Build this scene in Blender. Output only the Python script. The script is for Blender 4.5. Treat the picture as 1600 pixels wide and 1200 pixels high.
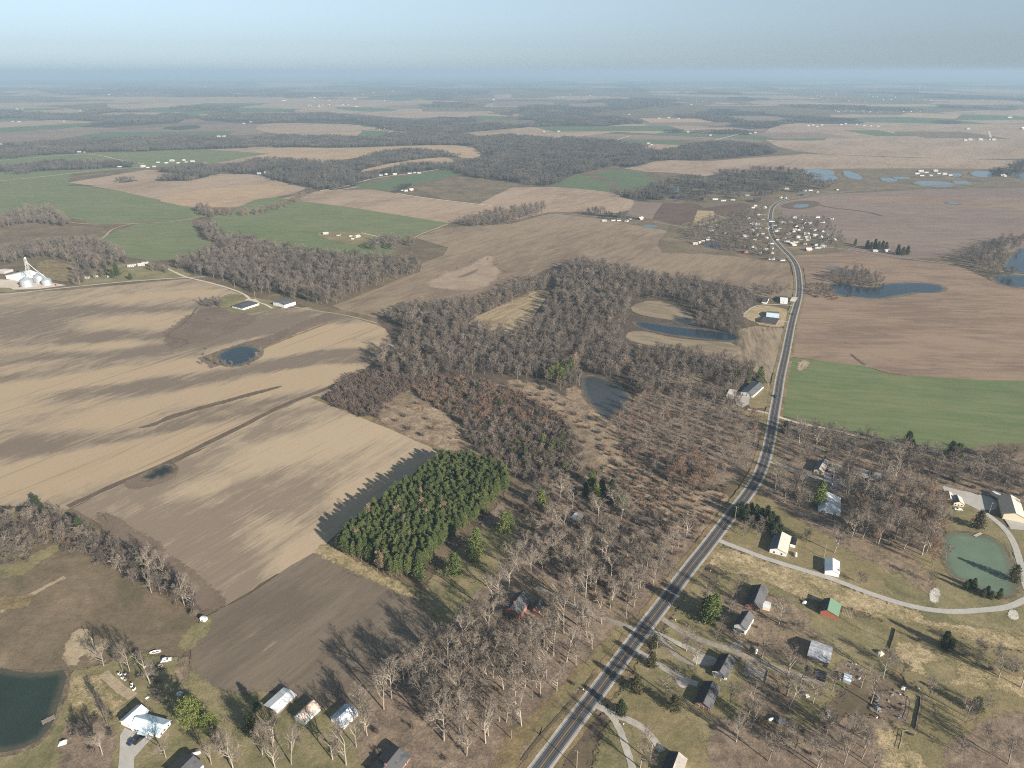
import bpy, bmesh, math, random
import numpy as np
from mathutils import Vector, Matrix, geometry

scene = bpy.context.scene
for o in list(bpy.data.objects):
    bpy.data.objects.remove(o)

# ------------------------------------------------------------------ camera
H = 272.0                      # drone height, metres
FPX = 1109.0                   # focal length in photograph pixels (1600 wide)
PITCH = math.atan((600 - 112) / FPX)
cam_d = bpy.data.cameras.new('camera')
cam = bpy.data.objects.new('camera', cam_d)
scene.collection.objects.link(cam)
cam.location = (0, 0, H)
cam.rotation_euler = (math.pi / 2 - PITCH, 0, 0)
cam_d.sensor_fit = 'HORIZONTAL'
cam_d.sensor_width = 36.0
cam_d.lens = 36.0 * FPX / 1600.0
cam_d.clip_start = 1.0
cam_d.clip_end = 200000.0
scene.camera = cam
scene.render.resolution_x = 1024
scene.render.resolution_y = 768

# ------------------------------------------------------------------ world, sun, exposure
SUN_ELEV = math.radians(21.0)
SUN_AZ = math.radians(-43.0)       # direction the shadows fall, measured from +Y towards -X is negative
world = bpy.data.worlds.new("World")
scene.world = world
world.use_nodes = True
wt = world.node_tree
sky = wt.nodes.new('ShaderNodeTexSky')
sky.sky_type = 'NISHITA'
sky.sun_disc = False
sky.sun_elevation = SUN_ELEV
sky.sun_rotation = SUN_AZ + math.pi
sky.altitude = 200
sky.air_density = 1.0
sky.dust_density = 0.37
sky.ozone_density = 6.0
bg = wt.nodes['Background']
bg.inputs['Strength'].default_value = 0.05
hs = wt.nodes.new('ShaderNodeHueSaturation'); hs.inputs['Saturation'].default_value = 0.28
wt.links.new(sky.outputs[0], hs.inputs['Color']); 
tn = wt.nodes.new('ShaderNodeMix'); tn.data_type = 'RGBA'; tn.blend_type = 'MULTIPLY'; tn.inputs[0].default_value = 1.0
tn.inputs[7].default_value = (0.81, 0.96, 1.06, 1)
wt.links.new(hs.outputs[0], tn.inputs[6]); wt.links.new(tn.outputs[2], bg.inputs['Color'])

sun_d = bpy.data.lights.new('sun', 'SUN')
sun_d.energy = 5.0
sun_d.angle = math.radians(0.5)
sun_d.color = (1.0, 0.90, 0.77)
sun = bpy.data.objects.new('sun', sun_d)
scene.collection.objects.link(sun)
sdir = Vector((math.sin(SUN_AZ) * math.cos(SUN_ELEV), math.cos(SUN_AZ) * math.cos(SUN_ELEV), -math.sin(SUN_ELEV)))
sun.rotation_euler = sdir.to_track_quat('-Z', 'Y').to_euler()
sun.location = (200, -200, 200)

vs = scene.view_settings
vs.view_transform = 'Standard'
vs.look = 'None'
vs.gamma = 1.0
vs.exposure = 1.25
vs.use_curve_mapping = False
scene.cycles.max_bounces = 5
scene.cycles.diffuse_bounces = 2
scene.cycles.glossy_bounces = 2
scene.cycles.transmission_bounces = 2
scene.cycles.transparent_max_bounces = 8
scene.cycles.volume_bounces = 1
scene.cycles.use_denoising = False
scene.cycles.filter_width = 1.1
scene.cycles.sample_clamp_indirect = 2.0

# ------------------------------------------------------------------ helpers
SP, CP = math.sin(PITCH), math.cos(PITCH)
def at(px, py, z=0.0):
    """photograph pixel -> the point of the ground plane it shows"""
    u = (px - 800) / FPX; v = (py - 600) / FPX
    t = (H - z) / (SP + v * CP)
    return Vector((u * t, t * (CP - v * SP), z))
def atn(a):
    a = np.asarray(a, float)
    u = (a[:, 0] - 800) / FPX; v = (a[:, 1] - 600) / FPX
    t = H / (SP + v * CP)
    return np.stack([u * t, t * (CP - v * SP)], 1)
def to_px(x, y, z=0.0):
    d = y * CP - (z - H) * SP
    w = -y * SP - (z - H) * CP
    return 800 + FPX * x / d, 600 + FPX * w / d

COL = scene.collection
def link(o, parent=None):
    COL.objects.link(o)
    if parent is not None: o.parent = parent
    return o
def tag(o, label=None, cat=None, group=None, kind=None):
    if label: o['label'] = label
    if cat: o['category'] = cat
    if group: o['group'] = group
    if kind: o['kind'] = kind
    return o
def empty(name, loc, rz=0.0, label=None, cat=None, group=None):
    o = bpy.data.objects.new(name, None)
    o.location = loc; o.rotation_euler = (0, 0, rz)
    o.empty_display_size = 1.0
    link(o); tag(o, label, cat, group)
    return o
def copy_tree(o, parent=None, kids=None):
    c = o.copy(); COL.objects.link(c); c.parent = parent
    for ch in (kids[o] if kids and o in kids else o.children):
        copy_tree(ch, c, kids)
    return c

ORD = ['nearest', 'second nearest', 'third nearest', 'fourth nearest', 'fifth nearest', 'sixth nearest', 'seventh nearest', 'eighth nearest', 'ninth nearest', 'tenth nearest', 'eleventh nearest', 'twelfth nearest']
LEFT = ['leftmost', 'second from the left', 'third from the left', 'fourth from the left', 'fifth from the left', 'sixth from the left', 'seventh from the left', 'eighth from the left', 'ninth from the left', 'tenth from the left']
LM = [((800,955),'red brick house'),((896,808),'tiny white shed'),((845,785),'single bright spruce'),((945,775),'cedar clump'),((1012,780),'felled branch heap'),((977,818),'orange tractor'),((538,1128),'streaked blue shed'),
 ((480,1120),'rust stained barn'),((436,1100),'smooth white barn'),((225,1140),'pale blue roofed house'),((605,1200),'dark brick house at the lower edge'),((870,935),'brick house driveway'),((978,968),'left roadside pole'),((690,890),'lower pine block corner'),
 ((720,1000),'grove edge by the ploughed field'),((700,1110),'grove middle'),((790,1090),'grove centre clearing'),((840,1120),'mown verge'),((900,1040),'grove roadside edge'),((740,1180),'lower grove end'),((1145,985),'narrow white house'),((1180,940),'dark roofed house'),
 ((1120,1055),'gravel turnaround house'),((1100,1100),'long low house'),((1298,965),'tumbledown red barn'),((1280,1030),'patched silver shed'),((1323,1066),'little pale blue shed'),((1225,1135),'small grey shed'),((1395,1105),'junk pen'),((1435,1115),'plank fence'),
 ((1215,865),'white farmhouse'),((1300,895),'white metal barn'),((1298,795),'blue roofed house'),((1280,735),'tan cottage'),((1363,750),'mobile home'),((1530,880),'green pond'),((1497,788),'cream cottage'),((1582,800),'big cream barn'),((1458,930),'pale stone patch'),
 ((60,835),'hedgerow head'),((130,840),'hedgerow bend'),((220,890),'hedgerow middle'),((300,950),'white trailer'),((50,1110),'dark pond'),((150,1021),'pole in the lower left field'),((560,1000),'ploughed field'),((1523,1112),'lone bronze cedar'),((1590,1180),'lower right corner'),((1340,1165),'lower right wood'),
 ((945,620),'grey pond'),((1100,690),'cleared brown ground'),((1200,700),'road bend'),((1350,690),'gravel lane by the green field'),((1480,1012),'diagonal fence line'),((640,820),'pine block centre'),((1225,1150),'south lawn')]
def one_by_one(items):
    """items: (object, thing's words). Names each by the landmark it stands at and its rank there"""
    bins = {}
    for o, base in items:
        p = to_px(o.location.x, o.location.y)
        q, nm = min(LM, key=lambda l: (l[0][0] - p[0]) ** 2 + ((l[0][1] - p[1]) * 1.3) ** 2)
        dx, dy = p[0] - q[0], (p[1] - q[1]) * 1.3
        rel = ('right of' if dx > 0 else 'left of') if abs(dx) > abs(dy) else ('below' if dy > 0 else 'above')
        bins.setdefault((base, rel, nm), []).append((dx * dx + dy * dy, o))
    for (base, rel, nm), L in bins.items():
        L.sort(key=lambda t: t[0])
        for i, (_, o) in enumerate(L):
            if len(L) == 1: o['label'] = '%s %s the %s' % (base, rel, nm)
            elif i < 12: o['label'] = '%s %s the %s, %s' % (base, rel, nm, ORD[i])
            else: o['label'] = '%s %s the %s, well away from it' % (base, rel, nm)
def left_to_right(items):
    bins = {}
    for o in items: bins.setdefault(o['label'], []).append(o)
    for lab, L in bins.items():
        if len(L) < 2: continue
        L.sort(key=lambda o: to_px(o.location.x, o.location.y)[0])
        for i, o in enumerate(L):
            if i < 10: o['label'] = '%s, %s' % (lab, LEFT[i])

class MB:
    """collects faces; build() links them as ONE mesh object"""
    def __init__(s): s.v = []; s.f = []; s.m = []
    def add(s, vs_, fs, mi=0):
        n = len(s.v); s.v += [tuple(p) for p in vs_]
        for f in fs: s.f.append([i + n for i in f]); s.m.append(mi)
        return s
    def box(s, c, d, rz=0.0, mi=0):
        cx, cy, cz = c; dx, dy, dz = d[0] / 2, d[1] / 2, d[2] / 2
        cr, sr = math.cos(rz), math.sin(rz)
        P = []
        for x, y, z in ((-dx,-dy,-dz),(dx,-dy,-dz),(dx,dy,-dz),(-dx,dy,-dz),(-dx,-dy,dz),(dx,-dy,dz),(dx,dy,dz),(-dx,dy,dz)):
            P.append((cx + x * cr - y * sr, cy + x * sr + y * cr, cz + z))
        return s.add(P, [(0,3,2,1),(4,5,6,7),(0,1,5,4),(1,2,6,5),(2,3,7,6),(3,0,4,7)], mi)
    def tube(s, a, b, ra, rb, n=6, mi=0, cap=True):
        a = Vector(a); b = Vector(b); d = (b - a)
        if d.length < 1e-6: return s
        d.normalize()
        p = d.orthogonal().normalized(); q = d.cross(p)
        V = []
        for c, r in ((a, ra), (b, rb)):
            for k in range(n):
                t = 2 * math.pi * k / n
                V.append(c + (p * math.cos(t) + q * math.sin(t)) * r)
        F = [(k, (k + 1) % n, n + (k + 1) % n, n + k) for k in range(n)]
        if cap: F += [tuple(range(n))[::-1], tuple(range(n, 2 * n))]
        return s.add(V, F, mi)
    def lathe(s, prof, c=(0, 0, 0), n=20, mi=0):
        V = []; F = []
        for r, z in prof:
            for k in range(n):
                t = 2 * math.pi * k / n
                V.append((c[0] + r * math.cos(t), c[1] + r * math.sin(t), c[2] + z))
        for i in range(len(prof) - 1):
            for k in range(n):
                F.append((i*n+k, i*n+(k+1)%n, (i+1)*n+(k+1)%n, (i+1)*n+k))
        F.append(tuple(range(n))[::-1]); F.append(tuple(range((len(prof)-1)*n, len(prof)*n)))
        return s.add(V, F, mi)
    def mesh(s, name, mats):
        me = bpy.data.meshes.new(name)
        me.from_pydata(s.v, [], s.f)
        for m in (mats if isinstance(mats, (list, tuple)) else [mats]): me.materials.append(m)
        if any(s.m): me.polygons.foreach_set('material_index', s.m)
        me.update()
        return me
    def build(s, name, mats, parent=None, loc=None, rz=None):
        o = bpy.data.objects.new(name, s.mesh(name, mats))
        if loc is not None: o.location = loc
        if rz is not None: o.rotation_euler = (0, 0, rz)
        return link(o, parent)

def np_mesh(name, V, F, mats, mi=None):
    """V (n,3), F (m,k) arrays -> mesh"""
    V = np.asarray(V, np.float32); F = np.asarray(F, np.int32)
    me = bpy.data.meshes.new(name)
    me.vertices.add(len(V)); me.vertices.foreach_set('co', V.ravel())
    k = F.shape[1]
    me.loops.add(F.size); me.loops.foreach_set('vertex_index', F.ravel())
    me.polygons.add(len(F))
    me.polygons.foreach_set('loop_start', np.arange(0, F.size, k, dtype=np.int32))
    me.polygons.foreach_set('loop_total', np.full(len(F), k, np.int32))
    for m in (mats if isinstance(mats, (list, tuple)) else [mats]): me.materials.append(m)
    if mi is not None: me.polygons.foreach_set('material_index', np.asarray(mi, np.int32))
    me.update(calc_edges=True)
    return me

# ------------------------------------------------------------------ material helpers
class NT:
    def __init__(s, name):
        s.mat = bpy.data.materials.new(name); s.mat.use_nodes = True
        s.t = s.mat.node_tree; s.b = s.t.nodes['Principled BSDF']
        s.b.inputs['Roughness'].default_value = 0.9
        s.b.inputs['Specular IOR Level'].default_value = 0.15
    def n(s, typ, **kw):
        x = s.t.nodes.new(typ)
        for k, v in kw.items(): setattr(x, k, v)
        return x
    def l(s, a, b): s.t.links.new(a, b)
    def val(s, node, name, v):
        i = node.inputs[name]
        if hasattr(v, 'is_output') or isinstance(v, bpy.types.NodeSocket): s.l(v, i)
        else: i.default_value = v
    def pos(s):
        return s.n('ShaderNodeNewGeometry').outputs['Position']
    def objco(s):
        return s.n('ShaderNodeTexCoord').outputs['Object']
    def mapping(s, vec, rot=(0, 0, 0), scale=(1, 1, 1), loc=(0, 0, 0)):
        m = s.n('ShaderNodeMapping'); s.l(vec, m.inputs['Vector'])
        m.inputs['Rotation'].default_value = rot; m.inputs['Scale'].default_value = scale; m.inputs['Location'].default_value = loc
        return m.outputs[0]
    def noise(s, vec, scale, detail=3.0, rough=0.55, dist=0.0):
        x = s.n('ShaderNodeTexNoise'); s.l(vec, x.inputs['Vector'])
        x.inputs['Scale'].default_value = scale; x.inputs['Detail'].default_value = detail
        x.inputs['Roughness'].default_value = rough; x.inputs['Distortion'].default_value = dist
        return x.outputs['Fac']
    def math(s, op, a, b=0.0, c=0.0, clamp=False):
        x = s.n('ShaderNodeMath', operation=op, use_clamp=clamp)
        for i, v in enumerate((a, b, c)):
            if isinstance(v, bpy.types.NodeSocket): s.l(v, x.inputs[i])
            else: x.inputs[i].default_value = v
        return x.outputs[0]
    def ramp(s, fac, stops, interp='LINEAR'):
        x = s.n('ShaderNodeValToRGB'); s.l(fac, x.inputs[0])
        cr = x.color_ramp; cr.interpolation = interp
        while len(cr.elements) < len(stops): cr.elements.new(0.5)
        for e, (p, c) in zip(cr.elements, stops):
            e.position = p; e.color = (c[0], c[1], c[2], 1.0)
        return x.outputs[0]
    def smooth(s, v, lo, hi):
        x = s.n('ShaderNodeMapRange', interpolation_type='SMOOTHSTEP'); s.l(v, x.inputs['Value'])
        x.inputs['From Min'].default_value = lo; x.inputs['From Max'].default_value = hi
        return x.outputs[0]
    def mix(s, fac, a, b, blend='MIX'):
        x = s.n('ShaderNodeMix', data_type='RGBA', blend_type=blend)
        for i, v in ((0, fac), (6, a), (7, b)):
            if isinstance(v, bpy.types.NodeSocket): s.l(v, x.inputs[i])
            elif i == 0: x.inputs[0].default_value = v
            else: x.inputs[i].default_value = (v[0], v[1], v[2], 1.0)
        return x.outputs[2]
    def vary(s, col, fac, amt):
        """brighten / darken col by noise fac (0..1) with amplitude amt"""
        m = s.math('MULTIPLY_ADD', fac, 2 * amt, 1 - amt)
        x = s.n('ShaderNodeVectorMath', operation='SCALE'); s.l(col, x.inputs[0]); s.l(m, x.inputs['Scale'])
        return x.outputs[0]
    def out(s, col):
        if isinstance(col, bpy.types.NodeSocket): s.l(col, s.b.inputs['Base Color'])
        else: s.b.inputs['Base Color'].default_value = (col[0], col[1], col[2], 1.0)
        return s.mat

def srgb(r, g, b):
    f = lambda c: (c / 255 / 12.92) if c / 255 <= 0.04045 else ((c / 255 + 0.055) / 1.055) ** 2.4
    return (f(r), f(g), f(b))

def simple(name, col, rough=0.7, spec=0.3, metal=0.0, nscale=0.6, namt=0.12):
    t = NT(name)
    t.b.inputs['Roughness'].default_value = rough
    t.b.inputs['Specular IOR Level'].default_value = spec
    t.b.inputs['Metallic'].default_value = metal
    rgb = t.n('ShaderNodeRGB'); rgb.outputs[0].default_value = (*col, 1)
    c = t.vary(rgb.outputs[0], t.noise(t.pos(), nscale, 4, 0.6), namt)
    return t.out(c)
from mathutils.noise import noise as mathutils_noise
# ------------------------------------------------------------------ surface materials
def field_mat(name, a, b, ang=0.0, patch=70.0, k_patch=0.9, k_row=0.5, row=2.2, bias=0.0, soft=0.35, rough=0.95, attr=True, fine=0.12, macro=0.0, fleck=0.45, three=None):
    """soil colour a and residue colour b mixed in ragged patches drawn out along the tillage rows"""
    t = NT(name)
    p = t.pos()
    pr = t.mapping(p, rot=(0, 0, -ang))
    n1 = t.noise(t.mapping(pr, scale=(0.45, 1, 1)), 1.0 / patch, 5, 0.62, 0.4)
    rows = t.noise(t.mapping(pr, scale=(0.018, 1.0 / row, 1)), 1.0, 3, 0.7)
    rag = t.noise(t.mapping(pr, scale=(0.022, 0.16, 1)), 1.0, 6, 0.68)
    mid = t.noise(t.mapping(pr, scale=(0.02, 0.05, 1)), 1.0, 5, 0.7, 0.6)
    fn = t.noise(p, 0.9, 3, 0.7)
    f = t.math('MULTIPLY_ADD', t.math('SUBTRACT', n1, 0.5), k_patch * 2.2, 0.5 + bias)
    if attr:
        at_ = t.n('ShaderNodeAttribute'); at_.attribute_name = 'straw'
        f = t.math('ADD', f, at_.outputs['Fac'])
    f = t.math('ADD', f, t.math('MULTIPLY', t.math('SUBTRACT', rag, 0.5), 1.7))
    f = t.math('ADD', f, t.math('MULTIPLY', t.math('SUBTRACT', mid, 0.5), 1.7))
    fac = t.smooth(f, 0.5 - soft, 0.5 + soft)
    fac = t.math('ADD', fac, t.math('MULTIPLY', t.math('SUBTRACT', rows, 0.5), k_row * 1.6), clamp=True)
    if three:
        iso = t.noise(t.mapping(pr, scale=(0.5, 1, 1)), 1 / 16.0, 6, 0.72, 0.8)
        f = t.math('ADD', 0.5 + bias, t.math('MULTIPLY', at_.outputs['Fac'], 0.42))
        for nz, k in ((n1, 0.8), (rag, 0.55), (mid, 0.55), (iso, 1.1), (rows, k_row)):
            f = t.math('ADD', f, t.math('MULTIPLY', t.math('SUBTRACT', nz, 0.5), k))
        col = t.ramp(t.smooth(f, 0.0, 1.0), [(0.12, a), (0.5, three), (0.88, b)])
        ln = t.smooth(t.noise(t.mapping(pr, scale=(0.0035, 0.16, 1), loc=(3, 5, 0)), 1.0, 3, 0.75), 0.60, 0.66)
        col = t.mix(t.math('MULTIPLY', ln, 0.38), col, (a[0] * .8, a[1] * .8, a[2] * .8))
    else: col = t.mix(fac, a, b)
    if fleck:
        fl = t.smooth(t.noise(t.mapping(pr, scale=(0.05, 0.22, 1)), 1.0, 5, 0.75, 0.8), 0.60, 0.70)
        big = t.smooth(t.noise(p, 1 / 70.0, 3, 0.6), 0.42, 0.62)
        col = t.mix(t.math('MULTIPLY', t.math('MULTIPLY', fl, big), fleck), col, (0.42, 0.33, 0.23))
        dk = t.smooth(t.noise(t.mapping(pr, scale=(0.012, 0.07, 1), loc=(40, 9, 0)), 1.0, 5, 0.7, 1.0), 0.58, 0.74)
        col = t.mix(t.math('MULTIPLY', dk, fleck * .9), col, (a[0] * .72, a[1] * .72, a[2] * .74))
    col = t.vary(col, fn, fine)
    if macro: col = t.vary(col, t.noise(p, 1 / 400.0, 2), macro)
    t.b.inputs['Roughness'].default_value = rough
    b = t.n('ShaderNodeBump'); b.inputs['Strength'].default_value = 0.5; b.inputs['Distance'].default_value = 0.12
    hgt = t.math('ADD', t.noise(t.mapping(pr, scale=(0.08, 0.9, 1)), 1.0, 2, 0.6), fn)
    t.l(hgt, b.inputs['Height']); t.l(b.outputs[0], t.b.inputs['Normal'])
    return t.out(col)

def grass_mat(name, cols, scale=25.0, fine=0.22, clump=3.0, edge=True, bump=0.5):
    t = NT(name)
    p = t.pos()
    big = t.noise(p, 1.0 / scale, 5, 0.65, 0.6)
    med = t.noise(p, 1.0 / clump, 4, 0.7)
    f = t.math('ADD', t.math('MULTIPLY', big, 0.72), t.math('MULTIPLY', med, 0.28))
    n = len(cols)
    col = t.ramp(f, [(0.33 + 0.34 * i / (n - 1), c) for i, c in enumerate(cols)])
    fn = t.noise(p, 1.3, 4, 0.85)
    f2 = t.noise(p, 0.22, 5, 0.8)
    col = t.vary(col, t.smooth(fn, 0.25, 0.75), fine * 1.25)
    col = t.vary(col, t.smooth(f2, 0.25, 0.75), fine * 0.9)
    if edge:
        e = t.n('ShaderNodeAttribute'); e.attribute_name = 'edge'
        g = t.math('ADD', t.math('MULTIPLY', t.noise(p, 0.28, 4, 0.75), 0.75), t.math('MULTIPLY', t.noise(p, 1.1, 2, 0.7), 0.25))
        a = t.smooth(t.math('SUBTRACT', t.math('MULTIPLY_ADD', e.outputs['Fac'], 0.8, 0.12), t.math('MULTIPLY', t.math('SUBTRACT', g, 0.5), 1.6)), 0.40, 0.58)
        t.l(a, t.b.inputs['Alpha'])
    if bump:
        b = t.n('ShaderNodeBump'); b.inputs['Strength'].default_value = bump; b.inputs['Distance'].default_value = 0.35
        t.l(t.math('ADD', fn, med), b.inputs['Height']); t.l(b.outputs[0], t.b.inputs['Normal'])
    return t.out(col)

SOIL = (0.145, 0.112, 0.084); SOILD = (0.070, 0.050, 0.038); STRAW = (0.335, 0.260, 0.176); STRAWL = (0.40, 0.32, 0.21)
TAN = (0.215, 0.160, 0.118); TANL = (0.33, 0.25, 0.180); MAUVE = (0.165, 0.125, 0.105)
A_W = math.radians(57)         # row direction of the western fields
M = {}
M['ground'] = grass_mat('ground_mat', [(0.075, 0.062, 0.040), (0.125, 0.098, 0.062), (0.185, 0.145, 0.092)], 60, 0.2, 6, edge=False, bump=0.1)
M['west'] = field_mat('west_field', (0.165, 0.130, 0.098), (0.345, 0.266, 0.176), A_W, 110, k_row=0.6, row=2.6, bias=0.04, fleck=0, three=(0.262, 0.212, 0.152))
M['west2'] = field_mat('west_field_pale', (0.205, 0.162, 0.120), (0.365, 0.290, 0.200), A_W, 120, k_row=0.95, row=1.7, bias=0.13, fleck=0, three=(0.300, 0.243, 0.173))
M['dark'] = field_mat('dark_grass_field', (0.122, 0.098, 0.074), (0.170, 0.138, 0.104), math.radians(55), 45, 0.9, 0.5, 2.5, 0.0, 0.5)
M['pasture'] = grass_mat('pasture', [(0.095, 0.085, 0.048), (0.125, 0.100, 0.064), (0.165, 0.128, 0.084), (0.22, 0.17, 0.11)], 40, 0.12, 5)
M['tan'] = field_mat('tan_field', (0.215, 0.155, 0.112), TANL, math.radians(50), 150, 0.9, 0.45, 5, 0.1, 0.55)
M['tanE'] = field_mat('east_stubble', (0.165, 0.115, 0.086), (0.25, 0.182, 0.128), math.radians(-4), 60, 0.9, 0.7, 3.5, 0.05, 0.5)
M['tanC'] = field_mat('centre_stubble', (0.155, 0.112, 0.082), (0.245, 0.190, 0.130), math.radians(56), 160, 0.8, 0.5, 5, 0.1, 0.55)
M['tanC2'] = field_mat('striped_stubble', (0.17, 0.125, 0.085), (0.33, 0.26, 0.16), math.radians(56), 40, 0.5, 1.3, 3, 0.15, 0.5)
M['tanP'] = field_mat('dull_strip_stubble', (0.15, 0.122, 0.085), (0.26, 0.208, 0.14), math.radians(-30), 40, 0.7, 0.8, 3, 0.1, 0.5)
M['peach'] = field_mat('peach_stubble', (0.26, 0.185, 0.120), (0.37, 0.27, 0.175), math.radians(10), 200, 0.7, 0.3, 8, 0.1, 0.5)
M['mauve'] = field_mat('mauve_soil', (0.165, 0.122, 0.102), (0.225, 0.172, 0.138), math.radians(0), 300, 0.9, 0.4, 14, 0.0, 0.5)
M['brown'] = field_mat('brown_soil', (0.088, 0.060, 0.046), (0.120, 0.082, 0.062), math.radians(30), 80, 0.7, 0.4, 3, 0.0, 0.5)
M['rows'] = field_mat('row_stubble', (0.120, 0.088, 0.062), (0.27, 0.215, 0.150), math.radians(78), 40, 0.3, 1.6, 4.5, 0.1, 0.4)
M['green'] = field_mat('winter_wheat', (0.105, 0.132, 0.062), (0.165, 0.172, 0.090), math.radians(0), 90, 0.55, 0.25, 6, 0.0, 0.6, fine=0.06, fleck=0.12)
M['greenE'] = field_mat('winter_wheat_east', (0.092, 0.128, 0.054), (0.152, 0.168, 0.080), math.radians(-12), 110, 0.5, 0.2, 8, 0.0, 0.6, fine=0.05, fleck=0.12)
M['greenD'] = field_mat('dark_wheat', (0.075, 0.112, 0.058), (0.110, 0.138, 0.072), math.radians(0), 200, 0.6, 0.2, 10, 0.0, 0.6, fine=0.05, fleck=0.12)
M['lawn'] = grass_mat('lawn', [(0.100, 0.098, 0.048), (0.150, 0.137, 0.068), (0.21, 0.178, 0.098), (0.26, 0.212, 0.128)], 22, 0.16, 2.5)
M['lawnY'] = grass_mat('yellow_lawn', [(0.125, 0.115, 0.058), (0.185, 0.155, 0.080), (0.25, 0.20, 0.115)], 26, 0.18, 3)
M['weeds'] = grass_mat('tall_dry_weeds', [(0.10, 0.11, 0.045), (0.225, 0.185, 0.10), (0.325, 0.26, 0.155), (0.38, 0.305, 0.19)], 14, 0.42, 1.6)
M['litter'] = grass_mat('leaf_litter', [(0.090, 0.073, 0.055), (0.150, 0.115, 0.086), (0.205, 0.158, 0.115), (0.26, 0.205, 0.150)], 14, 0.3, 2.2)
M['litterR'] = grass_mat('red_leaf_litter', [(0.100, 0.082, 0.058), (0.160, 0.124, 0.085), (0.215, 0.165, 0.112), (0.27, 0.205, 0.145)], 9, 0.34, 1.8)
M['brushy'] = grass_mat('brushy_clearing', [(0.10, 0.078, 0.052), (0.185, 0.140, 0.098), (0.26, 0.198, 0.135), (0.33, 0.26, 0.18)], 12, 0.38, 1.6)
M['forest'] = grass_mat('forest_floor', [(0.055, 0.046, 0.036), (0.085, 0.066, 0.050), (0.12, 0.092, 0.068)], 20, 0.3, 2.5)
M['forestfar'] = grass_mat('shaded_far_floor', [(0.045, 0.042, 0.036), (0.07, 0.062, 0.052)], 40, 0.2, 6, edge=False, bump=0)  # floor darkened to carry the shade inside the far woods
M['brownR'] = grass_mat('bare_brown_soil', [(0.12, 0.090, 0.068), (0.15, 0.114, 0.087), (0.18, 0.138, 0.106)], 40, 0.12, 6, bump=.2)
M['paleR'] = grass_mat('pale_dry_soil', [(0.22, 0.168, 0.122), (0.28, 0.215, 0.158), (0.33, 0.26, 0.19)], 30, 0.12, 6, bump=.2)
M['bank'] = grass_mat('pond_bank', [(0.08, 0.065, 0.045), (0.13, 0.105, 0.072), (0.20, 0.16, 0.11)], 8, 0.3, 1.5)
M['sand'] = grass_mat('bare_yellow_ground', [(0.22, 0.17, 0.10), (0.32, 0.25, 0.145), (0.40, 0.32, 0.19)], 10, 0.15, 2)
M['verge'] = grass_mat('verge_grass', [(0.11, 0.09, 0.05), (0.18, 0.14, 0.075), (0.26, 0.20, 0.11)], 12, 0.25, 1.5)
M['gravel'] = grass_mat('gravel', [(0.27, 0.25, 0.22), (0.35, 0.325, 0.285), (0.43, 0.40, 0.36)], 8, 0.1, 1, edge=False, bump=0.1)
M['gravelP'] = grass_mat('pale_gravel', [(0.42, 0.37, 0.30), (0.54, 0.48, 0.39)], 12, 0.1, 1, edge=False, bump=0.1)
M['gravelD'] = grass_mat('worn_gravel', [(0.17, 0.15, 0.12), (0.25, 0.22, 0.185), (0.34, 0.31, 0.27)], 6, 0.14, 1, edge=False, bump=0.1)
M['concrete'] = grass_mat('concrete', [(0.33, 0.32, 0.295), (0.40, 0.385, 0.355)], 5, 0.06, 0.8, edge=False, bump=0.1)
M['track'] = grass_mat('farm_track', [(0.26, 0.205, 0.14), (0.38, 0.31, 0.21)], 10, 0.15, 1.5)
M['ditch'] = grass_mat('ditch', [(0.092, 0.070, 0.052), (0.13, 0.100, 0.074)], 10, 0.2, 1.5)
M['chalk'] = grass_mat('pale_stone_pile', [(0.18, 0.17, 0.14), (0.46, 0.44, 0.38), (0.58, 0.56, 0.50)], 3, 0.3, 0.8)

def asphalt_mat():
    t = NT('asphalt'); p = t.pos()
    c = t.ramp(t.noise(p, 1 / 6.0, 4, 0.6), [(0.3, (0.038, 0.040, 0.046)), (0.7, (0.062, 0.064, 0.072))])
    c = t.vary(c, t.noise(p, 2.0, 3, 0.8), 0.12)
    c = t.vary(c, t.smooth(t.noise(p, 1 / 16.0, 2, 0.4), 0.52, 0.56), 0.12)
    v = t.n('ShaderNodeTexVoronoi', feature='DISTANCE_TO_EDGE'); t.l(p, v.inputs['Vector']); v.inputs['Scale'].default_value = 0.11
    c = t.vary(c, t.smooth(v.outputs['Distance'], 0.0, 0.02), 0.14)
    t.b.inputs['Roughness'].default_value = 0.75
    return t.out(c)
M['asphalt'] = asphalt_mat()
M['tractor'] = simple('wheel_rut', (0.185, 0.137, 0.103), 0.95, 0.1, nscale=0.1, namt=0.3)
M['wheelpath'] = simple('worn_wheelpath', (0.085, 0.088, 0.097), 0.8, 0.2, nscale=0.2, namt=0.2)
M['white_line'] = simple('white_line_paint', (0.40, 0.40, 0.385), 0.7, 0.3, nscale=0.5, namt=0.12)
M['yellow_line'] = simple('yellow_line_paint', (0.42, 0.25, 0.06), 0.7, 0.3, nscale=0.5, namt=0.12)

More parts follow.
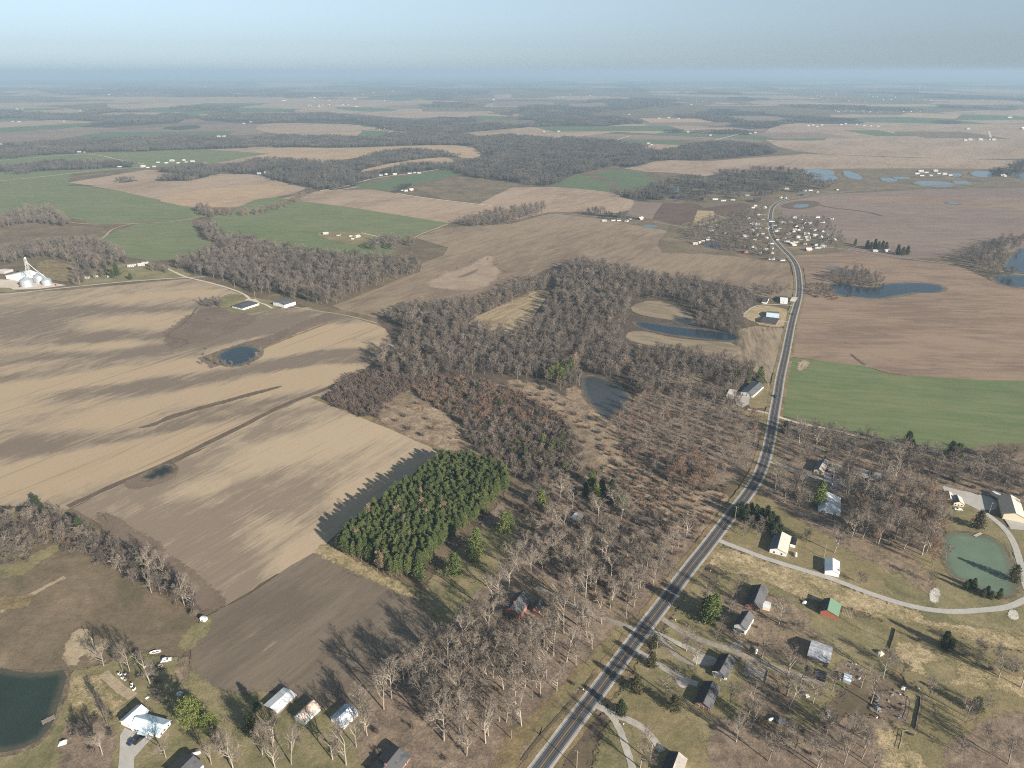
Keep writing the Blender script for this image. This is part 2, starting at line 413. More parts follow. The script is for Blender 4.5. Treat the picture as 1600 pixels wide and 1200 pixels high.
def water_mat(name, col, rough=0.06, spec=0.5, bump=0.05):
    t = NT(name); p = t.pos()
    t.b.inputs['Roughness'].default_value = rough
    t.b.inputs['Specular IOR Level'].default_value = spec
    t.b.inputs['IOR'].default_value = 1.33
    b = t.n('ShaderNodeBump'); b.inputs['Strength'].default_value = bump; b.inputs['Distance'].default_value = 0.3
    t.l(t.noise(p, 0.6, 3, 0.6), b.inputs['Height']); t.l(b.outputs[0], t.b.inputs['Normal'])
    e = t.n('ShaderNodeAttribute'); e.attribute_name = 'edge'
    k = t.math('ADD', e.outputs['Fac'], t.math('MULTIPLY', t.math('SUBTRACT', t.noise(p, 0.35, 4, 0.7), 0.5), 0.9))
    c = t.mix(t.smooth(k, 0.25, 0.95), (col[0] * .5 + .055, col[1] * .5 + .048, col[2] * .5 + .034), col)
    t.l(t.math('MULTIPLY_ADD', t.noise(p, 1 / 30.0, 4, 0.6), 0.22, rough - .06), t.b.inputs['Roughness'])
    return t.out(t.vary(c, t.noise(p, 1 / 14.0, 4, 0.6), 0.28))
M['water_mud'] = water_mat('muddy_black_water', (0.018, 0.021, 0.021), 0.1, 0.25)
M['water_dark'] = water_mat('dark_green_water', (0.024, 0.038, 0.031), 0.08, 0.25)
M['water_blue'] = water_mat('deep_blue_water', (0.014, 0.026, 0.036), 0.08, 0.3, 0.12)
M['water_green'] = water_mat('milky_green_water', (0.120, 0.165, 0.118), 0.12, 0.15)
M['water_grey'] = water_mat('grey_water', (0.042, 0.048, 0.050), 0.09, 0.35)
M['water_sky'] = water_mat('pale_flood_water', (0.05, 0.08, 0.10), 0.10, 1.0, 0.1)

# ------------------------------------------------------------------ ground sheet
e = [0, 60, 120, 200, 300, 400, 550, 700, 900, 1200, 1600, 2200, 3000, 4000, 5500, 8000, 12000, 20000, 35000, 59000]
xs = sorted(set([-a for a in e] + e)); ys = [-59000, -3000, -400, 0] + e[1:]
nx = len(xs)
gm = MB()
gm.add([(x, y, 0) for y in ys for x in xs], [(j*nx+i, j*nx+i+1, (j+1)*nx+i+1, (j+1)*nx+i) for j in range(len(ys)-1) for i in range(nx-1)])
tag(gm.build('ground', M['ground']), kind='structure')

Z = {'z': 0.015}
ZS = {'s': 0.001}
def smooth_poly(P, it=1):
    """Chaikin corner cutting"""
    for _ in range(it):
        Q = []
        for i in range(len(P)):
            a, b = P[i], P[(i + 1) % len(P)]
            Q += [a * 0.75 + b * 0.25, a * 0.25 + b * 0.75]
        P = Q
    return P
def wobble(P, amp, step, seed=0):
    """subdivide edges to about step metres and push the new points in and out a little"""
    rnd = random.Random(seed); out = []
    for i in range(len(P)):
        a, b = P[i], P[(i + 1) % len(P)]
        d = b - a; L = d.length; n = max(1, int(L / step)); nn = Vector((-d.y, d.x, 0)).normalized() if L > 0 else Vector((0, 0, 0))
        for k in range(n):
            t = k / n
            out.append(a + d * t + (nn * rnd.uniform(-amp, amp) if k else Vector((0, 0, 0))))
    return out
RAGGED = {'brownR','paleR','pasture','lawn','lawnY','weeds','litter','litterR','brushy','forest','bank','sand','verge','track','ditch','chalk'}
def ring_mesh(P, z, w, mat, name):
    """outline P filled, with a border band w wide whose 'edge' attribute falls from 1 to 0"""
    n = len(P)
    area = sum(P[i].x * P[(i+1) % n].y - P[(i+1) % n].x * P[i].y for i in range(n))
    if area < 0: P = P[::-1]
    N = []
    for i in range(n):
        d1 = (P[i] - P[i-1]); d2 = (P[(i+1) % n] - P[i])
        m = Vector((d1.y, -d1.x, 0)).normalized() + Vector((d2.y, -d2.x, 0)).normalized()
        N.append(m.normalized() if m.length > 1e-3 else Vector((d2.y, -d2.x, 0)).normalized())
    V = [(p.x - q.x * w * .4, p.y - q.y * w * .4, z) for p, q in zip(P, N)] + [(p.x + q.x * w * .6, p.y + q.y * w * .6, z - .0005 - .00025 * (i % 4)) for i, (p, q) in enumerate(zip(P, N))]
    F = []
    for t_ in geometry.tessellate_polygon([[Vector(v) for v in V[:n]]]):
        a, b, c = (Vector(V[i]) for i in t_)
        F.append(tuple(t_) if (b - a).cross(c - a).z > 0 else (t_[0], t_[2], t_[1]))
    if w > 0: F += [(i, n + i, n + (i+1) % n, (i+1) % n) for i in range(n)]
    else: V = V[:n]
    me = MB().add(V, F).mesh(name, M[mat] if isinstance(mat, str) else mat)
    at_ = me.attributes.new('edge', 'FLOAT', 'POINT'); at_.data.foreach_set('value', [1.0] * n + [0.0] * (len(V) - n))
    return tag(link(bpy.data.objects.new(name, me)), kind='structure')
def beyond(px):
    """outline points on the frame's border belong to land that goes on past it"""
    return [(p[0] - 220 if -1 <= p[0] <= 0 else (p[0] + 220 if 1600 <= p[0] <= 1640 else p[0]), p[1] + 150 if p[1] == 1200 else p[1]) for p in px]
def sheet(name, px, mat, soft=0, amp=0.0, step=12.0, z=None, thick=0.0, seed=1, w=None):
    """a flat sheet lying on the ground whose outline is given by the photo points it covers"""
    px = beyond(px)
    P = [at(*p) for p in px]
    if soft: P = smooth_poly(P, soft)
    c = sum(P, Vector()) / len(P)
    if amp:
        P = wobble(P, amp, max(step, 7), seed)
        for i, p in enumerate(P):      # slow wander of the outline
            q = mathutils_noise(Vector((p.x / 22.0, p.y / 22.0, seed)))
            P[i] = p + (p - c).normalized() * q * amp * 2.2
    if z is None:
        Z['z'] += ZS['s']; z = Z['z']
    if w is None: w = (9.0 if amp >= 1.5 else 6.0) if (amp and mat in RAGGED) else 0.0
    return ring_mesh(P, z, w, mat, name)

def ribbon_pts(px, it=2, world=False):
    P = [Vector(p) if world else at(*p) for p in px]
    for _ in range(it):
        Q = [P[0]]
        for a, b in zip(P[:-1], P[1:]): Q += [a * 0.75 + b * 0.25, a * 0.25 + b * 0.75]
        Q.append(P[-1]); P = Q
    return P
def ribbon(name, px, width, mat, it=2, z=None, off=0.0, amp=0.0, P=None, kind='structure', seed=3, dash=None):
    """strip of constant width along a centre line, off metres to its right"""
    P = P or ribbon_pts(px, it)
    if z is None:
        Z['z'] += ZS['s']; z = Z['z']
    rnd = random.Random(seed)
    L = []; 
    for i, p in enumerate(P):
        d = (P[min(i+1, len(P)-1)] - P[max(i-1, 0)]); n = Vector((d.y, -d.x, 0)).normalized()
        w = width / 2
        L.append((p + n * (off - w - rnd.uniform(0, amp)), p + n * (off + w + rnd.uniform(0, amp))))
    V = []; F = []
    for a, b in L: V += [(a.x, a.y, z), (b.x, b.y, z)]
    for i in range(len(L) - 1):
        if dash and (i % (dash[0] + dash[1])) >= dash[0]: continue
        F.append((2*i, 2*i+1, 2*i+3, 2*i+2))
    me = MB().add(V, F).mesh(name, M[mat] if isinstance(mat, str) else mat)
    e_ = me.attributes.new('edge', 'FLOAT', 'POINT'); e_.data.foreach_set('value', [0.72 if amp else 1.0] * len(V))
    return tag(link(bpy.data.objects.new(name, me)), kind=kind)

def painted(name, px, mat, blobs, step, soft=0, z=None, base=0.0):
    """field sheet on a fine grid whose 'straw' attribute says where residue lies; blobs: (px,py, rx,ry metres, angle deg, value)"""
    P = [at(*p) for p in beyond(px)]
    if soft: P = smooth_poly(P, soft)
    P = wobble(P, 0.8, step * 1.5, 5)
    if z is None:
        Z['z'] += ZS['s']; z = Z['z']
    poly = np.array([(p.x, p.y) for p in P])
    x0, y0 = poly.min(0); x1, y1 = poly.max(0)
    gx, gy = np.meshgrid(np.arange(x0, x1, step), np.arange(y0, y1, step))
    G = np.stack([gx.ravel(), gy.ravel()], 1)
    G = G[inside(G, poly)]
    allv = [Vector((p.x, p.y)) for p in P] + [Vector(g) for g in G]
    n = len(P)
    vv, ee, ff, *_ = geometry.delaunay_2d_cdt(allv, [(i, (i + 1) % n) for i in range(n)], [list(range(n))], 1, 1e-4)
    V = np.array([(v.x, v.y, z) for v in vv]); 
    me = bpy.data.meshes.new(name)
    F = []
    for f in ff:
        a, b, c = V[f[0]], V[f[1]], V[f[2]]
        F.append(f if (b[0]-a[0])*(c[1]-a[1]) - (b[1]-a[1])*(c[0]-a[0]) > 0 else f[::-1])
    me.from_pydata([tuple(v) for v in V], [], F)
    me.materials.append(M[mat])
    val = np.full(len(V), base)
    for (bx, by, rx, ry, ang, k) in blobs:
        c = at(bx, by); a = math.radians(ang)
        dx = V[:, 0] - c.x; dy = V[:, 1] - c.y
        u = (dx * math.cos(a) + dy * math.sin(a)) / (rx * 1.18); w = (-dx * math.sin(a) + dy * math.cos(a)) / (ry * 1.18)
        r = np.sqrt(u * u + w * w)
        val += k * np.clip(1.5 - r, 0, 1)
    at_ = me.attributes.new('straw', 'FLOAT', 'POINT'); at_.data.foreach_set('value', np.clip(val, -1, 1).astype(np.float32))
    o = bpy.data.objects.new(name, me); link(o)
    return tag(o, kind='structure')

def inside(G, poly):
    """points inside polygon, vectorised"""
    x, y = G[:, 0], G[:, 1]; c = np.zeros(len(G), bool)
    n = len(poly); j = n - 1
    for i in range(n):
        xi, yi = poly[i]; xj, yj = poly[j]
        m = ((yi > y) != (yj > y)) & (x < (xj - xi) * (y - yi) / ((yj - yi) if yj != yi else 1e-9) + xi)
        c ^= m; j = i
    return c

# ------------------------------------------------------------------ far country (seen through kilometres of air)
FARTAN = [
 [(0,139),(50,140),(90,148),(170,150),(165,155),(60,150),(0,146)],
 [(0,133),(60,132),(120,134),(60,136),(0,137)],
 [(75,135),(165,134),(165,138),(80,139)],
 [(165,157),(230,152),(400,151),(500,155),(640,160),(600,170),(400,170),(300,163),(200,172),(170,170)],
 [(0,168),(60,165),(130,172),(135,178),(100,180),(0,173)],
 [(280,173),(330,178),(310,182),(260,178)],
 [(0,210),(30,202),(100,196),(260,192),(300,185),(400,190),(420,205),(400,212),(280,208),(200,210),(60,222),(0,228)],
 [(400,128),(520,130),(515,136),(430,137),(400,135)], [(400,152),(450,151),(450,160),(400,160)],
 [(450,170),(520,165),(640,169),(720,174),(800,180),(790,186),(700,182),(640,186),(560,178),(460,176)],
 [(600,165),(660,163),(650,171),(600,169)], [(770,148),(800,147),(800,154),(775,154)],
 [(560,190),(500,188),(440,190),(400,195),(400,205),(480,214),(540,206),(600,200)],
 [(850,152),(900,149),(990,152),(985,156),(900,156),(860,156)], [(875,163),(950,160),(960,168),(890,169)],
 [(1000,147),(1060,147),(1200,150),(1190,153),(1080,151)], [(1010,142),(1100,143),(1100,146),(1020,146)],
 [(800,176),(820,178),(815,186),(800,182)], [(800,188),(825,190),(810,200),(800,200)],
 [(1050,190),(1120,190),(1115,195),(1075,198),(1040,197)], [(900,207),(980,210),(1100,214),(1200,219),(1180,224),(1060,218),(960,218),(905,212)],
 [(1010,225),(1060,226),(1075,230),(1040,238),(1005,236)], [(1120,197),(1200,200),(1195,206),(1120,204)],
 [(1190,205),(1230,192),(1290,190),(1400,188),(1600,186),(1600,240),(1550,250),(1400,245),(1260,240),(1200,225)],
 [(1295,178),(1440,180),(1440,186),(1300,184)], [(1450,173),(1600,168),(1600,190),(1520,185)],
 [(1200,156),(1280,160),(1400,158),(1400,162),(1250,164)], [(1330,134),(1420,133),(1430,136),(1340,138)], [(1100,136),(1180,137),(1175,140),(1090,139)],
 [(900,128),(960,129),(950,131),(900,131)], [(1000,123),(1100,124),(1090,126),(1000,126)], [(1250,128),(1330,129),(1300,132),(1250,131)], [(1480,139),(1600,141),(1600,144),(1500,143)],
 [(200,121),(320,123),(380,125),(300,125)], [(460,140),(560,142),(540,144),(450,143)],
]
for i, pl in enumerate(FARTAN):
    sheet('field', pl, ['tan', 'tan', 'mauve', 'tan'][i % 4] if i != 20 else 'mauve', soft=1, amp=0)
for pl in [
 [(0,198),(25,199),(75,206),(0,210)], [(0,180),(60,182),(110,188),(60,192),(0,190)], [(230,168),(330,172),(320,180),(250,180)],
 [(510,167),(600,168),(630,173),(560,175)], [(850,153),(880,155),(900,159),(850,158)], [(1020,187),(1050,187),(1075,190),(1050,195),(1025,194)],
 [(1030,205),(1100,207),(1200,213),(1180,216),(1100,213),(1010,212)], [(1110,213),(1200,211),(1290,214),(1290,220),(1200,219),(1120,215)],
 [(970,218),(1050,220),(1085,226),(1060,227),(975,222)], [(1440,182),(1510,177),(1600,195),(1500,194),(1300,190),(1180,186),(1300,184)],
 [(730,180),(800,182),(800,187),(735,185)], [(560,195),(600,192),(600,198),(570,199)], [(1440,165),(1490,167),(1480,171),(1450,171)],
 [(760,190),(800,192),(800,197),(770,196)], [(140,148),(180,150),(180,153),(150,153)]]:
    sheet('field', pl, 'greenD', soft=1)
sheet('field', [(258,242),(330,232),(400,228),(440,232),(480,240),(450,248),(400,251),(330,257)], 'tan', 1)
sheet('field', [(400,232),(470,230),(520,232),(640,228),(720,225),(735,228),(755,242),(740,248),(700,244),(640,234),(560,246),(500,254),(460,250),(400,248)], 'peach', 1)
sheet('field', [(555,263),(600,255),(650,248),(690,244),(715,252),(680,260),(630,258),(590,264),(560,270)], 'peach', 1)
sheet('field', [(0,249),(100,241),(160,234),(300,232),(420,240),(330,256),(210,263),(110,272),(107,285),(150,294),(180,297),(240,310),(300,324),(330,330),(300,345),(150,350),(110,340),(0,325)], 'green', 0, 2, 60)
sheet('field', [(0,262),(60,258),(180,262),(100,266),(0,275)], 'greenD', 0, 2, 60)
sheet('field', [(107,285),(150,278),(230,265),(275,268),(330,272),(400,272),(440,285),(480,294),(460,302),(400,314),(370,324),(300,324),(240,310),(180,297)], 'tan', 0, 2, 60)
sheet('field', [(235,311),(300,298),(400,287),(450,291),(440,302),(400,310),(360,323),(300,325)], 'peach', 1)
sheet('field', [(415,273),(520,274),(500,286),(440,284)], 'green', 1)
sheet('field', [(0,357),(60,348),(110,352),(160,356),(180,372),(140,380),(90,384),(0,396)], 'pasture', 0, 2, 40)
sheet('field', [(150,372),(215,350),(300,345),(310,370),(345,384),(300,402),(240,408),(180,400),(150,385)], 'green', 0, 2, 40)
sheet('field', [(398,312),(430,308),(560,326),(700,348),(690,354),(650,367),(600,380),(620,392),(600,402),(540,402),(340,376),(330,340),(360,330)], 'green', 0, 2, 50)
sheet('field', [(330,341),(420,346),(500,364),(560,372),(610,380),(600,402),(540,402),(340,376)], 'greenE', 0, 2, 50)
sheet('field', [(440,310),(500,298),(580,296),(640,306),(700,313),(770,321),(820,326),(760,338),(715,347),(700,348),(560,326)], 'tan', 0, 2, 60)
sheet('field', [(540,293),(590,283),(650,272),(700,265),(750,257),(735,268),(680,281),(640,291),(600,298)], 'greenD', 0, 1, 60)
sheet('field', [(640,292),(720,276),(800,283),(835,290),(800,300),(745,320),(700,313)], 'pasture', 0, 2, 60)
sheet('field', [(745,320),(800,293),(870,292),(950,299),(985,308),(1000,325),(960,333),(860,331),(800,345),(780,330),(820,326),(770,321)], 'tan', 0, 2, 60)
sheet('field', [(858,292),(895,272),(920,277),(958,287),(950,300),(900,294)], 'greenD', 0, 1, 60)
sheet('field', [(925,272),(960,265),(1000,270),(1025,282),(1022,304),(995,310),(960,297),(968,286)], 'greenD', 0, 1, 60)
sheet('field', [(975,263),(1035,250),(1100,252),(1200,245),(1260,240),(1230,258),(1200,265),(1150,270),(1100,275),(1050,270),(1010,268)], 'tan', 0, 2, 60)
sheet('field', [(1195,266),(1255,240),(1400,246),(1600,256),(1600,268),(1450,268),(1300,264)], 'tan', 0, 2, 60)
sheet('field', [(980,333),(992,315),(1035,318),(1020,347),(985,341)], 'mauve', 0, 1, 60)
sheet('field', [(1012,352),(1035,318),(1090,318),(1100,325),(1160,317),(1178,324),(1130,342),(1090,354),(1050,352)], 'brown', 0, 1, 60)
sheet('field', [(860,332),(975,333),(1060,352),(1090,360),(1100,385),(1060,380),(950,350),(830,345)], 'pasture', 0, 1, 60)
sheet('field', [(1240,268),(1330,262),(1600,266),(1600,290),(1440,292),(1330,300),(1260,300)], 'pasture', 1)
sheet('field', [(1195,330),(1225,315),(1290,304),(1450,296),(1600,288),(1600,372),(1500,402),(1400,405),(1300,387),(1215,392)], 'mauve', 0, 2, 60)
sheet('field', [(1300,306),(1450,306),(1580,318),(1600,330),(1560,330),(1440,314),(1350,314)], 'peach' if False else 'tanE', 1)
# a far patchwork of fields between the woods
FRND = random.Random(21)
def far_patchwork(n, ya, yb, lo, hi):
    for _ in range(n):
        c = at(FRND.uniform(-40, 1640), FRND.uniform(ya, yb)); L = FRND.uniform(lo, hi); W = FRND.uniform(lo * .5, hi * .7); a = FRND.choice([0.05, .95, .05 + math.pi / 2]) + FRND.uniform(-.08, .08)
        px = []
        for u, v in ((-1, -1), (1, -1), (1, 1), (-1, 1)):
            x = c.x + (u * L * math.cos(a) - v * W * math.sin(a)) / 2 * FRND.uniform(.85, 1.1); y = c.y + (u * L * math.sin(a) + v * W * math.cos(a)) / 2 * FRND.uniform(.85, 1.1)
            px.append(to_px(x, y))
        FARTAN.append(px); sheet('field', px, FRND.choice(['tan', 'tan', 'peach', 'mauve', 'tan', 'greenD', 'pasture']))
far_patchwork(46, 119, 126, 1500, 5200); far_patchwork(50, 124, 138, 700, 2400)
# far woods: where they stand
FW = [
 ([(0,228),(100,222),(170,215),(240,208),(280,212),(400,222),(400,231),(330,233),(250,235),(220,237),(160,237),(100,241),(0,249)], 40),
 ([(0,264),(60,256),(160,252),(190,256),(215,262),(180,262),(100,266),(0,275)], 46),
 ([(355,262),(400,252),(440,250),(500,257),(560,253),(600,239),(640,235),(700,241),(726,247),(700,245),(650,249),(600,257),(556,268),(575,282),(540,295),(500,299),(488,294),(460,288),(440,284),(400,272),(355,272)], 34),
 ([(265,265),(300,258),(335,262),(350,268),(335,274),(290,272),(240,268)], 36),
 ([(600,268),(640,258),(700,258),(714,262),(660,268),(600,274),(575,282),(570,276)], 36),
 ([(400,216),(440,213),(500,215),(540,208),(620,204),(740,214),(800,202),(870,207),(900,219),(960,224),(1000,229),(1030,240),(1010,250),(975,262),(958,258),(920,268),(890,275),(855,292),(820,288),(760,280),(715,272),(700,262),(758,249),(760,241),(735,227),(640,227),(520,231),(400,229)], 34),
 ([(1075,228),(1120,223),(1200,230),(1215,240),(1180,244),(1100,250),(1035,250),(980,260),(970,247),(1010,239),(1045,238)], 34),
 ([(1020,287),(1060,274),(1100,282),(1180,264),(1250,272),(1285,282),(1310,287),(1322,297),(1290,303),(1230,309),(1208,318),(1160,317),(1090,317),(1030,314)], 50),
 ([(245,200),(300,194),(320,199),(280,204)], 50), ([(95,290),(120,288),(150,290),(170,290)], 40), ([(180,286),(200,282),(220,281),(200,285)], 30),
 ([(240,280),(310,272),(335,274),(300,282),(250,284)], 30),
 ([(340,172),(400,170),(560,182),(640,190),(700,185),(790,190),(800,202),(740,216),(600,202),(560,194),(440,192),(400,194),(300,188),(340,182)], 60),
 ([(60,182),(170,172),(260,177),(300,190),(200,200),(100,198),(60,192)], 60), ([(0,174),(100,178),(60,186),(0,184)], 60), ([(0,190),(60,192),(100,198),(0,202)], 60),
 ([(800,188),(850,180),(960,184),(1000,192),(1030,203),(1100,205),(1200,208),(1190,212),(1100,208),(1000,207),(900,207),(870,207),(800,202)], 60),
 ([(1060,182),(1120,172),(1230,182),(1330,187),(1360,193),(1300,194),(1230,192),(1190,204),(1120,196)], 60),
 ([(1455,188),(1500,188),(1505,194),(1460,194)], 60), ([(1530,170),(1590,168),(1590,173),(1530,172)], 60),
 ([(1548,270),(1575,266),(1600,256),(1600,268),(1575,276),(1555,276)], 34),
 ([(620,296),(632,292),(640,296),(632,300),(605,300)], 26), ([(512,366),(528,362),(532,368),(520,370)], 26), ([(930,335),(990,338),(1005,345),(985,342),(935,343)], 30),
 ([(985,296),(1022,300),(1022,312),(1000,315),(960,306)], 32),
]
for poly, sp in FW: sheet('forest_floor', poly, 'forestfar' if poly[0] != (1020,287) else 'pasture', soft=1)  # dark sheets paint the shade among the distant trees
far_patchwork(60, 134, 165, 400, 1300); far_patchwork(44, 160, 212, 260, 750)
ZS['s'] = 0.0008
# central tan field between the woods
sheet('field', [(520,478),(560,462),(655,425),(660,412),(690,400),(700,387),(650,372),(690,356),(730,354),(800,350),(850,336),(870,334),(960,346),(1050,362),(1090,382),(1130,387),(1200,397),(1232,412),(1242,440),(1235,470),(1180,462),(1150,447),(1000,427),(900,407),(850,422),(820,442),(740,472),(700,482),(640,500),(560,495)], 'tanC', 0, 2, 40)
sheet('pale_soil', [(665,442),(700,428),(745,412),(760,400),(772,404),(765,415),(780,418),(770,440),(745,454),(705,452),(680,450)], 'paleR', 1, 3, 10, w=22)
sheet('dark_soil', [(712,435),(735,425),(748,420),(742,427),(722,434)], 'brownR', 1, .6, 8, w=3)
sheet('field', [(725,510),(745,495),(850,450),(862,452),(850,470),(830,500),(800,530),(770,520)], 'tanC2', 0, 1, 30)
# east side
sheet('field', [(1212,393),(1300,387),(1400,405),(1500,415),(1560,445),(1600,452),(1600,600),(1530,594),(1420,588),(1390,583),(1350,572),(1238,558),(1236,500),(1258,450),(1256,420)], 'tanE', 0, 1.5, 40)
sheet('field', [(1232,559),(1300,566),(1350,572),(1372,580),(1395,586),(1430,588),(1530,594),(1600,600),(1600,690),(1560,694),(1480,704),(1400,690),(1300,668),(1224,650),(1228,600)], 'greenE', 0, 1, 40)
# the western patchwork
WF = [(0,468),(100,454),(290,436),(330,441),(390,466),(400,484),(480,480),(525,487),(600,512),(625,545),(560,592),(500,620),(490,622),(330,695),(105,797),(60,790),(0,800)]
blobs = [
 (470,470,60,30,20,-.3),(60,500,230,60,10,-.45),(200,490,150,45,15,-.35),(330,470,60,25,0,-.4),
 (325,460,55,14,0,.9),(250,470,70,22,0,.9),(235,500,75,26,5,.95),(205,505,60,30,0,.8),(225,530,50,24,40,.8),(40,575,60,14,12,.8),(170,540,70,10,8,.6),
 (150,560,130,20,14,-.8),(60,590,90,20,12,-.7),(360,510,110,30,18,-.8),(330,530,80,28,10,-.6),(180,525,40,16,0,-.5),
 (100,610,90,30,20,.9),(250,575,130,16,22,1.0),(360,540,100,12,28,.9),(180,590,100,18,22,.8),(310,560,60,20,20,-.2),
 (300,590,110,22,24,-.9),(190,605,60,18,20,-.8),(400,605,50,16,20,-.3),(240,640,40,12,24,-.8),(80,660,60,30,100,-.6),(40,700,90,16,22,-.35),(140,680,80,14,25,-.3),
 (170,660,40,22,20,.9),(330,620,100,18,25,.9),(50,640,60,20,20,.6),(250,690,100,16,28,.8),(440,600,70,22,20,1.0),(30,740,60,22,20,.7),(130,740,80,20,26,.5),
 (470,530,60,20,30,.6),(540,520,60,22,20,.8),(500,560,70,20,10,-.9),(560,560,40,18,-20,-.9),(575,540,25,10,20,.6),(490,580,60,14,30,.8),(420,560,60,12,30,.7),
 (450,500,90,22,20,-.5),(480,495,60,8,20,.6),(560,500,60,12,0,-.3),
 (430,620,70,12,28,-.6),(350,655,90,6,28,-.7),
]
painted('field', WF, 'west', blobs, 3.2)
sheet('field', [(262,518),(285,500),(330,480),(370,486),(400,500),(330,530),(290,538),(265,545)], 'brownR', 1, 3, 12, w=20)
ribbon('dark_drain', [(308,480),(300,492),(285,508),(265,520),(262,527),(292,532),(293,538)], 2.2, 'ditch')
sheet('dark_drain', [(212,670),(232,664),(252,657),(262,650),(290,643),(330,631),(365,622),(395,613),(440,603),(440,605),(400,617),(350,630),(300,644),(255,659),(238,667)], 'ditch', 1, 1.2, 6, w=3)
ribbon('field_strip', [(0,640),(120,690),(0,700)], .6, 'track') if False else None
sheet('field_strip', [(310,560),(340,550),(430,522),(520,486),(535,492),(440,530),(420,540),(330,575)], 'brownR', 0, 1.5, 12, w=7)
ribbon('grass_strip', [(532,496),(500,510),(400,548),(398,556)], 3, 'verge', amp=.8)
ribbon('field_drain', [(106,792),(180,758),(263,724),(330,690),(400,655),(450,630),(500,612),(540,595)], 4.6, 'ditch', amp=1.2)
ribbon('grass_strip', [(470,472),(500,482),(560,494),(610,510)], 14, 'pasture', amp=2)
ribbon('farm_track', [(450,478),(480,484),(540,492),(600,508)], 2.2, 'track')
F2 = [(113,795),(180,763),(265,728),(400,660),(450,636),(492,617),(560,645),(640,680),(695,703),(660,735),(580,790),(510,850),(503,862),(420,905),(352,948),(310,925),(220,855),(150,815)]
blobs2 = [(440,660,60,25,30,-.7),(250,740,40,20,30,-.6),(220,770,60,12,28,-.5),(450,785,35,14,-35,-1.0),(430,770,30,30,0,-.5),(330,750,90,12,32,.4),(500,740,80,18,32,-.3),(300,830,70,30,32,-.5),(390,860,50,20,32,-.5),
 (300,900,30,60,40,-1.0),(200,830,30,60,50,-.7),(330,935,26,40,45,-1.0),(520,680,60,14,30,.6),(260,870,20,60,50,-.8),(150,800,30,30,0,-.6),(480,810,60,14,34,.8),(420,880,60,14,34,.8),(230,735,20,20,0,-.5),(560,770,60,10,32,.2)]
painted('field', F2, 'west2', blobs2, 3.2)
sheet('dark_soil', [(195,752),(225,742),(240,730),(270,724),(282,735),(272,750),(240,760),(205,765)], 'brownR', 2, 1, 8, w=4)
ribbon('grass_strip', [(488,620),(520,632),(560,648),(640,680),(698,706)], 5, 'verge', amp=1)
sheet('bare_headland', [(150,800),(175,805),(240,850),(300,895),(345,935),(352,948),(310,955),(270,905),(210,862),(165,830)], 'brownR', 1, 2, 10, w=8)
# bottom left fields
sheet('field', [(0,882),(60,845),(120,858),(180,892),(250,932),(305,962),(300,985),(285,1010),(200,1018),(150,1040),(60,1058),(0,1052)], 'pasture', 1, 1, 15)
sheet('grass_strip', [(0,905),(20,885),(60,862),(90,850),(95,858),(60,880),(30,905),(0,925)], 'lawn', 1, 1)
ribbon('farm_track', [(0,957),(30,940),(70,918),(102,902)], 2.2, 'track', amp=.8)
sheet('pale_soil', [(100,1015),(120,985),(140,985),(135,1000),(150,1008),(155,1025),(130,1020),(112,1045)], 'track', 1, .8)
sheet('pale_soil', [(0,942),(20,935),(50,928),(48,948),(20,952),(0,960)], 'verge', 2, .8)
F4 = [(350,950),(420,908),(490,864),(560,895),(655,938),(720,975),(700,1000),(600,1080),(560,1105),(480,1110),(430,1080),(350,1088),(296,1052),(300,990),(322,965)]
sheet('field', F4, 'dark', 0, .8, 12)
sheet('grass_strip', [(490,864),(505,850),(530,862),(575,890),(640,918),(665,935),(655,940),(600,915),(560,896)], 'weeds', 1, .6)
sheet('grass_strip', [(280,1000),(310,975),(330,965),(325,985),(305,1010),(285,1022)], 'lawn', 1, .8)
sheet('yard', [(285,1030),(300,1050),(350,1088),(430,1080),(480,1110),(560,1105),(600,1080),(640,1060),(660,1200),(0,1200),(0,1175),(60,1165),(90,1120),(105,1050),(160,1042),(200,1020)], 'lawn', 1, 1)
sheet('yard', [(105,1060),(150,1052),(175,1085),(205,1110),(180,1120),(150,1118),(120,1110),(105,1090)], 'sand' if False else 'weeds', 2, 1)
sheet('bare_ground', [(280,1035),(292,1022),(296,1050),(288,1065),(275,1050)], 'litterR', 1, .5)
sheet('leaf_litter', [(120,1120),(180,1130),(175,1180),(120,1200),(90,1200),(95,1150)], 'litter', 2, 1)
ribbon('farm_track', [(162,1052),(180,1070),(192,1080),(208,1090)], 4, 'track', amp=.5)
# the wooded middle
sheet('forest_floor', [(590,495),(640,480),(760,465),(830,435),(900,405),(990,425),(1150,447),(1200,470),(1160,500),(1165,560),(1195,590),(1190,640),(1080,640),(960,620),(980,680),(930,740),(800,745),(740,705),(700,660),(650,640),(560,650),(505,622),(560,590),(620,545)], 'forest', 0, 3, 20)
sheet('field', [(725,510),(745,495),(830,455),(862,452),(850,470),(830,500),(800,530),(770,520)], 'tanC2', 0, 1, 30)
sheet('field', [(975,445),(1010,440),(1050,446),(1060,458),(1020,460),(985,456)], 'pasture', 1, 1)
sheet('field', [(983,478),(1020,468),(1055,476),(1085,492),(1080,503),(1040,500),(990,490)], 'tanP', 1, 1)
sheet('field', [(975,530),(985,517),(1010,518),(1050,528),(1100,533),(1155,536),(1150,562),(1110,560),(1060,545),(1010,540)], 'tanP', 1, 1)
sheet('field', [(1155,515),(1180,510),(1228,514),(1222,545),(1200,600),(1192,590),(1150,562),(1152,540)], 'rows', 0, .5)
sheet('field', [(1030,588),(1050,578),(1090,580),(1105,592),(1080,600),(1040,598)], 'tanP', 1, 1)
sheet('scrub_floor', [(505,622),(560,595),(640,598),(760,596),(860,612),(915,660),(960,660),(980,690),(930,742),(800,752),(740,712),(700,665),(640,640),(560,652)], 'litterR', 1, 3)
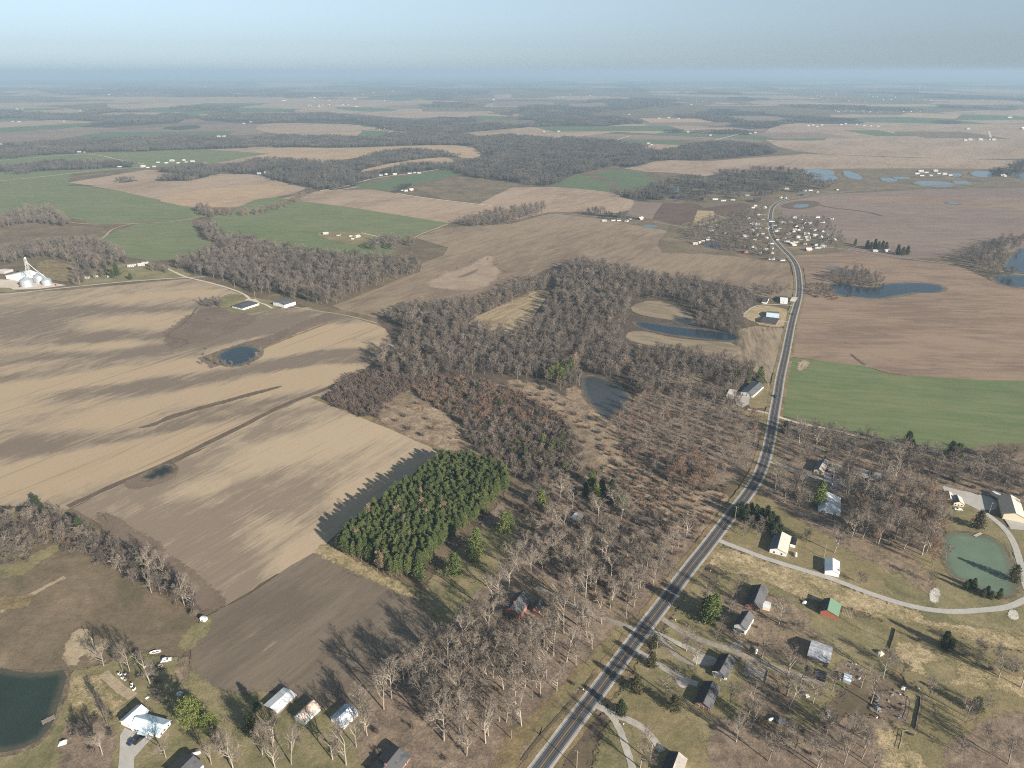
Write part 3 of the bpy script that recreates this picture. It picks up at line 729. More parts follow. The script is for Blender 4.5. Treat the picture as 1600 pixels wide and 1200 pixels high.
sheet('brushy_clearing', [(585,650),(600,635),(660,630),(700,650),(735,690),(720,705),(690,702),(640,680)], 'brushy', 1, 1.5)
sheet('brushy_clearing', [(790,592),(840,600),(880,620),(905,640),(950,660),(990,700),(960,705),(900,660),(860,640),(800,605)], 'brushy', 1, 1.5)
sheet('brushy_clearing', [(880,612),(905,600),(930,650),(960,655),(1000,640),(990,620),(1010,612),(1020,640),(990,670),(950,672),(910,650)], 'brushy', 1, 1.5)
sheet('leaf_litter', [(960,650),(1010,612),(1100,620),(1180,645),(1192,680),(1165,745),(1110,760),(1040,745),(980,705)], 'litter', 1, 2)
sheet('brushy_clearing', [(930,715),(950,698),(990,710),(1010,735),(1060,765),(1140,770),(1120,810),(1060,860),(1030,830),(1000,780),(950,745)], 'brushy', 1, 1.5)
sheet('leaf_litter', [(700,890),(800,760),(900,745),(960,740),(1000,780),(1030,830),(1095,835),(1050,910),(1010,960),(985,1000),(900,1080),(830,1150),(760,1200),(560,1200),(560,1110),(640,1060),(700,1005)], 'litter', 1, 2)
sheet('leaf_litter', [(820,900),(860,915),(930,930),(980,950),(985,980),(930,955),(870,938),(830,925)], 'litterR', 1, 1.5)
sheet('grass_clearing', [(650,935),(690,890),(720,850),(770,820),(800,830),(800,860),(770,900),(740,930),(700,975),(680,965)], 'lawn', 1, 1.5)
sheet('grass_strip', [(790,745),(820,765),(850,800),(830,830),(800,835),(790,800)], 'pasture', 1, 1)
sheet('grass_strip', [(985,990),(940,1050),(870,1110),(800,1180),(785,1200),(730,1200),(780,1160),(850,1100),(920,1030),(960,985)], 'verge', 1, 1)
sheet('mown_verge', [(1000,965),(975,1002),(930,1052),(870,1125),(820,1190),(812,1200),(770,1200),(840,1130),(900,1060),(960,985)], 'lawnY', 0, .8)
# north east neighbourhood
sheet('woodland_floor', [(1218,655),(1300,676),(1400,697),(1480,712),(1600,700),(1600,800),(1540,780),(1480,770),(1475,840),(1445,870),(1400,865),(1330,862),(1260,820),(1205,780),(1180,770),(1205,700)], 'litter', 0, 2, 15)
sheet('yard', [(1180,772),(1205,780),(1260,822),(1330,862),(1400,865),(1445,870),(1475,845),(1600,780),(1600,960),(1440,952),(1350,925),(1260,893),(1150,856),(1125,847),(1150,810)], 'lawnY', 0, 1.5, 15)
sheet('yard', [(1390,900),(1430,890),(1480,905),(1520,925),(1560,935),(1560,950),(1480,956),(1440,950),(1380,930)], 'lawn', 1, 1)
sheet('yard', [(1470,775),(1520,790),(1570,830),(1590,870),(1597,910),(1590,935),(1585,880),(1560,845),(1500,832),(1470,835)], 'lawn', 1, 1)
sheet('leaf_litter', [(1290,835),(1330,825),(1400,850),(1440,880),(1470,940),(1450,930),(1400,890),(1340,870)], 'litterR', 1, 1)
sheet('tall_weeds', [(1110,880),(1125,858),(1150,862),(1200,880),(1260,898),(1300,910),(1350,930),(1400,947),(1440,957),(1480,962),(1600,960),(1600,1040),(1540,1010),(1460,985),(1400,975),(1330,950),(1240,930),(1180,910)], 'weeds', 0, 1.5, 8)
sheet('grass_strip', [(1440,955),(1480,960),(1530,958),(1580,952),(1600,945),(1600,990),(1560,985),(1500,975),(1450,968)], 'lawn', 0, 1, 10)
sheet('grass_patch', [(1115,900),(1140,895),(1180,905),(1240,930),(1250,945),(1190,925),(1130,915)], 'lawn', 1, 1)
sheet('yard', [(1080,900),(1115,905),(1250,948),(1290,955),(1330,962),(1400,990),(1420,1000),(1380,1060),(1330,1060),(1280,1100),(1320,1200),(930,1200),(880,1200),(960,1100),(1030,1010)], 'lawn', 0, 2, 15)
sheet('leaf_litter', [(1130,930),(1200,925),(1260,960),(1290,990),(1270,1040),(1200,1030),(1140,1000),(1110,960)], 'litterR', 1, 1.5)
sheet('leaf_litter', [(1170,1060),(1200,1050),(1240,1080),(1230,1120),(1180,1125),(1150,1095)], 'litterR', 1, 1.5)
sheet('leaf_litter', [(1100,1120),(1180,1130),(1260,1150),(1330,1120),(1400,1130),(1450,1200),(1120,1200)], 'litter', 1, 1.5)
sheet('yellow_lawn', [(985,1090),(1030,1080),(1060,1110),(1100,1150),(1120,1200),(1030,1200),(1000,1140),(960,1110)], 'lawnY', 1, 1)
sheet('pasture', [(1330,962),(1400,975),(1460,987),(1540,1012),(1600,1042),(1600,1200),(1450,1200),(1400,1130),(1420,1060),(1380,1040),(1400,1000)], 'lawnY', 0, 1.5, 12)
sheet('tall_weeds', [(1390,1010),(1430,1005),(1500,1040),(1560,1060),(1600,1070),(1600,1110),(1530,1080),(1460,1060),(1420,1045)], 'weeds', 1, 1.5)
sheet('tall_weeds', [(1370,1140),(1400,1150),(1440,1175),(1470,1200),(1390,1200),(1375,1170)], 'weeds', 1, 1)
sheet('grass_patch', [(1440,1040),(1470,1035),(1500,1050),(1490,1065),(1455,1060)], 'lawn', 2, 1)
sheet('leaf_litter', [(1480,1120),(1600,1110),(1600,1200),(1500,1200)], 'litter', 1, 1.5)
sheet('yard', [(1270,960),(1330,970),(1400,1000),(1390,1030),(1340,1020),(1270,985)], 'lawn', 1, 1)
# gaps at the village
sheet('village_green', [(1020,395),(1050,350),(1130,342),(1180,320),(1215,322),(1225,340),(1330,380),(1320,395),(1220,400),(1235,415),(1150,400),(1080,395)], 'pasture', 1, 2)
sheet('dry_grass', [(1083,352),(1090,329),(1115,330),(1118,336),(1140,340),(1100,352)], 'sand', 0, 1)
sheet('bare_ground', [(1165,488),(1185,478),(1205,478),(1235,486),(1232,500),(1225,512),(1195,510),(1170,500),(1160,494)], 'sand', 1, .6)
sheet('yard', [(1160,605),(1190,600),(1208,600),(1200,640),(1165,636)], 'lawnY', 1, .6)
sheet('yard', [(1160,640),(1180,642),(1200,648),(1195,668),(1170,655)], 'verge', 1, .6)
# grain depot yard and farm yard in the west
sheet('gravel_yard', [(0,430),(30,438),(60,438),(104,446),(60,452),(0,460)], 'gravelP', 0, .5)
sheet('grass_patch', [(0,446),(15,450),(32,457),(0,460)], 'lawn', 0)
sheet('hillside', [(55,412),(78,405),(100,412),(125,418),(112,440),(90,440),(60,430)], 'verge', 1)
sheet('yard', [(115,440),(150,425),(200,410),(280,418),(300,430),(290,434),(180,441),(120,447)], 'lawn', 1, 1)
sheet('yard', [(340,470),(360,458),(385,463),(420,470),(455,472),(440,480),(400,488),(370,490),(345,482)], 'lawn', 1, 1)
sheet('yard', [(490,365),(520,362),(560,363),(600,372),(560,385),(520,378)], 'lawnY', 1, 1)

# ------------------------------------------------------------------ water
def pond(name, px, mat, bank=3.0, soft=1, label=None):
    P = smooth_poly([at(*p) for p in px], soft)
    c = sum(P, Vector()) / len(P)
    if bank:
        Q = [p + (p - c).normalized() * bank for p in P]
        Q = wobble(Q, bank * 0.35, 5, 2)
        Z['z'] += ZS['s']; ring_mesh(Q, Z['z'], max(3.0, bank * .7), 'bank', 'pond_bank')
    if bank: P = [p - (p - c).normalized() * 2.6 for p in P]
    P = wobble(P, 0.6, 4, 6)
    Z['z'] += ZS['s'] * 2
    return ring_mesh(P, Z['z'], 5.0 if bank else 2.0, mat, 'pond_water')
POND = {}
POND['west'] = [(-40,1045),(30,1055),(80,1052),(103,1047),(96,1085),(85,1115),(75,1140),(50,1166),(0,1177),(-40,1177)]
POND['field'] = [(338,558),(350,549),(372,541),(395,542),(405,550),(398,561),(370,572),(352,570)]
POND['small'] = [(222,748),(236,740),(242,733),(252,731),(259,727),(268,729),(271,738),(262,741),(254,746),(244,745),(236,750)]
POND['centre'] = [(911,590),(925,588),(940,592),(960,597),(980,615),(982,630),(972,640),(960,642),(955,653),(947,655),(935,640),(917,625),(912,605)]
POND['long'] = [(990,505),(997,503),(1037,509),(1082,514),(1125,519),(1157,524),(1152,534),(1100,530),(1050,524),(1007,515)]
POND['green'] = [(1480,837),(1500,834),(1525,836),(1550,842),(1567,857),(1577,880),(1583,905),(1584,927),(1565,933),(1537,922),(1512,910),(1490,902),(1478,880),(1476,855)]
POND['east'] = [(1292,446),(1312,443),(1340,449),(1370,450),(1387,444),(1420,443),(1450,443),(1477,449),(1467,458),(1432,457),(1415,460),(1390,464),(1370,467),(1340,464),(1312,462),(1300,455)]
pond('w', POND['west'], 'water_dark', 2.5)
pond('w', POND['field'], 'water_blue', 5)
pond('w', POND['small'], 'water_mud', 2.5, 0)
pond('w', POND['centre'], 'water_grey', 3)
pond('w', POND['long'], 'water_blue', 3)
pond('w', [(1050,500),(1062,497),(1085,500),(1082,506),(1060,505)], 'water_blue', 2)
pond('w', POND['green'], 'water_green', 2.5)
pond('w', POND['east'], 'water_blue', 6)
pond('w', [(1315,424),(1325,422),(1338,426),(1336,433),(1320,433)], 'water_blue', 3)
pond('w', [(1290,418),(1310,416),(1312,419),(1295,420)], 'water_sky', 2)
pond('w', [(1567,420),(1580,402),(1600,386),(1660,380),(1660,427),(1590,427)], 'water_blue', 6)
pond('w', [(1550,432),(1580,430),(1660,432),(1660,450),(1590,450),(1560,443)], 'water_blue', 6)
for pl in [[(1247,266),(1275,264),(1300,266),(1305,272),(1290,279),(1270,275)], [(1318,265),(1345,274),(1347,282),(1322,278)], [(1265,278),(1300,273),(1312,280),(1285,284)],
           [(1375,277),(1400,279),(1402,284),(1380,284)], [(1425,286),(1440,282),(1490,285),(1488,293),(1450,292)], [(1488,282),(1515,284),(1523,289),(1495,289)],
           [(1515,268),(1550,267),(1548,278),(1522,276)], [(1580,269),(1640,268),(1640,282),(1590,281)], [(1483,271),(1503,271),(1500,276),(1487,276)], [(1395,276),(1420,277),(1422,280),(1400,280)]]:
    pond('w', pl, 'water_sky', 8)
pond('w', [(1478,317),(1490,316),(1500,318),(1490,320)], 'water_sky', 6)
pond('w', [(1243,322),(1250,318),(1262,318),(1260,324),(1248,325)], 'water_sky', 4)
pond('w', [(1246,306),(1252,303),(1264,304),(1260,308),(1248,308)], 'water_blue', 3)
pond('w', [(1098,380),(1108,377),(1125,378),(1134,383),(1125,388),(1105,387)], 'water_blue', 3)
pond('w', [(1003,353),(1012,351),(1028,353),(1026,356),(1010,356)], 'water_sky', 2)
for pl in [[(1032,295),(1040,291),(1045,297),(1036,302)], [(1050,290),(1062,291),(1062,300),(1048,300)], [(1040,307),(1060,306),(1075,309),(1050,312)]]:
    pond('w', pl, 'water_sky' if pl[0][0] < 1052 and pl[0][1] < 300 else 'water_blue', 2)
pond('w', [(866,536),(872,530),(878,534),(874,545),(866,545)], 'water_blue', 1)
pond('w', [(960,257),(985,252),(1015,254),(1005,258),(975,263)], 'water_blue', 3)
pond('w', [(880,302),(890,300),(900,302),(890,304)], 'water_sky', 1) if False else None
# cattails round the small pond east of the road bend
sheet('reed_bed', [(1220,321),(1232,317),(1252,313),(1278,315),(1283,320),(1270,325),(1245,328),(1222,324)], 'ditch', 2)
pond('w', [(1238,322),(1250,319),(1265,320),(1260,324),(1245,325)], 'water_sky', 0)
ribbon('ditch', [(1282,321),(1300,325),(1330,328),(1360,332),(1380,338)], 5, 'ditch', amp=2)

# ------------------------------------------------------------------ roads
HW = [(748,1345),(800,1260),(846,1198),(900,1125),(942,1070),(975,1025),(1007,982),(1037,943),(1072,895),(1110,848),(1142,805),(1170,771),(1190,737),(1203,690),(1209,650),(1215,618),(1219,590),(1227,556),(1232,530),(1238,500),(1244,480),(1249,460),(1249,440),(1246,418),(1238,404),(1227,393),(1218,384),(1210,374),(1204,362),(1203,347),(1204,335),(1206,325),(1214,317),(1229,311),(1270,305),(1330,299),(1440,291),(1530,287),(1640,280)]
HP = ribbon_pts(HW, 3)
Z['z'] += ZS['s']; ribbon('road_verge', None, 14, 'verge', P=HP, z=Z['z'], amp=1.0)
def lane(name, px, w, mat, amp=0.2, it=2):
    return ribbon(name, px, w * .8, mat, it, z=None, amp=amp)
lane('lane', [(1108,839),(1150,856),(1200,875),(1260,893),(1300,905),(1350,925),(1400,942),(1440,952),(1480,957),(1530,955),(1575,950),(1597,940),(1625,925)], 4.6, 'concrete')
lane('lane', [(1610,935),(1602,915),(1594,880),(1585,850),(1570,826),(1545,806),(1520,790),(1500,782)], 4.6, 'concrete')
sheet('driveway', [(1545,800),(1560,795),(1555,780),(1525,772),(1490,765),(1470,758),(1478,772),(1500,782),(1520,790)], 'concrete', 1)
sheet('driveway', [(1575,820),(1560,800),(1580,812),(1600,818),(1640,830),(1640,845),(1600,838),(1580,830)], 'concrete', 1)
lane('gravel_lane', [(1210,649),(1230,657),(1250,662),(1300,672),(1350,685),(1400,693),(1475,710)], 3.8, 'gravelP')
lane('driveway', [(1195,719),(1235,732),(1260,742),(1290,752),(1330,765)], 4.5, 'gravel')
sheet('driveway', [(1285,738),(1310,742),(1322,750),(1335,765),(1322,770),(1300,760),(1288,748)], 'concrete', 0)
lane('driveway', [(1000,985),(985,982),(960,973),(930,962),(900,948),(870,936),(850,925),(838,918)], 3.6, 'gravelD', .5)
lane('gravel_lane', [(1010,985),(1030,993),(1060,1007),(1090,1020),(1100,1028),(1130,1040)], 3.6, 'gravel', .4)
sheet('gravel_turnaround', [(1095,1022),(1115,1027),(1125,1035),(1110,1042),(1092,1040),(1078,1032)], 'gravel', 1)
lane('driveway', [(1010,985),(1030,1000),(1045,1012),(1060,1030),(1085,1038)], 3.4, 'gravelD', .4)
lane('gravel_lane', [(1028,962),(1045,975),(1060,985),(1090,1000),(1130,1012),(1160,1024),(1200,1040),(1230,1052),(1290,1070)], 3.8, 'gravelD', .5)
sheet('driveway', [(1137,1015),(1145,1003),(1158,1000),(1163,1008),(1155,1022)], 'gravelD', 1)
lane('driveway', [(985,1012),(1000,1022),(1013,1028),(1030,1040),(1055,1055),(1075,1065),(1090,1070)], 3.8, 'gravel', .4)
sheet('driveway', [(1050,1050),(1065,1055),(1080,1065),(1070,1078),(1058,1072)], 'gravel', 1)
lane('driveway', [(925,1098),(940,1108),(960,1118),(985,1127),(1005,1138),(1020,1155),(1035,1175)], 3.6, 'gravel', .4)
lane('driveway', [(945,1110),(958,1122),(968,1140),(975,1160),(982,1180),(990,1210)], 3.4, 'gravel', .4)
sheet('driveway', [(178,1200),(188,1150),(195,1138),(205,1143),(232,1150),(240,1152),(225,1168),(210,1185),(205,1200)], 'concrete', 0, .3)
lane('country_road', [(-30,465),(0,461),(60,455),(100,450),(200,440),(290,434),(320,433)], 5.5, 'gravel')
lane('gravel_lane', [(262,420),(278,428),(292,434),(320,440),(350,448),(375,457),(388,464),(392,473)], 4, 'gravelP')
sheet('driveway', [(384,468),(400,468),(408,474),(395,478),(383,474)], 'gravelP', 0)
lane('gravel_lane', [(400,472),(415,476),(425,482)], 3.5, 'gravelP')
lane('gravel_lane', [(1168,640),(1180,642),(1195,645),(1206,649)], 4, 'gravel')
sheet('driveway', [(1148,618),(1172,620),(1170,632),(1160,638),(1150,632)], 'gravel', 0)
lane('driveway', [(1240,478),(1210,476),(1190,477),(1175,480),(1162,492)], 3, 'gravel', .3)
lane('driveway', [(1162,494),(1180,497),(1200,500),(1232,504)], 3, 'gravel', .4)
lane('country_road', [(1225,388),(1260,386),(1290,386),(1340,392),(1400,402),(1460,410),(1520,416),(1560,424),(1600,430)], 4.5, 'gravelD')
lane('gravel_lane', [(560,292),(530,297),(500,298)], 6, 'gravelP')
lane('country_road', [(500,298),(540,292),(570,282),(600,276),(650,271),(700,262),(750,252)], 6, 'gravelP')
lane('country_road', [(620,302),(640,306),(700,314),(770,322)], 6, 'gravelP')
lane('gravel_lane', [(0,283),(60,277),(120,270),(185,263),(225,262)], 6, 'gravelP')
lane('gravel_lane', [(0,251),(60,246),(110,242),(150,241),(190,251),(225,256)], 6, 'gravelP')
lane('farm_track', [(112,348),(140,351),(200,350),(260,348),(300,342),(330,336)], 4, 'track', 1)
lane('farm_track', [(150,378),(165,370),(172,360),(190,353),(215,349)], 3, 'track', 1)
lane('farm_track', [(565,364),(590,370),(600,372)], 3, 'gravelP', .5)
lane('farm_track', [(700,350),(680,358),(655,367),(640,376)], 4, 'track', 1)
lane('country_road', [(855,332),(900,336),(960,341),(1010,346),(1075,356),(1130,368),(1200,378)], 4.5, 'gravelD', .5)
lane('farm_track', [(970,327),(975,320),(985,312)], 6, 'track', 1)
lane('farm_track', [(320,272),(330,276),(400,280)], 3, 'track', 1) if False else None
lane('country_road', [(1245,240),(1258,232),(1270,226)], 8, 'gravelD', 1) if False else None
lane('country_road', [(960,220),(975,215),(985,212)], 8, 'gravelP')
lane('country_road', [(1112,221),(1125,217),(1145,212),(1160,208)], 8, 'gravelP')
lane('country_road', [(1440,165),(1443,170),(1446,180),(1446,184)], 9, 'gravelD') if False else None
for a, b in (((1386,205),(1398,208)), ((1545,205),(1548,215))): lane('farm_track', [a, ((a[0]+b[0])/2, (a[1]+b[1])/2), b], 12, 'gravelP')
lane('stone_bank', [(1450,956),(1448,940),(1452,930)], .5, 'chalk') if False else None
# stream through the eastern lots and tractor lines in the east field
lane('ditch', [(1438,1090),(1437,1110),(1434,1120),(1430,1140)], 1.6, 'ditch', .3)
lane('dry_furrow', [(1330,554),(1340,563),(1352,571)], 2.5, 'ditch', 1)
sheet('flooded_corner', [(1246,568),(1256,564),(1262,566),(1258,575),(1248,580)], 'track', 1, 1.5)
sheet('stone_patch', [(1450,935),(1452,923),(1462,919),(1470,925),(1468,940),(1458,945)], 'chalk', 1, .7, w=2.4)
sheet('stone_patch', [(1573,957),(1585,952),(1592,962),(1588,970),(1576,968)], 'chalk', 1, .7, w=2.4)
zr = Z['z'] + 0.01
for i, (nm, w, mt, off, amp) in enumerate([('road_shoulder', 8.8, 'gravel', 0, 0.25), ('road_surface', 6.7, 'asphalt', 0, 0)]):
    ribbon(nm, None, w, mt, P=HP, z=zr + 0.004 * i, off=off, amp=amp)
zt = zr + 0.014
for off in (-2.3, -0.95, 0.95, 2.3): ribbon('wheel_track', None, 0.5, 'wheelpath', P=HP, z=zt, off=off, amp=0.08)
for off in (-3.05, 3.05): ribbon('edge_line', None, 0.2, 'white_line', P=HP, z=zt + 0.002, off=off)
for off in (-0.15, 0.15): ribbon('centre_line', None, 0.14, 'yellow_line', P=HP, z=zt + 0.002, off=off)
ribbon('ditch', [(928,1055),(905,1085),(880,1112),(850,1145),(815,1190)], 0.9, 'ditch', z=zt, amp=.5)
ribbon('ditch', [(945,1118),(928,1135),(915,1155),(900,1172),(885,1200)], 2.2, 'ditch', z=zt, amp=.7)
# ------------------------------------------------------------------ plant materials
def plant_mat(name, c1, c2, rough=0.9, amt=0.18, trans=0.0):
    """colour drifts from one plant to the next, and a little within it"""
    t = NT(name)
    r = t.n('ShaderNodeObjectInfo').outputs['Random']
    col = t.mix(r, c1, c2)
    col = t.vary(col, t.noise(t.objco(), 0.7, 3, 0.7), amt)
    t.b.inputs['Roughness'].default_value = rough
    return t.out(col)
M['bark_oak'] = plant_mat('pale_oak_bark', (0.205, 0.178, 0.145), (0.33, 0.29, 0.24))
M['twig_oak'] = plant_mat('oak_twigs', (0.150, 0.126, 0.102), (0.235, 0.195, 0.158))
M['bark_grey'] = plant_mat('grey_bark', (0.105, 0.094, 0.082), (0.20, 0.176, 0.152))
M['twig_grey'] = plant_mat('grey_twigs', (0.108, 0.090, 0.075), (0.190, 0.160, 0.130))
M['twig_dark'] = plant_mat('dark_twigs', (0.080, 0.070, 0.063), (0.13, 0.110, 0.096))
M['twig_far'] = plant_mat('shaded_far_twigs', (0.062, 0.057, 0.054), (0.108, 0.095, 0.086))  # darker than near twigs: self-shadowing of the woods put into the colour
M['twig_rust'] = plant_mat('rusty_twigs', (0.165, 0.112, 0.084), (0.235, 0.158, 0.115))
M['twig_tan'] = plant_mat('tan_twigs', (0.26, 0.185, 0.125), (0.33, 0.235, 0.17))
M['scrub'] = plant_mat('scrub_twigs', (0.095, 0.072, 0.060), (0.175, 0.130, 0.104))
M['scrub_rust'] = plant_mat('rust_scrub_leaves', (0.135, 0.092, 0.066), (0.225, 0.150, 0.108))
M['bark_pine'] = plant_mat('pine_bark', (0.12, 0.085, 0.06), (0.16, 0.11, 0.08))
M['needle'] = plant_mat('pine_needles', (0.056, 0.082, 0.028), (0.108, 0.126, 0.045), 0.8, 0.3)
M['needle_bright'] = plant_mat('bright_needles', (0.065, 0.092, 0.028), (0.110, 0.134, 0.040), 0.8, 0.3)  # brighter green of the spruces and some other evergreens
M['needle_yellow'] = plant_mat('yellow_green_needles', (0.095, 0.118, 0.032), (0.130, 0.150, 0.042), 0.8, 0.35)
M['cedar'] = plant_mat('cedar_foliage', (0.030, 0.044, 0.020), (0.055, 0.068, 0.028), 0.9, 0.3)
M['cedar_bronze'] = plant_mat('bronze_cedar_foliage', (0.060, 0.058, 0.030), (0.082, 0.078, 0.038), 0.9, 0.3)

# ------------------------------------------------------------------ plant generators
class Skel:
    def __init__(s): s.seg = []       # (ax,ay,az,bx,by,bz,ra,rb,level)
def rdir(rng, d, ang):
    """unit vector leaning ang radians away from d in a random direction"""
    d = d / np.linalg.norm(d)
    p = np.cross(d, [0.31, 0.95, 0.02]); p /= np.linalg.norm(p); q = np.cross(d, p)
    t = rng.uniform(0, 2 * math.pi)
    return d * math.cos(ang) + (p * math.cos(t) + q * math.sin(t)) * math.sin(ang)
def grow(S, rng, p, d, L, r, lev, P):
    n = P['segs'][lev]; up = P['up'][lev]; wig = P['wig'][lev]
    pts = [p]; rr = [r]
    for i in range(n):
        d = d + rng.normal(0, wig, 3) + np.array([0, 0, up]); d /= np.linalg.norm(d)
        p = p + d * L / n; pts.append(p); rr.append(r * (1 - (i + 1) / n * P['taper'][lev]))
    for i in range(n): S.seg.append((*pts[i], *pts[i+1], rr[i], rr[i+1], lev))
    if lev + 1 < len(P['kids']) + 1 and lev < P['maxlev']:
        k = P['kids'][lev]; k = max(1, int(round(k * rng.uniform(0.8, 1.2))))
        for j in range(k):
            f = P['start'][lev] + (1 - P['start'][lev]) * (j + rng.uniform(0.2, 1.0)) / k; f = min(f, 0.999)
            i = min(int(f * n), n - 1); q = pts[i] + (pts[i+1] - pts[i]) * (f * n - i)
            dd = pts[i+1] - pts[i]
            a = rng.uniform(*P['ang'][lev])
            L2 = P['len'][lev] * rng.uniform(0.7, 1.2) * (1 - 0.45 * (f - P['start'][lev]) if lev == 0 else 1 - 0.5 * f)
            grow(S, rng, q, rdir(rng, dd, a), L2, min(rr[i] * 0.75, P['rad'][lev]), lev + 1, P)
def skel_mesh(name, segs, sides, mat, minr=0.0, ribbon_w=None):
    """segs -> mesh; sides[level] >= 3 gives tubes, 0 gives flat twigs"""
    V = []; F = []
    rng = np.random.default_rng(7)
    for s in segs:
        a = np.array(s[0:3]); b = np.array(s[3:6]); ra = max(s[6], minr); rb = max(s[7], minr * 0.6); lev = s[8]
        d = b - a; L = np.linalg.norm(d)
        if L < 1e-5: continue
        d /= L
        k = sides[lev]
        p = np.cross(d, [0.31, 0.95, 0.02]); p /= np.linalg.norm(p); q = np.cross(d, p)
        n0 = len(V)
        if k == 0:
            t = rng.uniform(0, math.pi); w = p * math.cos(t) + q * math.sin(t)
            V += [a - w * ra, a + w * ra, b + w * rb, b - w * rb]
            F.append((n0, n0+1, n0+2, n0+3))
        else:
            for c, r in ((a, ra), (b, rb)):
                for j in range(k):
                    t = 2 * math.pi * j / k
                    V.append(c + (p * math.cos(t) + q * math.sin(t)) * r)
            for j in range(k): F.append((n0+j, n0+(j+1) % k, n0+k+(j+1) % k, n0+k+j))
    return np_mesh(name, V, F, mat)

OAK = dict(segs=[4, 5, 3, 2, 1], up=[0.02, 0.07, 0.05, 0.03, 0.02], wig=[0.04, 0.10, 0.16, 0.22, 0.2], taper=[0.4, 0.72, 0.8, 0.8, 0.7],
           kids=[9, 6, 6, 6], start=[0.36, 0.30, 0.25, 0.2], ang=[(0.35, 1.05), (0.4, 0.85), (0.4, 0.85), (0.35, 0.8)], len=[8.2, 3.9, 2.1, 1.2], rad=[0.17, 0.078, 0.036, 0.022], maxlev=4)
SLIM = dict(segs=[5, 4, 2, 1], up=[0.02, 0.22, 0.14, 0.1], wig=[0.035, 0.10, 0.15, 0.15], taper=[0.75, 0.75, 0.8, 0.7],
            kids=[15, 8, 7], start=[0.32, 0.15, 0.12], ang=[(0.45, 0.9), (0.4, 0.9), (0.35, 0.9)], len=[4.8, 2.5, 1.35], rad=[0.08, 0.042, 0.026], maxlev=3)
def make_bare(P, seed, h, r0, minr, sides):
    rng = np.random.default_rng(seed); S = Skel()
    grow(S, rng, np.zeros(3) + np.array([0, 0, -0.4]), np.array([0.03 * rng.normal(), 0.03 * rng.normal(), 1.0]), h, r0, 0, P)
    return S.seg
def scaled(P, **kw):
    Q = dict(P); Q.update(kw); return Q

OAKV = []; SLIMV = []; OAKL = []
for i in range(6):
    hh = [12.5, 11, 13.5, 10, 12, 11.5][i]
    segs = make_bare(OAK, 20 + i, hh, 0.30, 0.0, None)
    tr = skel_mesh('oak_trunk', [s for s in segs if s[8] <= 1], [6, 5], M['bark_oak'])
    cr = None
    OAKL.append((tr, segs))
for i in range(5):
    segs = make_bare(SLIM, 40 + i, [12.5, 11.5, 13.5, 12, 10.5][i], 0.20, 0.0, None)
    tr = skel_mesh('slim_trunk', [s for s in segs if s[8] == 0], [5], M['bark_grey'])
    cr = [skel_mesh('slim_crown', [s for s in segs if s[8] >= 1], [5, 3, 0, 0], M[m], 0.028) for m in ('twig_grey', 'twig_rust', 'twig_dark', 'twig_tan')]
    SLIMV.append((tr, cr))

def join_mesh(name, parts):
    """[(mesh verts, faces, material index)] of equal face size -> one mesh"""
    return None
def seg_mesh2(name, groups, mats):
    """groups: list of (segs, sides, minr) one per material, merged into one mesh object"""
    V = []; F = []; mi = []
    for k, (segs, sides, minr) in enumerate(groups):
        me = skel_mesh('tmp', segs, sides, mats[k], minr)
        n = len(me.vertices); co = np.empty(n * 3, np.float32); me.vertices.foreach_get('co', co)
        fv = np.empty(len(me.loops), np.int32); me.loops.foreach_get('vertex_index', fv)
        off = sum(len(v) for v in V)
        V.append(co.reshape(-1, 3)); F.append(fv.reshape(-1, 4) + off); mi.append(np.full(len(me.polygons), k))
        bpy.data.meshes.remove(me)
    return np_mesh(name, np.concatenate(V), np.concatenate(F), mats, np.concatenate(mi))

for tr, segs in OAKL:
    cr = seg_mesh2('oak_crown', [([q for q in segs if q[8] == 2], [5, 4, 4], 0.03), ([q for q in segs if q[8] >= 3], [5, 4, 3, 0, 0], 0.023)], [M['bark_oak'], M['twig_oak']])
    OAKV.append((tr, cr))
# middle-distance trees: fewer, wider twigs
MIDP = scaled(SLIM, kids=[15, 7, 5], start=[0.22, 0.15, 0.12], maxlev=3, len=[5.4, 2.9, 1.6], up=[0.02, 0.15, 0.1, 0.08])
MIDV = []
for i in range(8):
    segs = make_bare(MIDP, 60 + i, [12.5, 11, 13.5, 12][i % 4], 0.2, 0, None)
    tw = [M['twig_grey'], M['twig_grey'], M['twig_dark'], M['twig_grey'], M['twig_rust'], M['twig_grey'], M['twig_oak'], M['twig_dark']][i]
    MIDV.append(seg_mesh2('bare_tree_mid', [([s for s in segs if s[8] == 0], [4], 0), ([s for s in segs if s[8] >= 1], [4, 3, 0, 0], 0.048)], [M['bark_grey'], tw]))
# scrub bushes: many stems from the ground
BUSHP = dict(segs=[1, 3, 2, 1], up=[0, 0.12, 0.1, 0.05], wig=[0, 0.15, 0.2, 0.2], taper=[0.2, 0.7, 0.8, 0.7], kids=[16, 6, 4], start=[0.0, 0.2, 0.2],
             ang=[(0.15, 0.75), (0.4, 0.9), (0.4, 0.9)], len=[4.6, 1.9, 1.0], rad=[0.05, 0.04, 0.03], maxlev=3)
BUSHV = []
for i in range(6):
    segs = make_bare(BUSHP, 80 + i, 0.7, 0.1, 0, None)
    BUSHV.append(skel_mesh('scrub_bush', segs, [4, 3, 0, 0], M[['scrub', 'scrub_rust', 'twig_grey', 'scrub', 'scrub_rust', 'twig_dark'][i]], 0.05))

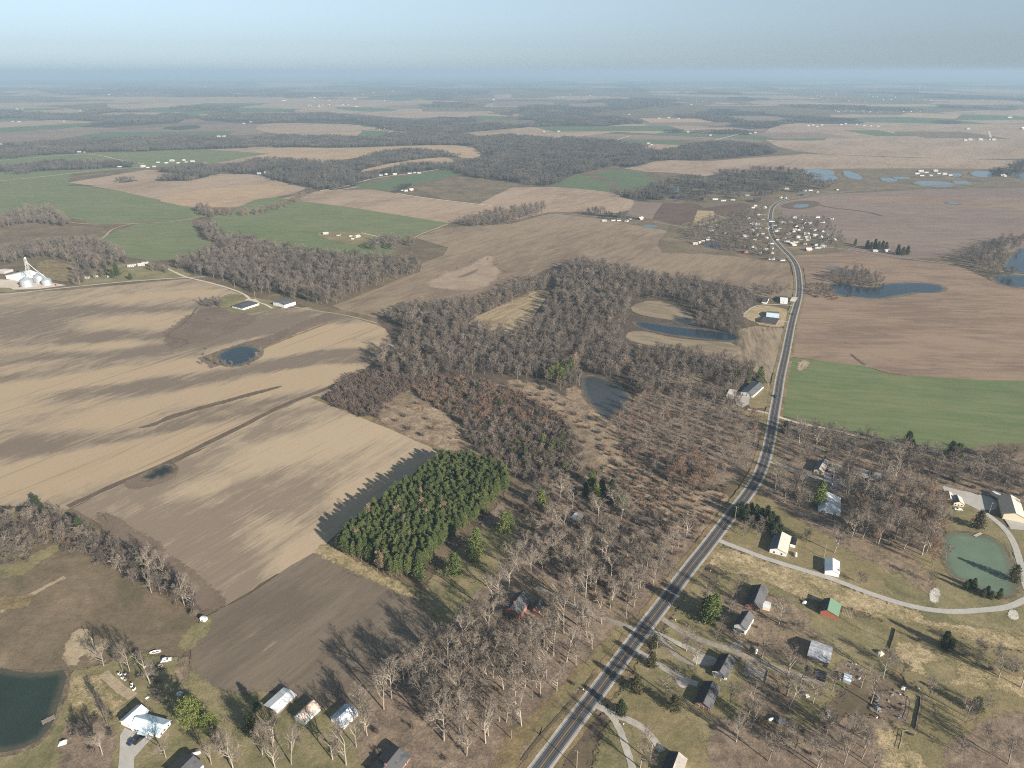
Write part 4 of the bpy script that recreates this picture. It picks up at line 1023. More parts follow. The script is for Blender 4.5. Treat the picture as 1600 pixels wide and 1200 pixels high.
def blades(rng, c, r, n, ln, w, up=0.3):
    """n small leaf-shaped faces around centre c"""
    V = []; F = []
    for _ in range(n):
        d = rng.normal(0, 1, 3); d[2] = d[2] * 0.6 + up; d /= np.linalg.norm(d) + 1e-6
        o = c + rng.normal(0, r, 3)
        s = np.cross(d, rng.normal(0, 1, 3)); s /= np.linalg.norm(s) + 1e-6
        k = len(V); a = ln * rng.uniform(0.6, 1.2)
        V += [o - s * w * 0.5, o + d * a * 0.5 - s * w, o + d * a, o + d * a * 0.5 + s * w]
        F.append((k, k+1, k+2, k+3))
    return V, F
def conifer(seed, h, R, kind):
    """trunk + needle sprays carried on whorled branches; returns (trunk mesh, crown mesh)"""
    rng = np.random.default_rng(seed)
    T = []; V = []; F = []
    lean = rng.normal(0, 0.015, 2)
    T.append((0, 0, -0.4, lean[0]*h, lean[1]*h, h * 0.97, 0.17, 0.03, 0))
    z0 = h * (0.28 if kind == 'pine' else 0.04)
    nlev = int(h * (1.25 if kind == 'pine' else 2.0))
    for i in range(nlev):
        f = (i + rng.uniform(0, 0.6)) / nlev; z = z0 + (h - z0) * f
        if kind == 'pine': rad = R * (math.sin(math.pi * min(1, 0.22 + 0.80 * f)) ** 0.8 + 0.12) * rng.uniform(0.75, 1.15)
        else: rad = R * (1 - f) ** 0.75 * rng.uniform(0.8, 1.1) * min(1, 0.5 + f * 4) + 0.15
        nb = 5 if kind == 'pine' else 8
        ph = rng.uniform(0, 6.28)
        for b in range(nb):
            a = ph + 2 * math.pi * b / nb + rng.normal(0, 0.25); rr = rad * rng.uniform(0.65, 1.15)
            rise = rng.uniform(0.0, 0.35) if kind == 'pine' else rng.uniform(-0.1, 0.35)
            ex = np.array([math.cos(a) * rr, math.sin(a) * rr, z + rise * rr])
            T.append((lean[0]*z, lean[1]*z, z, *ex, 0.04, 0.012, 1))
            st = 3 if kind == 'pine' else 3
            for k in range(st):
                g = 0.45 + 0.55 * (k + 1) / st if kind == 'pine' else 0.25 + 0.75 * (k + 1) / st
                c = np.array([lean[0]*z, lean[1]*z, z]) * (1 - g) + ex * g
                v, f_ = blades(rng, c, 0.24 if kind == 'pine' else 0.20, 9 if kind == 'pine' else 6, 0.62 if kind == 'pine' else 0.5, 0.12, 0.35)
                n0 = len(V); V += v; F += [tuple(x + n0 for x in q) for q in f_]
    tr = skel_mesh('conifer_trunk', T, [5, 0], M['bark_pine'])
    return tr, V, F
PINEV = []; CEDARV = []; BIGPINE = []
for i in range(7):
    tr, V, F = conifer(100 + i, [11.5, 12.5, 10.5, 12, 13, 11, 12.2][i], [1.6, 1.75, 1.5, 1.65, 1.8, 1.6, 1.7][i], 'pine')
    PINEV.append((tr, np_mesh('pine_crown', V, F, M['needle'])))
for i in range(4):
    tr, V, F = conifer(120 + i, [6.5, 5.5, 7.5, 6][i], [1.9, 2.0, 2.1, 2.3][i], 'cedar')
    CEDARV.append((tr, np_mesh('cedar_crown', V, F, M['cedar']), np_mesh('cedar_crown', V, F, M['cedar_bronze']), np_mesh('spruce_crown', V, F, M['needle_bright'])))
for i in range(2):
    tr, V, F = conifer(130 + i, [13, 12][i], [3.5, 3.3][i], 'pine')
    tr2, V2, F2 = conifer(133 + i, [12.5, 12][i], [3.1, 3.4][i], 'pine')
    n = len(V); BIGPINE.append((tr, np_mesh('white_pine_crown', V + [v * np.array([0.93, 0.93, 0.95]) for v in V2], F + [tuple(x + n for x in q) for q in F2], M['needle_yellow'])))

# far woodland patches: a 46 m square of small trees
def far_patch(seed, ntree=34, S=46.0, mats=None, evergreen=0.05):
    rng = np.random.default_rng(seed); V = []; F = []; mi = []
    for _ in range(ntree):
        x, y = rng.uniform(-S/2, S/2, 2); h = rng.uniform(9, 15); r = rng.uniform(2.4, 4.0)
        ev = rng.random() < evergreen
        n0 = len(V)
        V += [np.array([x-0.2, y, 0]), np.array([x+0.2, y, 0]), np.array([x+0.1, y, h*0.7]), np.array([x-0.1, y, h*0.7])]; F.append((n0, n0+1, n0+2, n0+3)); mi.append(0)
        nt = 52
        for k in range(nt):
            u = rng.random(); z = h * (0.35 + 0.65 * u); rr = r * math.sqrt(rng.random()) * math.sin(math.pi * (0.15 + 0.8 * u)) ** 0.7
            a = rng.uniform(0, 6.28); c = np.array([x + rr * math.cos(a), y + rr * math.sin(a), z])
            d = np.array([math.cos(a) * rng.uniform(0.1, .7), math.sin(a) * rng.uniform(0.1, .7), rng.uniform(0.4, 1.0)]); d /= np.linalg.norm(d)
            s = np.cross(d, rng.normal(0, 1, 3)); s /= np.linalg.norm(s)
            L = rng.uniform(1.6, 3.2); w = 0.2 if not ev else 0.5; n0 = len(V)
            V += [c - s*w, c + s*w, c + d*L + s*w*0.4, c + d*L - s*w*0.4]; F.append((n0, n0+1, n0+2, n0+3)); mi.append(2 if ev else 1)
    return np_mesh('woodland_patch', V, F, mats, mi)
FARV = [far_patch(200 + i, mats=[M['twig_dark'], M[['twig_far', 'twig_dark', 'twig_far', 'twig_far'][i % 4]], M['cedar']]) for i in range(6)]

# ------------------------------------------------------------------ scattering by geometry nodes (only for uncountable stuff)
def proto_collection(name, meshes):
    c = bpy.data.collections.new(name)
    for i, me in enumerate(meshes):
        o = bpy.data.objects.new('%s_%02d' % (name, i), me); c.objects.link(o)
    return c
def scatter(name, pts, coll, z=0.0):
    """pts: (x, y, rot, sx, sz, index)"""
    A = np.asarray(pts, np.float32)
    me = bpy.data.meshes.new(name)
    me.vertices.add(len(A)); co = np.zeros((len(A), 3), np.float32); co[:, :2] = A[:, :2]; co[:, 2] = z
    me.vertices.foreach_set('co', co.ravel())
    for nm, ty, val in (('rot', 'FLOAT_VECTOR', np.stack([A[:, 2] * 0, A[:, 2] * 0, A[:, 2]], 1)), ('scl', 'FLOAT_VECTOR', np.stack([A[:, 3], A[:, 3], A[:, 4]], 1))):
        a = me.attributes.new(nm, ty, 'POINT'); a.data.foreach_set('vector', np.ascontiguousarray(val, np.float32).ravel())
    a = me.attributes.new('idx', 'INT', 'POINT'); a.data.foreach_set('value', A[:, 5].astype(np.int32))
    me.update()
    o = bpy.data.objects.new(name, me); link(o)
    g = bpy.data.node_groups.new(name + '_nodes', 'GeometryNodeTree')
    g.interface.new_socket('Geometry', in_out='INPUT', socket_type='NodeSocketGeometry')
    g.interface.new_socket('Geometry', in_out='OUTPUT', socket_type='NodeSocketGeometry')
    N = g.nodes; gi = N.new('NodeGroupInput'); go = N.new('NodeGroupOutput')
    ci = N.new('GeometryNodeCollectionInfo'); ci.inputs['Collection'].default_value = coll
    ci.inputs['Separate Children'].default_value = True; ci.inputs['Reset Children'].default_value = True
    iop = N.new('GeometryNodeInstanceOnPoints'); iop.inputs['Pick Instance'].default_value = True
    def na(nm, ty):
        x = N.new('GeometryNodeInputNamedAttribute'); x.data_type = ty; x.inputs['Name'].default_value = nm
        return [s for s in x.outputs if s.name == 'Attribute' and s.enabled][0]
    L = g.links
    m2p = N.new('GeometryNodeMeshToPoints')
    L.new(gi.outputs[0], m2p.inputs[0]); L.new(m2p.outputs[0], iop.inputs['Points'])
    L.new(ci.outputs[0], iop.inputs['Instance'])
    L.new(na('idx', 'INT'), iop.inputs['Instance Index'])
    L.new(na('rot', 'FLOAT_VECTOR'), iop.inputs['Rotation'])
    L.new(na('scl', 'FLOAT_VECTOR'), iop.inputs['Scale'])
    L.new(iop.outputs[0], go.inputs[0])
    md = o.modifiers.new('scatter', 'NODES'); md.node_group = g
    return tag(o, kind='stuff')

# ------------------------------------------------------------------ where things must not grow
EXCL = []      # world polygons (np arrays)
def exclude(px, grow_m=0.0):
    P = [at(*p) for p in px]; c = sum(P, Vector()) / len(P)
    if grow_m: P = [p + (p - c).normalized() * grow_m for p in P]
    EXCL.append(np.array([(p.x, p.y) for p in P]))
for k_, pl_ in POND.items():
    if k_ != 'long': exclude(pl_)
exclude([(997,508),(1037,512),(1082,517),(1125,522),(1152,528),(1148,534),(1100,530),(1050,524),(1007,515)])
HPn = np.array([(p.x, p.y) for p in HP])
def road_dist(G):
    d = np.full(len(G), 1e9)
    for a, b in zip(HPn[:-1], HPn[1:]):
        ab = b - a; t = np.clip(((G - a) @ ab) / (ab @ ab + 1e-9), 0, 1)
        d = np.minimum(d, np.linalg.norm(G - (a + t[:, None] * ab), axis=1))
    return d
LANES = []
def lane_excl(px, w):
    LANES.append((np.array([(p.x, p.y) for p in ribbon_pts(px, 1)]), w))
for L_ in ([(1116,843),(1200,875),(1300,905),(1400,942),(1480,957),(1597,940)], [(1610,935),(1602,915),(1594,880),(1585,850),(1545,806),(1500,782)],
           [(1216,651),(1300,672),(1400,693),(1475,710)], [(1203,722),(1260,742),(1335,765)], [(1000,985),(930,962),(870,936),(838,918)],
           [(1010,985),(1060,1007),(1130,1040)], [(1028,962),(1090,1000),(1200,1040),(1290,1070)], [(985,1012),(1030,1040),(1090,1070)],
           [(925,1098),(960,1118),(1005,1138),(1035,1175)], [(945,1110),(968,1140),(990,1210)], [(262,420),(320,440),(375,457),(392,473)],
           [(0,461),(100,450),(200,440),(320,433)]):
    lane_excl(L_, 4.0)
def free(G, road=9.0):
    ok = road_dist(G) > road
    for P in EXCL: ok &= ~inside(G, P)
    for P, w in LANES:
        for a, b in zip(P[:-1], P[1:]):
            ab = b - a; t = np.clip(((G - a) @ ab) / (ab @ ab + 1e-9), 0, 1)
            ok &= np.linalg.norm(G - (a + t[:, None] * ab), axis=1) > w
    return ok
RNG = np.random.default_rng(5)
def fill(px, spacing, jit=0.45, road=9.0, keep=1.0, chk=True):
    """jittered grid of world points inside the outline px"""
    spacing = spacing * 1.18
    P = np.array([(p.x, p.y) for p in (at(*q) for q in px)])
    x0, y0 = P.min(0); x1, y1 = P.max(0)
    gx, gy = np.meshgrid(np.arange(x0, x1 + spacing, spacing), np.arange(y0, y1 + spacing, spacing))
    gx = gx + (np.arange(gx.shape[0]) % 2)[:, None] * spacing * 0.5
    G = np.stack([gx.ravel(), gy.ravel()], 1) + RNG.uniform(-jit, jit, (gx.size, 2)) * spacing
    G = G[inside(G, P)]
    if keep < 1: G = G[RNG.random(len(G)) < keep]
    if chk and len(G): G = G[free(G, road)]
    return G
# ------------------------------------------------------------------ buildings
def wall_mat(name, col, ribs=0.0, rough=0.8, amt=0.06):
    t = NT(name); p = t.objco()
    t.b.inputs['Roughness'].default_value = rough
    rgb = t.n('ShaderNodeRGB'); rgb.outputs[0].default_value = (*col, 1)
    c = t.vary(rgb.outputs[0], t.noise(p, 0.5, 4, 0.6), amt)
    if ribs:
        w = t.n('ShaderNodeTexWave', wave_type='BANDS', bands_direction='Z'); t.l(p, w.inputs[0]); w.inputs['Scale'].default_value = ribs
        c = t.vary(c, w.outputs['Fac'], 0.06)
    return t.out(c)
def roof_mat(name, col, stain=None, k=0.5, ribs=1.2, rough=0.6, amt=0.08, sc=0.25, axis='X'):
    t = NT(name); p = t.objco()
    t.b.inputs['Roughness'].default_value = rough; t.b.inputs['Specular IOR Level'].default_value = 0.3
    rgb = t.n('ShaderNodeRGB'); rgb.outputs[0].default_value = (*col, 1)
    c = rgb.outputs[0]
    if stain: c = t.mix(t.smooth(t.noise(p, sc, 5, 0.7, 0.5), 0.62 - k * 0.3, 0.72 - k * 0.2), c, stain)
    c = t.vary(c, t.noise(p, 1.2, 4, 0.7), amt)
    w = t.n('ShaderNodeTexWave', wave_type='BANDS', bands_direction=axis); t.l(p, w.inputs[0]); w.inputs['Scale'].default_value = ribs
    c = t.vary(c, w.outputs['Fac'], 0.07)
    return t.out(c)
M['w_white'] = wall_mat('white_siding', (0.70, 0.70, 0.68), 3)
M['w_dull'] = wall_mat('dull_white_siding', (0.42, 0.42, 0.40), 3)
M['r_dull'] = roof_mat('dull_white_roof', (0.46, 0.46, 0.455), (0.24, 0.24, 0.24), 0.6, amt=0.12)
M['w_cream'] = wall_mat('cream_siding', (0.66, 0.57, 0.42), 3)
M['w_grey'] = wall_mat('grey_siding', (0.33, 0.33, 0.33), 3)
M['w_brick'] = wall_mat('red_brick', (0.235, 0.110, 0.082), 6, amt=0.2)
M['w_red'] = wall_mat('barn_red_boards', (0.36, 0.13, 0.085), 3, amt=0.25)
M['w_wood'] = wall_mat('weathered_boards', (0.19, 0.155, 0.125), 4, amt=0.25)
M['r_white'] = roof_mat('white_metal_roof', (0.62, 0.64, 0.65))
M['r_ivory'] = roof_mat('ivory_metal_roof', (0.50, 0.47, 0.41))
M['r_blue'] = roof_mat('pale_blue_metal_roof', (0.53, 0.63, 0.69), (0.44, 0.54, 0.60), 0.5, amt=0.08)
M['r_rust'] = roof_mat('rusting_roof', (0.62, 0.55, 0.50), (0.40, 0.27, 0.19), 0.7, amt=0.1)
M['r_stripe'] = roof_mat('streaked_metal_roof', (0.60, 0.66, 0.72), (0.28, 0.34, 0.40), 0.75, ribs=0.35, amt=0.15)
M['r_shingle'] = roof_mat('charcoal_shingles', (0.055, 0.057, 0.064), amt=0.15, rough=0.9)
M['r_grey'] = roof_mat('grey_shingles', (0.095, 0.098, 0.102), (0.06, 0.064, 0.07), 0.5, amt=0.18, rough=0.9)  # also the lighter tone painted on sun-facing slopes of dark roofs
M['r_green'] = roof_mat('green_metal_roof', (0.14, 0.24, 0.16), amt=0.08)
M['r_tan'] = roof_mat('tan_metal_roof', (0.34, 0.30, 0.25), amt=0.06)
M['r_slate'] = roof_mat('slate_blue_roof', (0.10, 0.125, 0.155), amt=0.12)  # also painted on shaded slopes of pale roofs
M['r_patch'] = roof_mat('patched_metal_roof', (0.30, 0.32, 0.36), (0.50, 0.50, 0.50), 0.5, amt=0.2, sc=0.5)
M['r_moss'] = roof_mat('mossy_grey_roof', (0.30, 0.28, 0.25), (0.42, 0.38, 0.33), 0.6, amt=0.15)
M['r_black'] = roof_mat('black_roof', (0.02, 0.022, 0.026))
M['trim'] = simple('white_trim', (0.72, 0.72, 0.70), 0.6)
M['glass'] = simple('window_glass', (0.03, 0.035, 0.045), 0.15, 0.6)
M['door_brown'] = simple('brown_door', (0.12, 0.07, 0.045), 0.7)
M['door_white'] = simple('white_door', (0.62, 0.62, 0.60), 0.6)
M['interior'] = simple('dark_interior', (0.03, 0.028, 0.026), 0.95)
M['wood_grey'] = simple('grey_timber', (0.24, 0.20, 0.165), 0.9, namt=0.25)
M['wood_pale'] = simple('pale_timber', (0.46, 0.40, 0.31), 0.9, namt=0.2)
M['galv'] = simple('galvanised_steel', (0.42, 0.46, 0.49), 0.45, 0.5, 0.5, nscale=0.3, namt=0.1)
M['steel_white'] = simple('white_steel', (0.50, 0.52, 0.53), 0.5, 0.4)
M['red_paint'] = simple('red_paint', (0.45, 0.07, 0.05), 0.5)
M['orange_paint'] = simple('orange_paint', (0.60, 0.22, 0.05), 0.5)
M['blue_tarp'] = simple('blue_tarp', (0.12, 0.20, 0.42), 0.6)
M['plastic_white'] = simple('white_plastic', (0.62, 0.62, 0.60), 0.5)
M['rubber'] = simple('black_rubber', (0.02, 0.02, 0.02), 0.9)
M['chimney'] = simple('brick_chimney', (0.26, 0.12, 0.09), 0.9)
M['pole'] = simple('pole_timber', (0.30, 0.26, 0.21), 0.9, namt=0.2)

def gable(label, cat, p1, p2, p3, eave, ridge, axis, wall, roof, roof2=None, win=(0, 0), door='front', over=0.45, name=None, group=None, detail=True,
          hip=0.0, open_front=False, rpos=0.5, chimney=False, depth=None, excl=2.5, length=None, kerbz=0.0):
    """pitched-roof building standing on three of its ground corners: p1-p2 the near wall, p3 the far end of the wall that starts at p2"""
    A, B, C3 = at(*p1), at(*p2), at(*p3)
    x = (B - A); L = x.length; x.normalize(); y = Vector((-x.y, x.x, 0))
    if y.dot((A + B) / 2) < 0: y = -y                       # away from the viewer's side
    D = abs((C3 - B).dot(y)) if depth is None else depth
    if length: L = length
    rz = math.atan2(x.y, x.x)
    eave *= .86; ridge = eave + (ridge - eave / .86) * .8
    flip = y.dot(Vector((-math.sin(rz), math.cos(rz), 0))) < 0
    o = empty(name or 'house', (A.x, A.y, 0), rz, label, cat, group)
    sy = -1 if flip else 1
    P = lambda u, v, w: (u, v * sy, w)
    rw = M[roof]; rw2 = M[roof2 or roof]  # where the two differ, they often paint a shaded and a sunlit slope
    # walls
    m = MB(); z0 = -0.3
    if axis == 'x':
        r0 = D * rpos
        b = [P(0,0,z0), P(L,0,z0), P(L,D,z0), P(0,D,z0), P(0,0,eave), P(L,0,eave), P(L,D,eave), P(0,D,eave), P(0 + hip,r0,ridge), P(L - hip,r0,ridge)]
        f = [(0,1,5,4), (2,3,7,6)]
        f += [(1,2,6,9,5), (3,0,4,8,7)] if not hip else [(1,2,6,5), (3,0,4,7)]
    else:
        r0 = L * rpos
        b = [P(0,0,z0), P(L,0,z0), P(L,D,z0), P(0,D,z0), P(0,0,eave), P(L,0,eave), P(L,D,eave), P(0,D,eave), P(r0,0 + hip,ridge), P(r0,D - hip,ridge)]
        f = [(1,2,6,5), (3,0,4,7)]
        f += [(0,1,5,8,4), (2,3,7,9,6)] if not hip else [(0,1,5,4), (2,3,7,6)]
    m.add(b, f); m.build('wall', M[wall], o)
    # roof slabs, 0.18 thick, overhanging
    t = 0.18; ov = over
    def slab(mb, q, mi):
        a = [Vector(v) for v in q]; nrm = (a[1] - a[0]).cross(a[-1] - a[0]).normalized()
        if nrm.z < 0: nrm = -nrm
        lo = [v + nrm * 0.02 for v in a]; hi = [v + nrm * t for v in a]; n = len(a)
        mb.add(lo + hi, [tuple(range(n))[::-1], tuple(range(n, 2*n))] + [(i, (i+1) % n, n + (i+1) % n, n + i) for i in range(n)], mi)
    m = MB()
    if not hip:
        if axis == 'x':
            s1 = (ridge - eave) / max(r0, .1); s2 = (ridge - eave) / max(D - r0, .1)
            slab(m, [P(-ov,-ov,eave - s1*ov), P(L+ov,-ov,eave - s1*ov), P(L+ov,r0,ridge), P(-ov,r0,ridge)], 0)
            slab(m, [P(-ov,r0,ridge), P(L+ov,r0,ridge), P(L+ov,D+ov,eave - s2*ov), P(-ov,D+ov,eave - s2*ov)], 1)
        else:
            s1 = (ridge - eave) / max(r0, .1); s2 = (ridge - eave) / max(L - r0, .1)
            slab(m, [P(-ov,-ov,eave - s1*ov), P(r0,-ov,ridge), P(r0,D+ov,ridge), P(-ov,D+ov,eave - s1*ov)], 0)
            slab(m, [P(r0,-ov,ridge), P(L+ov,-ov,eave - s2*ov), P(L+ov,D+ov,eave - s2*ov), P(r0,D+ov,ridge)], 1)
    else:
        e4 = [P(-ov,-ov,eave-0.1), P(L+ov,-ov,eave-0.1), P(L+ov,D+ov,eave-0.1), P(-ov,D+ov,eave-0.1)]
        if axis == 'x': R0, R1 = P(hip,r0,ridge), P(L-hip,r0,ridge); fs = [([e4[0],e4[1],R1,R0],0), ([e4[2],e4[3],R0,R1],1), ([e4[1],e4[2],R1],0), ([e4[3],e4[0],R0],1)]
        else: R0, R1 = P(r0,hip,ridge), P(r0,D-hip,ridge); fs = [([e4[0],e4[1],R0],0), ([e4[1],e4[2],R1,R0],1), ([e4[2],e4[3],R1],1), ([e4[3],e4[0],R0,R1],0)]
        for q, mi in fs: slab(m, q, mi)
    rf = m.build('roof', [rw, rw2], o)
    if chimney:
        cz = ridge + 0.9; cpos = (r0 if axis == 'y' else L * 0.7, (D * 0.3 if axis == 'y' else r0) * sy)
        MB().box((cpos[0], cpos[1], (cz + eave) / 2), (0.9, 0.7, cz - eave)).build('chimney', M['chimney'], rf)
    if detail:
        h0 = min(1.0, eave * 0.3); wh = min(1.3, eave * 0.4)
        def window(u, v, side, z=None):
            z = z if z is not None else h0 + wh / 2
            if side == 'f': c = P(u, -0.03, z); d = (1.15, 0.07, wh + 0.2); c2 = P(u, -0.075, z); d2 = (0.9, 0.03, wh)
            else: c = P(L + 0.03, v, z); d = (0.07, 1.15, wh + 0.2); c2 = P(L + 0.075, v, z); d2 = (0.03, 0.9, wh)
            w = MB().box(c, d).build('window', M['trim'], o)
            MB().box(c2, d2).build('pane', M['glass'], w)
        for i in range(win[0]):
            u = L * (i + 0.6) / (win[0] + 0.2)
            if door == 'front' and abs(u - L * 0.5) < 1.2: u += 1.6
            window(min(u, L - 0.8), 0, 'f')
        for i in range(win[1]): window(0, D * (i + 0.6) / (win[1] + 0.2), 's')
        if door == 'front':
            MB().box(P(L * 0.5, -0.04, 1.05), (1.1, 0.09, 2.1)).build('door', M['door_brown'], o)
            pw = min(L * .45, 4.5); pz = min(2.5, eave - .15)
            pc = MB().box(P(L * .5, -.95, .15), (pw, 1.8, .3)).build('porch', M['wood_pale'], o)
            MB().add([P(L*.5-pw/2-.2, -2.0, pz - .35), P(L*.5+pw/2+.2, -2.0, pz - .35), P(L*.5+pw/2+.2, -.08, pz), P(L*.5-pw/2-.2, -.08, pz), P(L*.5-pw/2-.2, -2.0, pz - .25), P(L*.5+pw/2+.2, -2.0, pz - .25), P(L*.5+pw/2+.2, -.08, pz + .1), P(L*.5-pw/2-.2, -.08, pz + .1)],
                     [(0,1,2,3),(4,5,6,7),(0,1,5,4),(1,2,6,5),(2,3,7,6),(3,0,4,7)]).build('porch_roof', M[roof2 or roof], pc)
            for u in (-pw/2 + .1, pw/2 - .1): MB().box(P(L*.5 + u, -1.75, (pz - .1) / 2 + .1), (.14, .14, pz - .3)).build('porch_post', M['trim'], pc)
        if L * D > 60 and not hip:
            for k in range(2):
                q = P(L * (.3 + .35*k), r0 * .5, (eave + ridge) / 2 + .35) if axis == 'x' else P(r0 + (L - r0) * .5, D * (.3 + .35*k), (eave + ridge) / 2 + .35)
                MB().tube((q[0], q[1], q[2] - .5), q, .16, .16, 8).build('roof_vent', M['galv'], rf)
        elif door == 'big': MB().box(P(L * 0.5, -0.05, min(eave, 3.6) * 0.45), (min(L * 0.45, 4.2), 0.1, min(eave, 3.6) * 0.9)).build('door', M['door_white'], o)
        elif door == 'side': MB().box(P(L + 0.04, D * 0.45, 1.05), (0.09, 1.1, 2.1)).build('door', M['door_brown'], o)
    EXCL.append(np.array([((A + x*a + y*b_).x, (A + x*a + y*b_).y) for a, b_ in ((-excl,-excl), (L+excl,-excl), (L+excl,D+excl), (-excl,D+excl))]))
    o['_L'] = L; o['_D'] = D; o['_s'] = sy
    return o

# --- bottom left farmyard
g = gable('pale blue metal roofed white house, larger wing beside the parked cars', 'house', (206,1142), (249,1154), (271,1134), 3.0, 5.2, 'x', 'w_white', 'r_blue', 'r_blue', (4, 3), 'front', chimney=False)
gw = gable('white roofed garage wing joined to the blue roofed house', 'garage', (190,1133), (207,1141), (236,1119), 3.2, 5.4, 'y', 'w_white', 'r_white', 'r_blue', (0, 0), 'big', rpos=0.45, name='garage')
b1 = gable('open sided barn with smooth white roof, first of the row of three', 'barn', (416,1107), (434,1118), (463,1093), 2.8, 3.9, 'y', 'w_wood', 'r_white', 'r_white', (0, 0), None, 0.6, name='barn')
b2 = gable('white barn with rust stained roof, middle of the row of three', 'barn', (461,1126), (475.4,1135), (502,1111), 3.0, 4.9, 'y', 'w_white', 'r_rust', 'r_rust', (0, 0), None, 0.3, rpos=0.3, name='barn')
b3 = gable('white shed with streaked blue grey metal roof, beside the oak grove', 'shed', (518,1128), (537.5,1140.6), (558,1118), 3.1, 5.2, 'y', 'w_white', 'r_stripe', 'r_stripe', (0, 0), 'big', 0.3, name='shed')
gable('dark shingled brick house cut by the lower edge of the picture', 'house', (578,1210), (610,1228), (640,1188), 3.0, 5.2, 'y', 'w_brick', 'r_shingle', 'r_grey', (2, 3), None, chimney=True)
gable('charcoal roofed house at the lower left with its gable in shadow', 'house', (262,1212), (292,1228), (318,1200), 3.0, 5.0, 'y', 'w_white', 'r_shingle', 'r_grey', (2, 2), None)
gable('tiny blue grey shed under the tan tree behind the house', 'shed', (276,1090), (282,1092), (286,1086), 1.9, 2.5, 'x', 'w_wood', 'r_patch', None, (0, 0), None, 0.15, name='shed', detail=False, excl=1)
gable('lone small white trailer at the end of the hedgerow', 'trailer', (313,971), (320,973), (322.5,968), 2.2, 2.6, 'x', 'w_white', 'r_white', None, (1, 0), None, 0.1, name='trailer', excl=1)
# --- grove and east side of the road
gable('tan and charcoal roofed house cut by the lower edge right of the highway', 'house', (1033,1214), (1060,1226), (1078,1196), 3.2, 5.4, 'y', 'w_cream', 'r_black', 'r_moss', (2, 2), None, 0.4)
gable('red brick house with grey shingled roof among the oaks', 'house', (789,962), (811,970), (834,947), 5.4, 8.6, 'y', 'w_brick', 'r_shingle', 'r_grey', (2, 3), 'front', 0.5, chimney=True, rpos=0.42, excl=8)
gable('low grey roofed wing behind the red brick house', 'house wing', (832,958), (841,961), (852,948), 3.6, 5.8, 'y', 'w_brick', 'r_grey', 'r_grey', (0, 2), None, 0.4, name='house_wing')
gable('dark roofed house with brick red porch wall beside a white annex', 'house', (1164,949), (1187,957), (1203,930), 3.0, 5.8, 'y', 'w_brick', 'r_black', 'r_grey', (3, 2), None, 0.6)
gable('flat white annex behind the dark roofed house', 'annex', (1191,953), (1202,956), (1205,947), 2.5, 2.8, 'x', 'w_cream', 'r_white', None, (0, 0), None, 0.2, name='annex', detail=False)
gable('narrow white two storey house with dark windows in its gable', 'house', (1146,985), (1164,993), (1176,972), 4.6, 7.4, 'y', 'w_white', 'r_shingle', 'r_grey', (3, 2), 'front', 0.3)
gable('charcoal roofed ranch house beside the gravel turnaround', 'house', (1112,1054), (1134,1064), (1152,1040), 3.0, 5.4, 'y', 'w_white', 'r_black', 'r_grey', (3, 1), 'front', 0.5)
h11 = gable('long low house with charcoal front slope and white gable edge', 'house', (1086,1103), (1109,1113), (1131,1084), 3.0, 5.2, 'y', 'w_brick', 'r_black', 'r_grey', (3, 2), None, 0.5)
gable('small grey shed alone on the south lawn', 'shed', (1216,1134), (1230,1139), (1233,1131), 2.1, 3.1, 'x', 'w_wood', 'r_slate', 'r_slate', (0, 0), None, 0.2, name='shed', detail=False)
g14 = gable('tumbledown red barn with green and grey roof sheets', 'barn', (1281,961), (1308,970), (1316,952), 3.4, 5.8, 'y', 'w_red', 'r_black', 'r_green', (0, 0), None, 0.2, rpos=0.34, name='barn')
gable('large shed with patched silver roof beside the lane end', 'shed', (1260.5,1032), (1293,1044), (1303,1021), 3.8, 5.6, 'x', 'w_wood', 'r_patch', 'r_patch', (0, 0), None, 0.3, name='shed')
gable('dark lean-to shelter in the shade below the patched shed', 'shelter', (1272,1060), (1288,1066), (1292,1057), 2.3, 2.8, 'x', 'w_wood', 'r_shingle', None, (0, 0), None, 0.2, name='shelter', detail=False)
gable('little pale blue shed beside the scrap yard', 'shed', (1317,1066), (1328,1070), (1333,1062), 2.2, 2.9, 'x', 'w_grey', 'r_blue', None, (0, 0), None, 0.2, name='shed', detail=False)
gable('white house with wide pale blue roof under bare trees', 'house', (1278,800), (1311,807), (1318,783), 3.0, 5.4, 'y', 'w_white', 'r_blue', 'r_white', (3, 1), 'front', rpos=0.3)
gable('tan walled cottage with grey roof beside the driveway', 'cottage', (1271,739), (1285,743), (1294,728), 3.2, 5.6, 'y', 'w_cream', 'r_slate', 'r_moss', (2, 1), None, name='cottage')
gable('open fronted tan garage holding an orange machine', 'garage', (1294,739), (1308,743), (1313,732), 2.6, 3.6, 'x', 'w_wood', 'r_moss', None, (0, 0), None, name='garage', detail=False)
gable('long flat mobile home with mottled grey roof in the woods', 'mobile home', (1342,747), (1384,757), (1386,747), 2.8, 3.3, 'x', 'w_grey', 'r_moss', 'r_moss', (5, 1), 'front', 0.2, name='mobile_home')
gable('white farmhouse with blue shaded slope beside the cedar row', 'house', (1202,864), (1228,871), (1239,846), 3.6, 5.8, 'y', 'w_white', 'r_slate', 'r_ivory', (2, 2), None, 0.35, rpos=0.42)  # slate on the left slope paints the shade on a pale roof
gable('square black roofed annex behind the white farmhouse', 'annex', (1234,855), (1242,857), (1245,846), 2.8, 3.1, 'y', 'w_white', 'r_black', None, (0, 0), None, 0.2, name='annex', detail=False)
gable('white metal barn between the lane and the paddock tree', 'barn', (1288,898), (1310,903), (1315,885), 3.4, 5.2, 'y', 'w_white', 'r_blue', 'r_white', (0, 0), None, 0.25, name='barn')
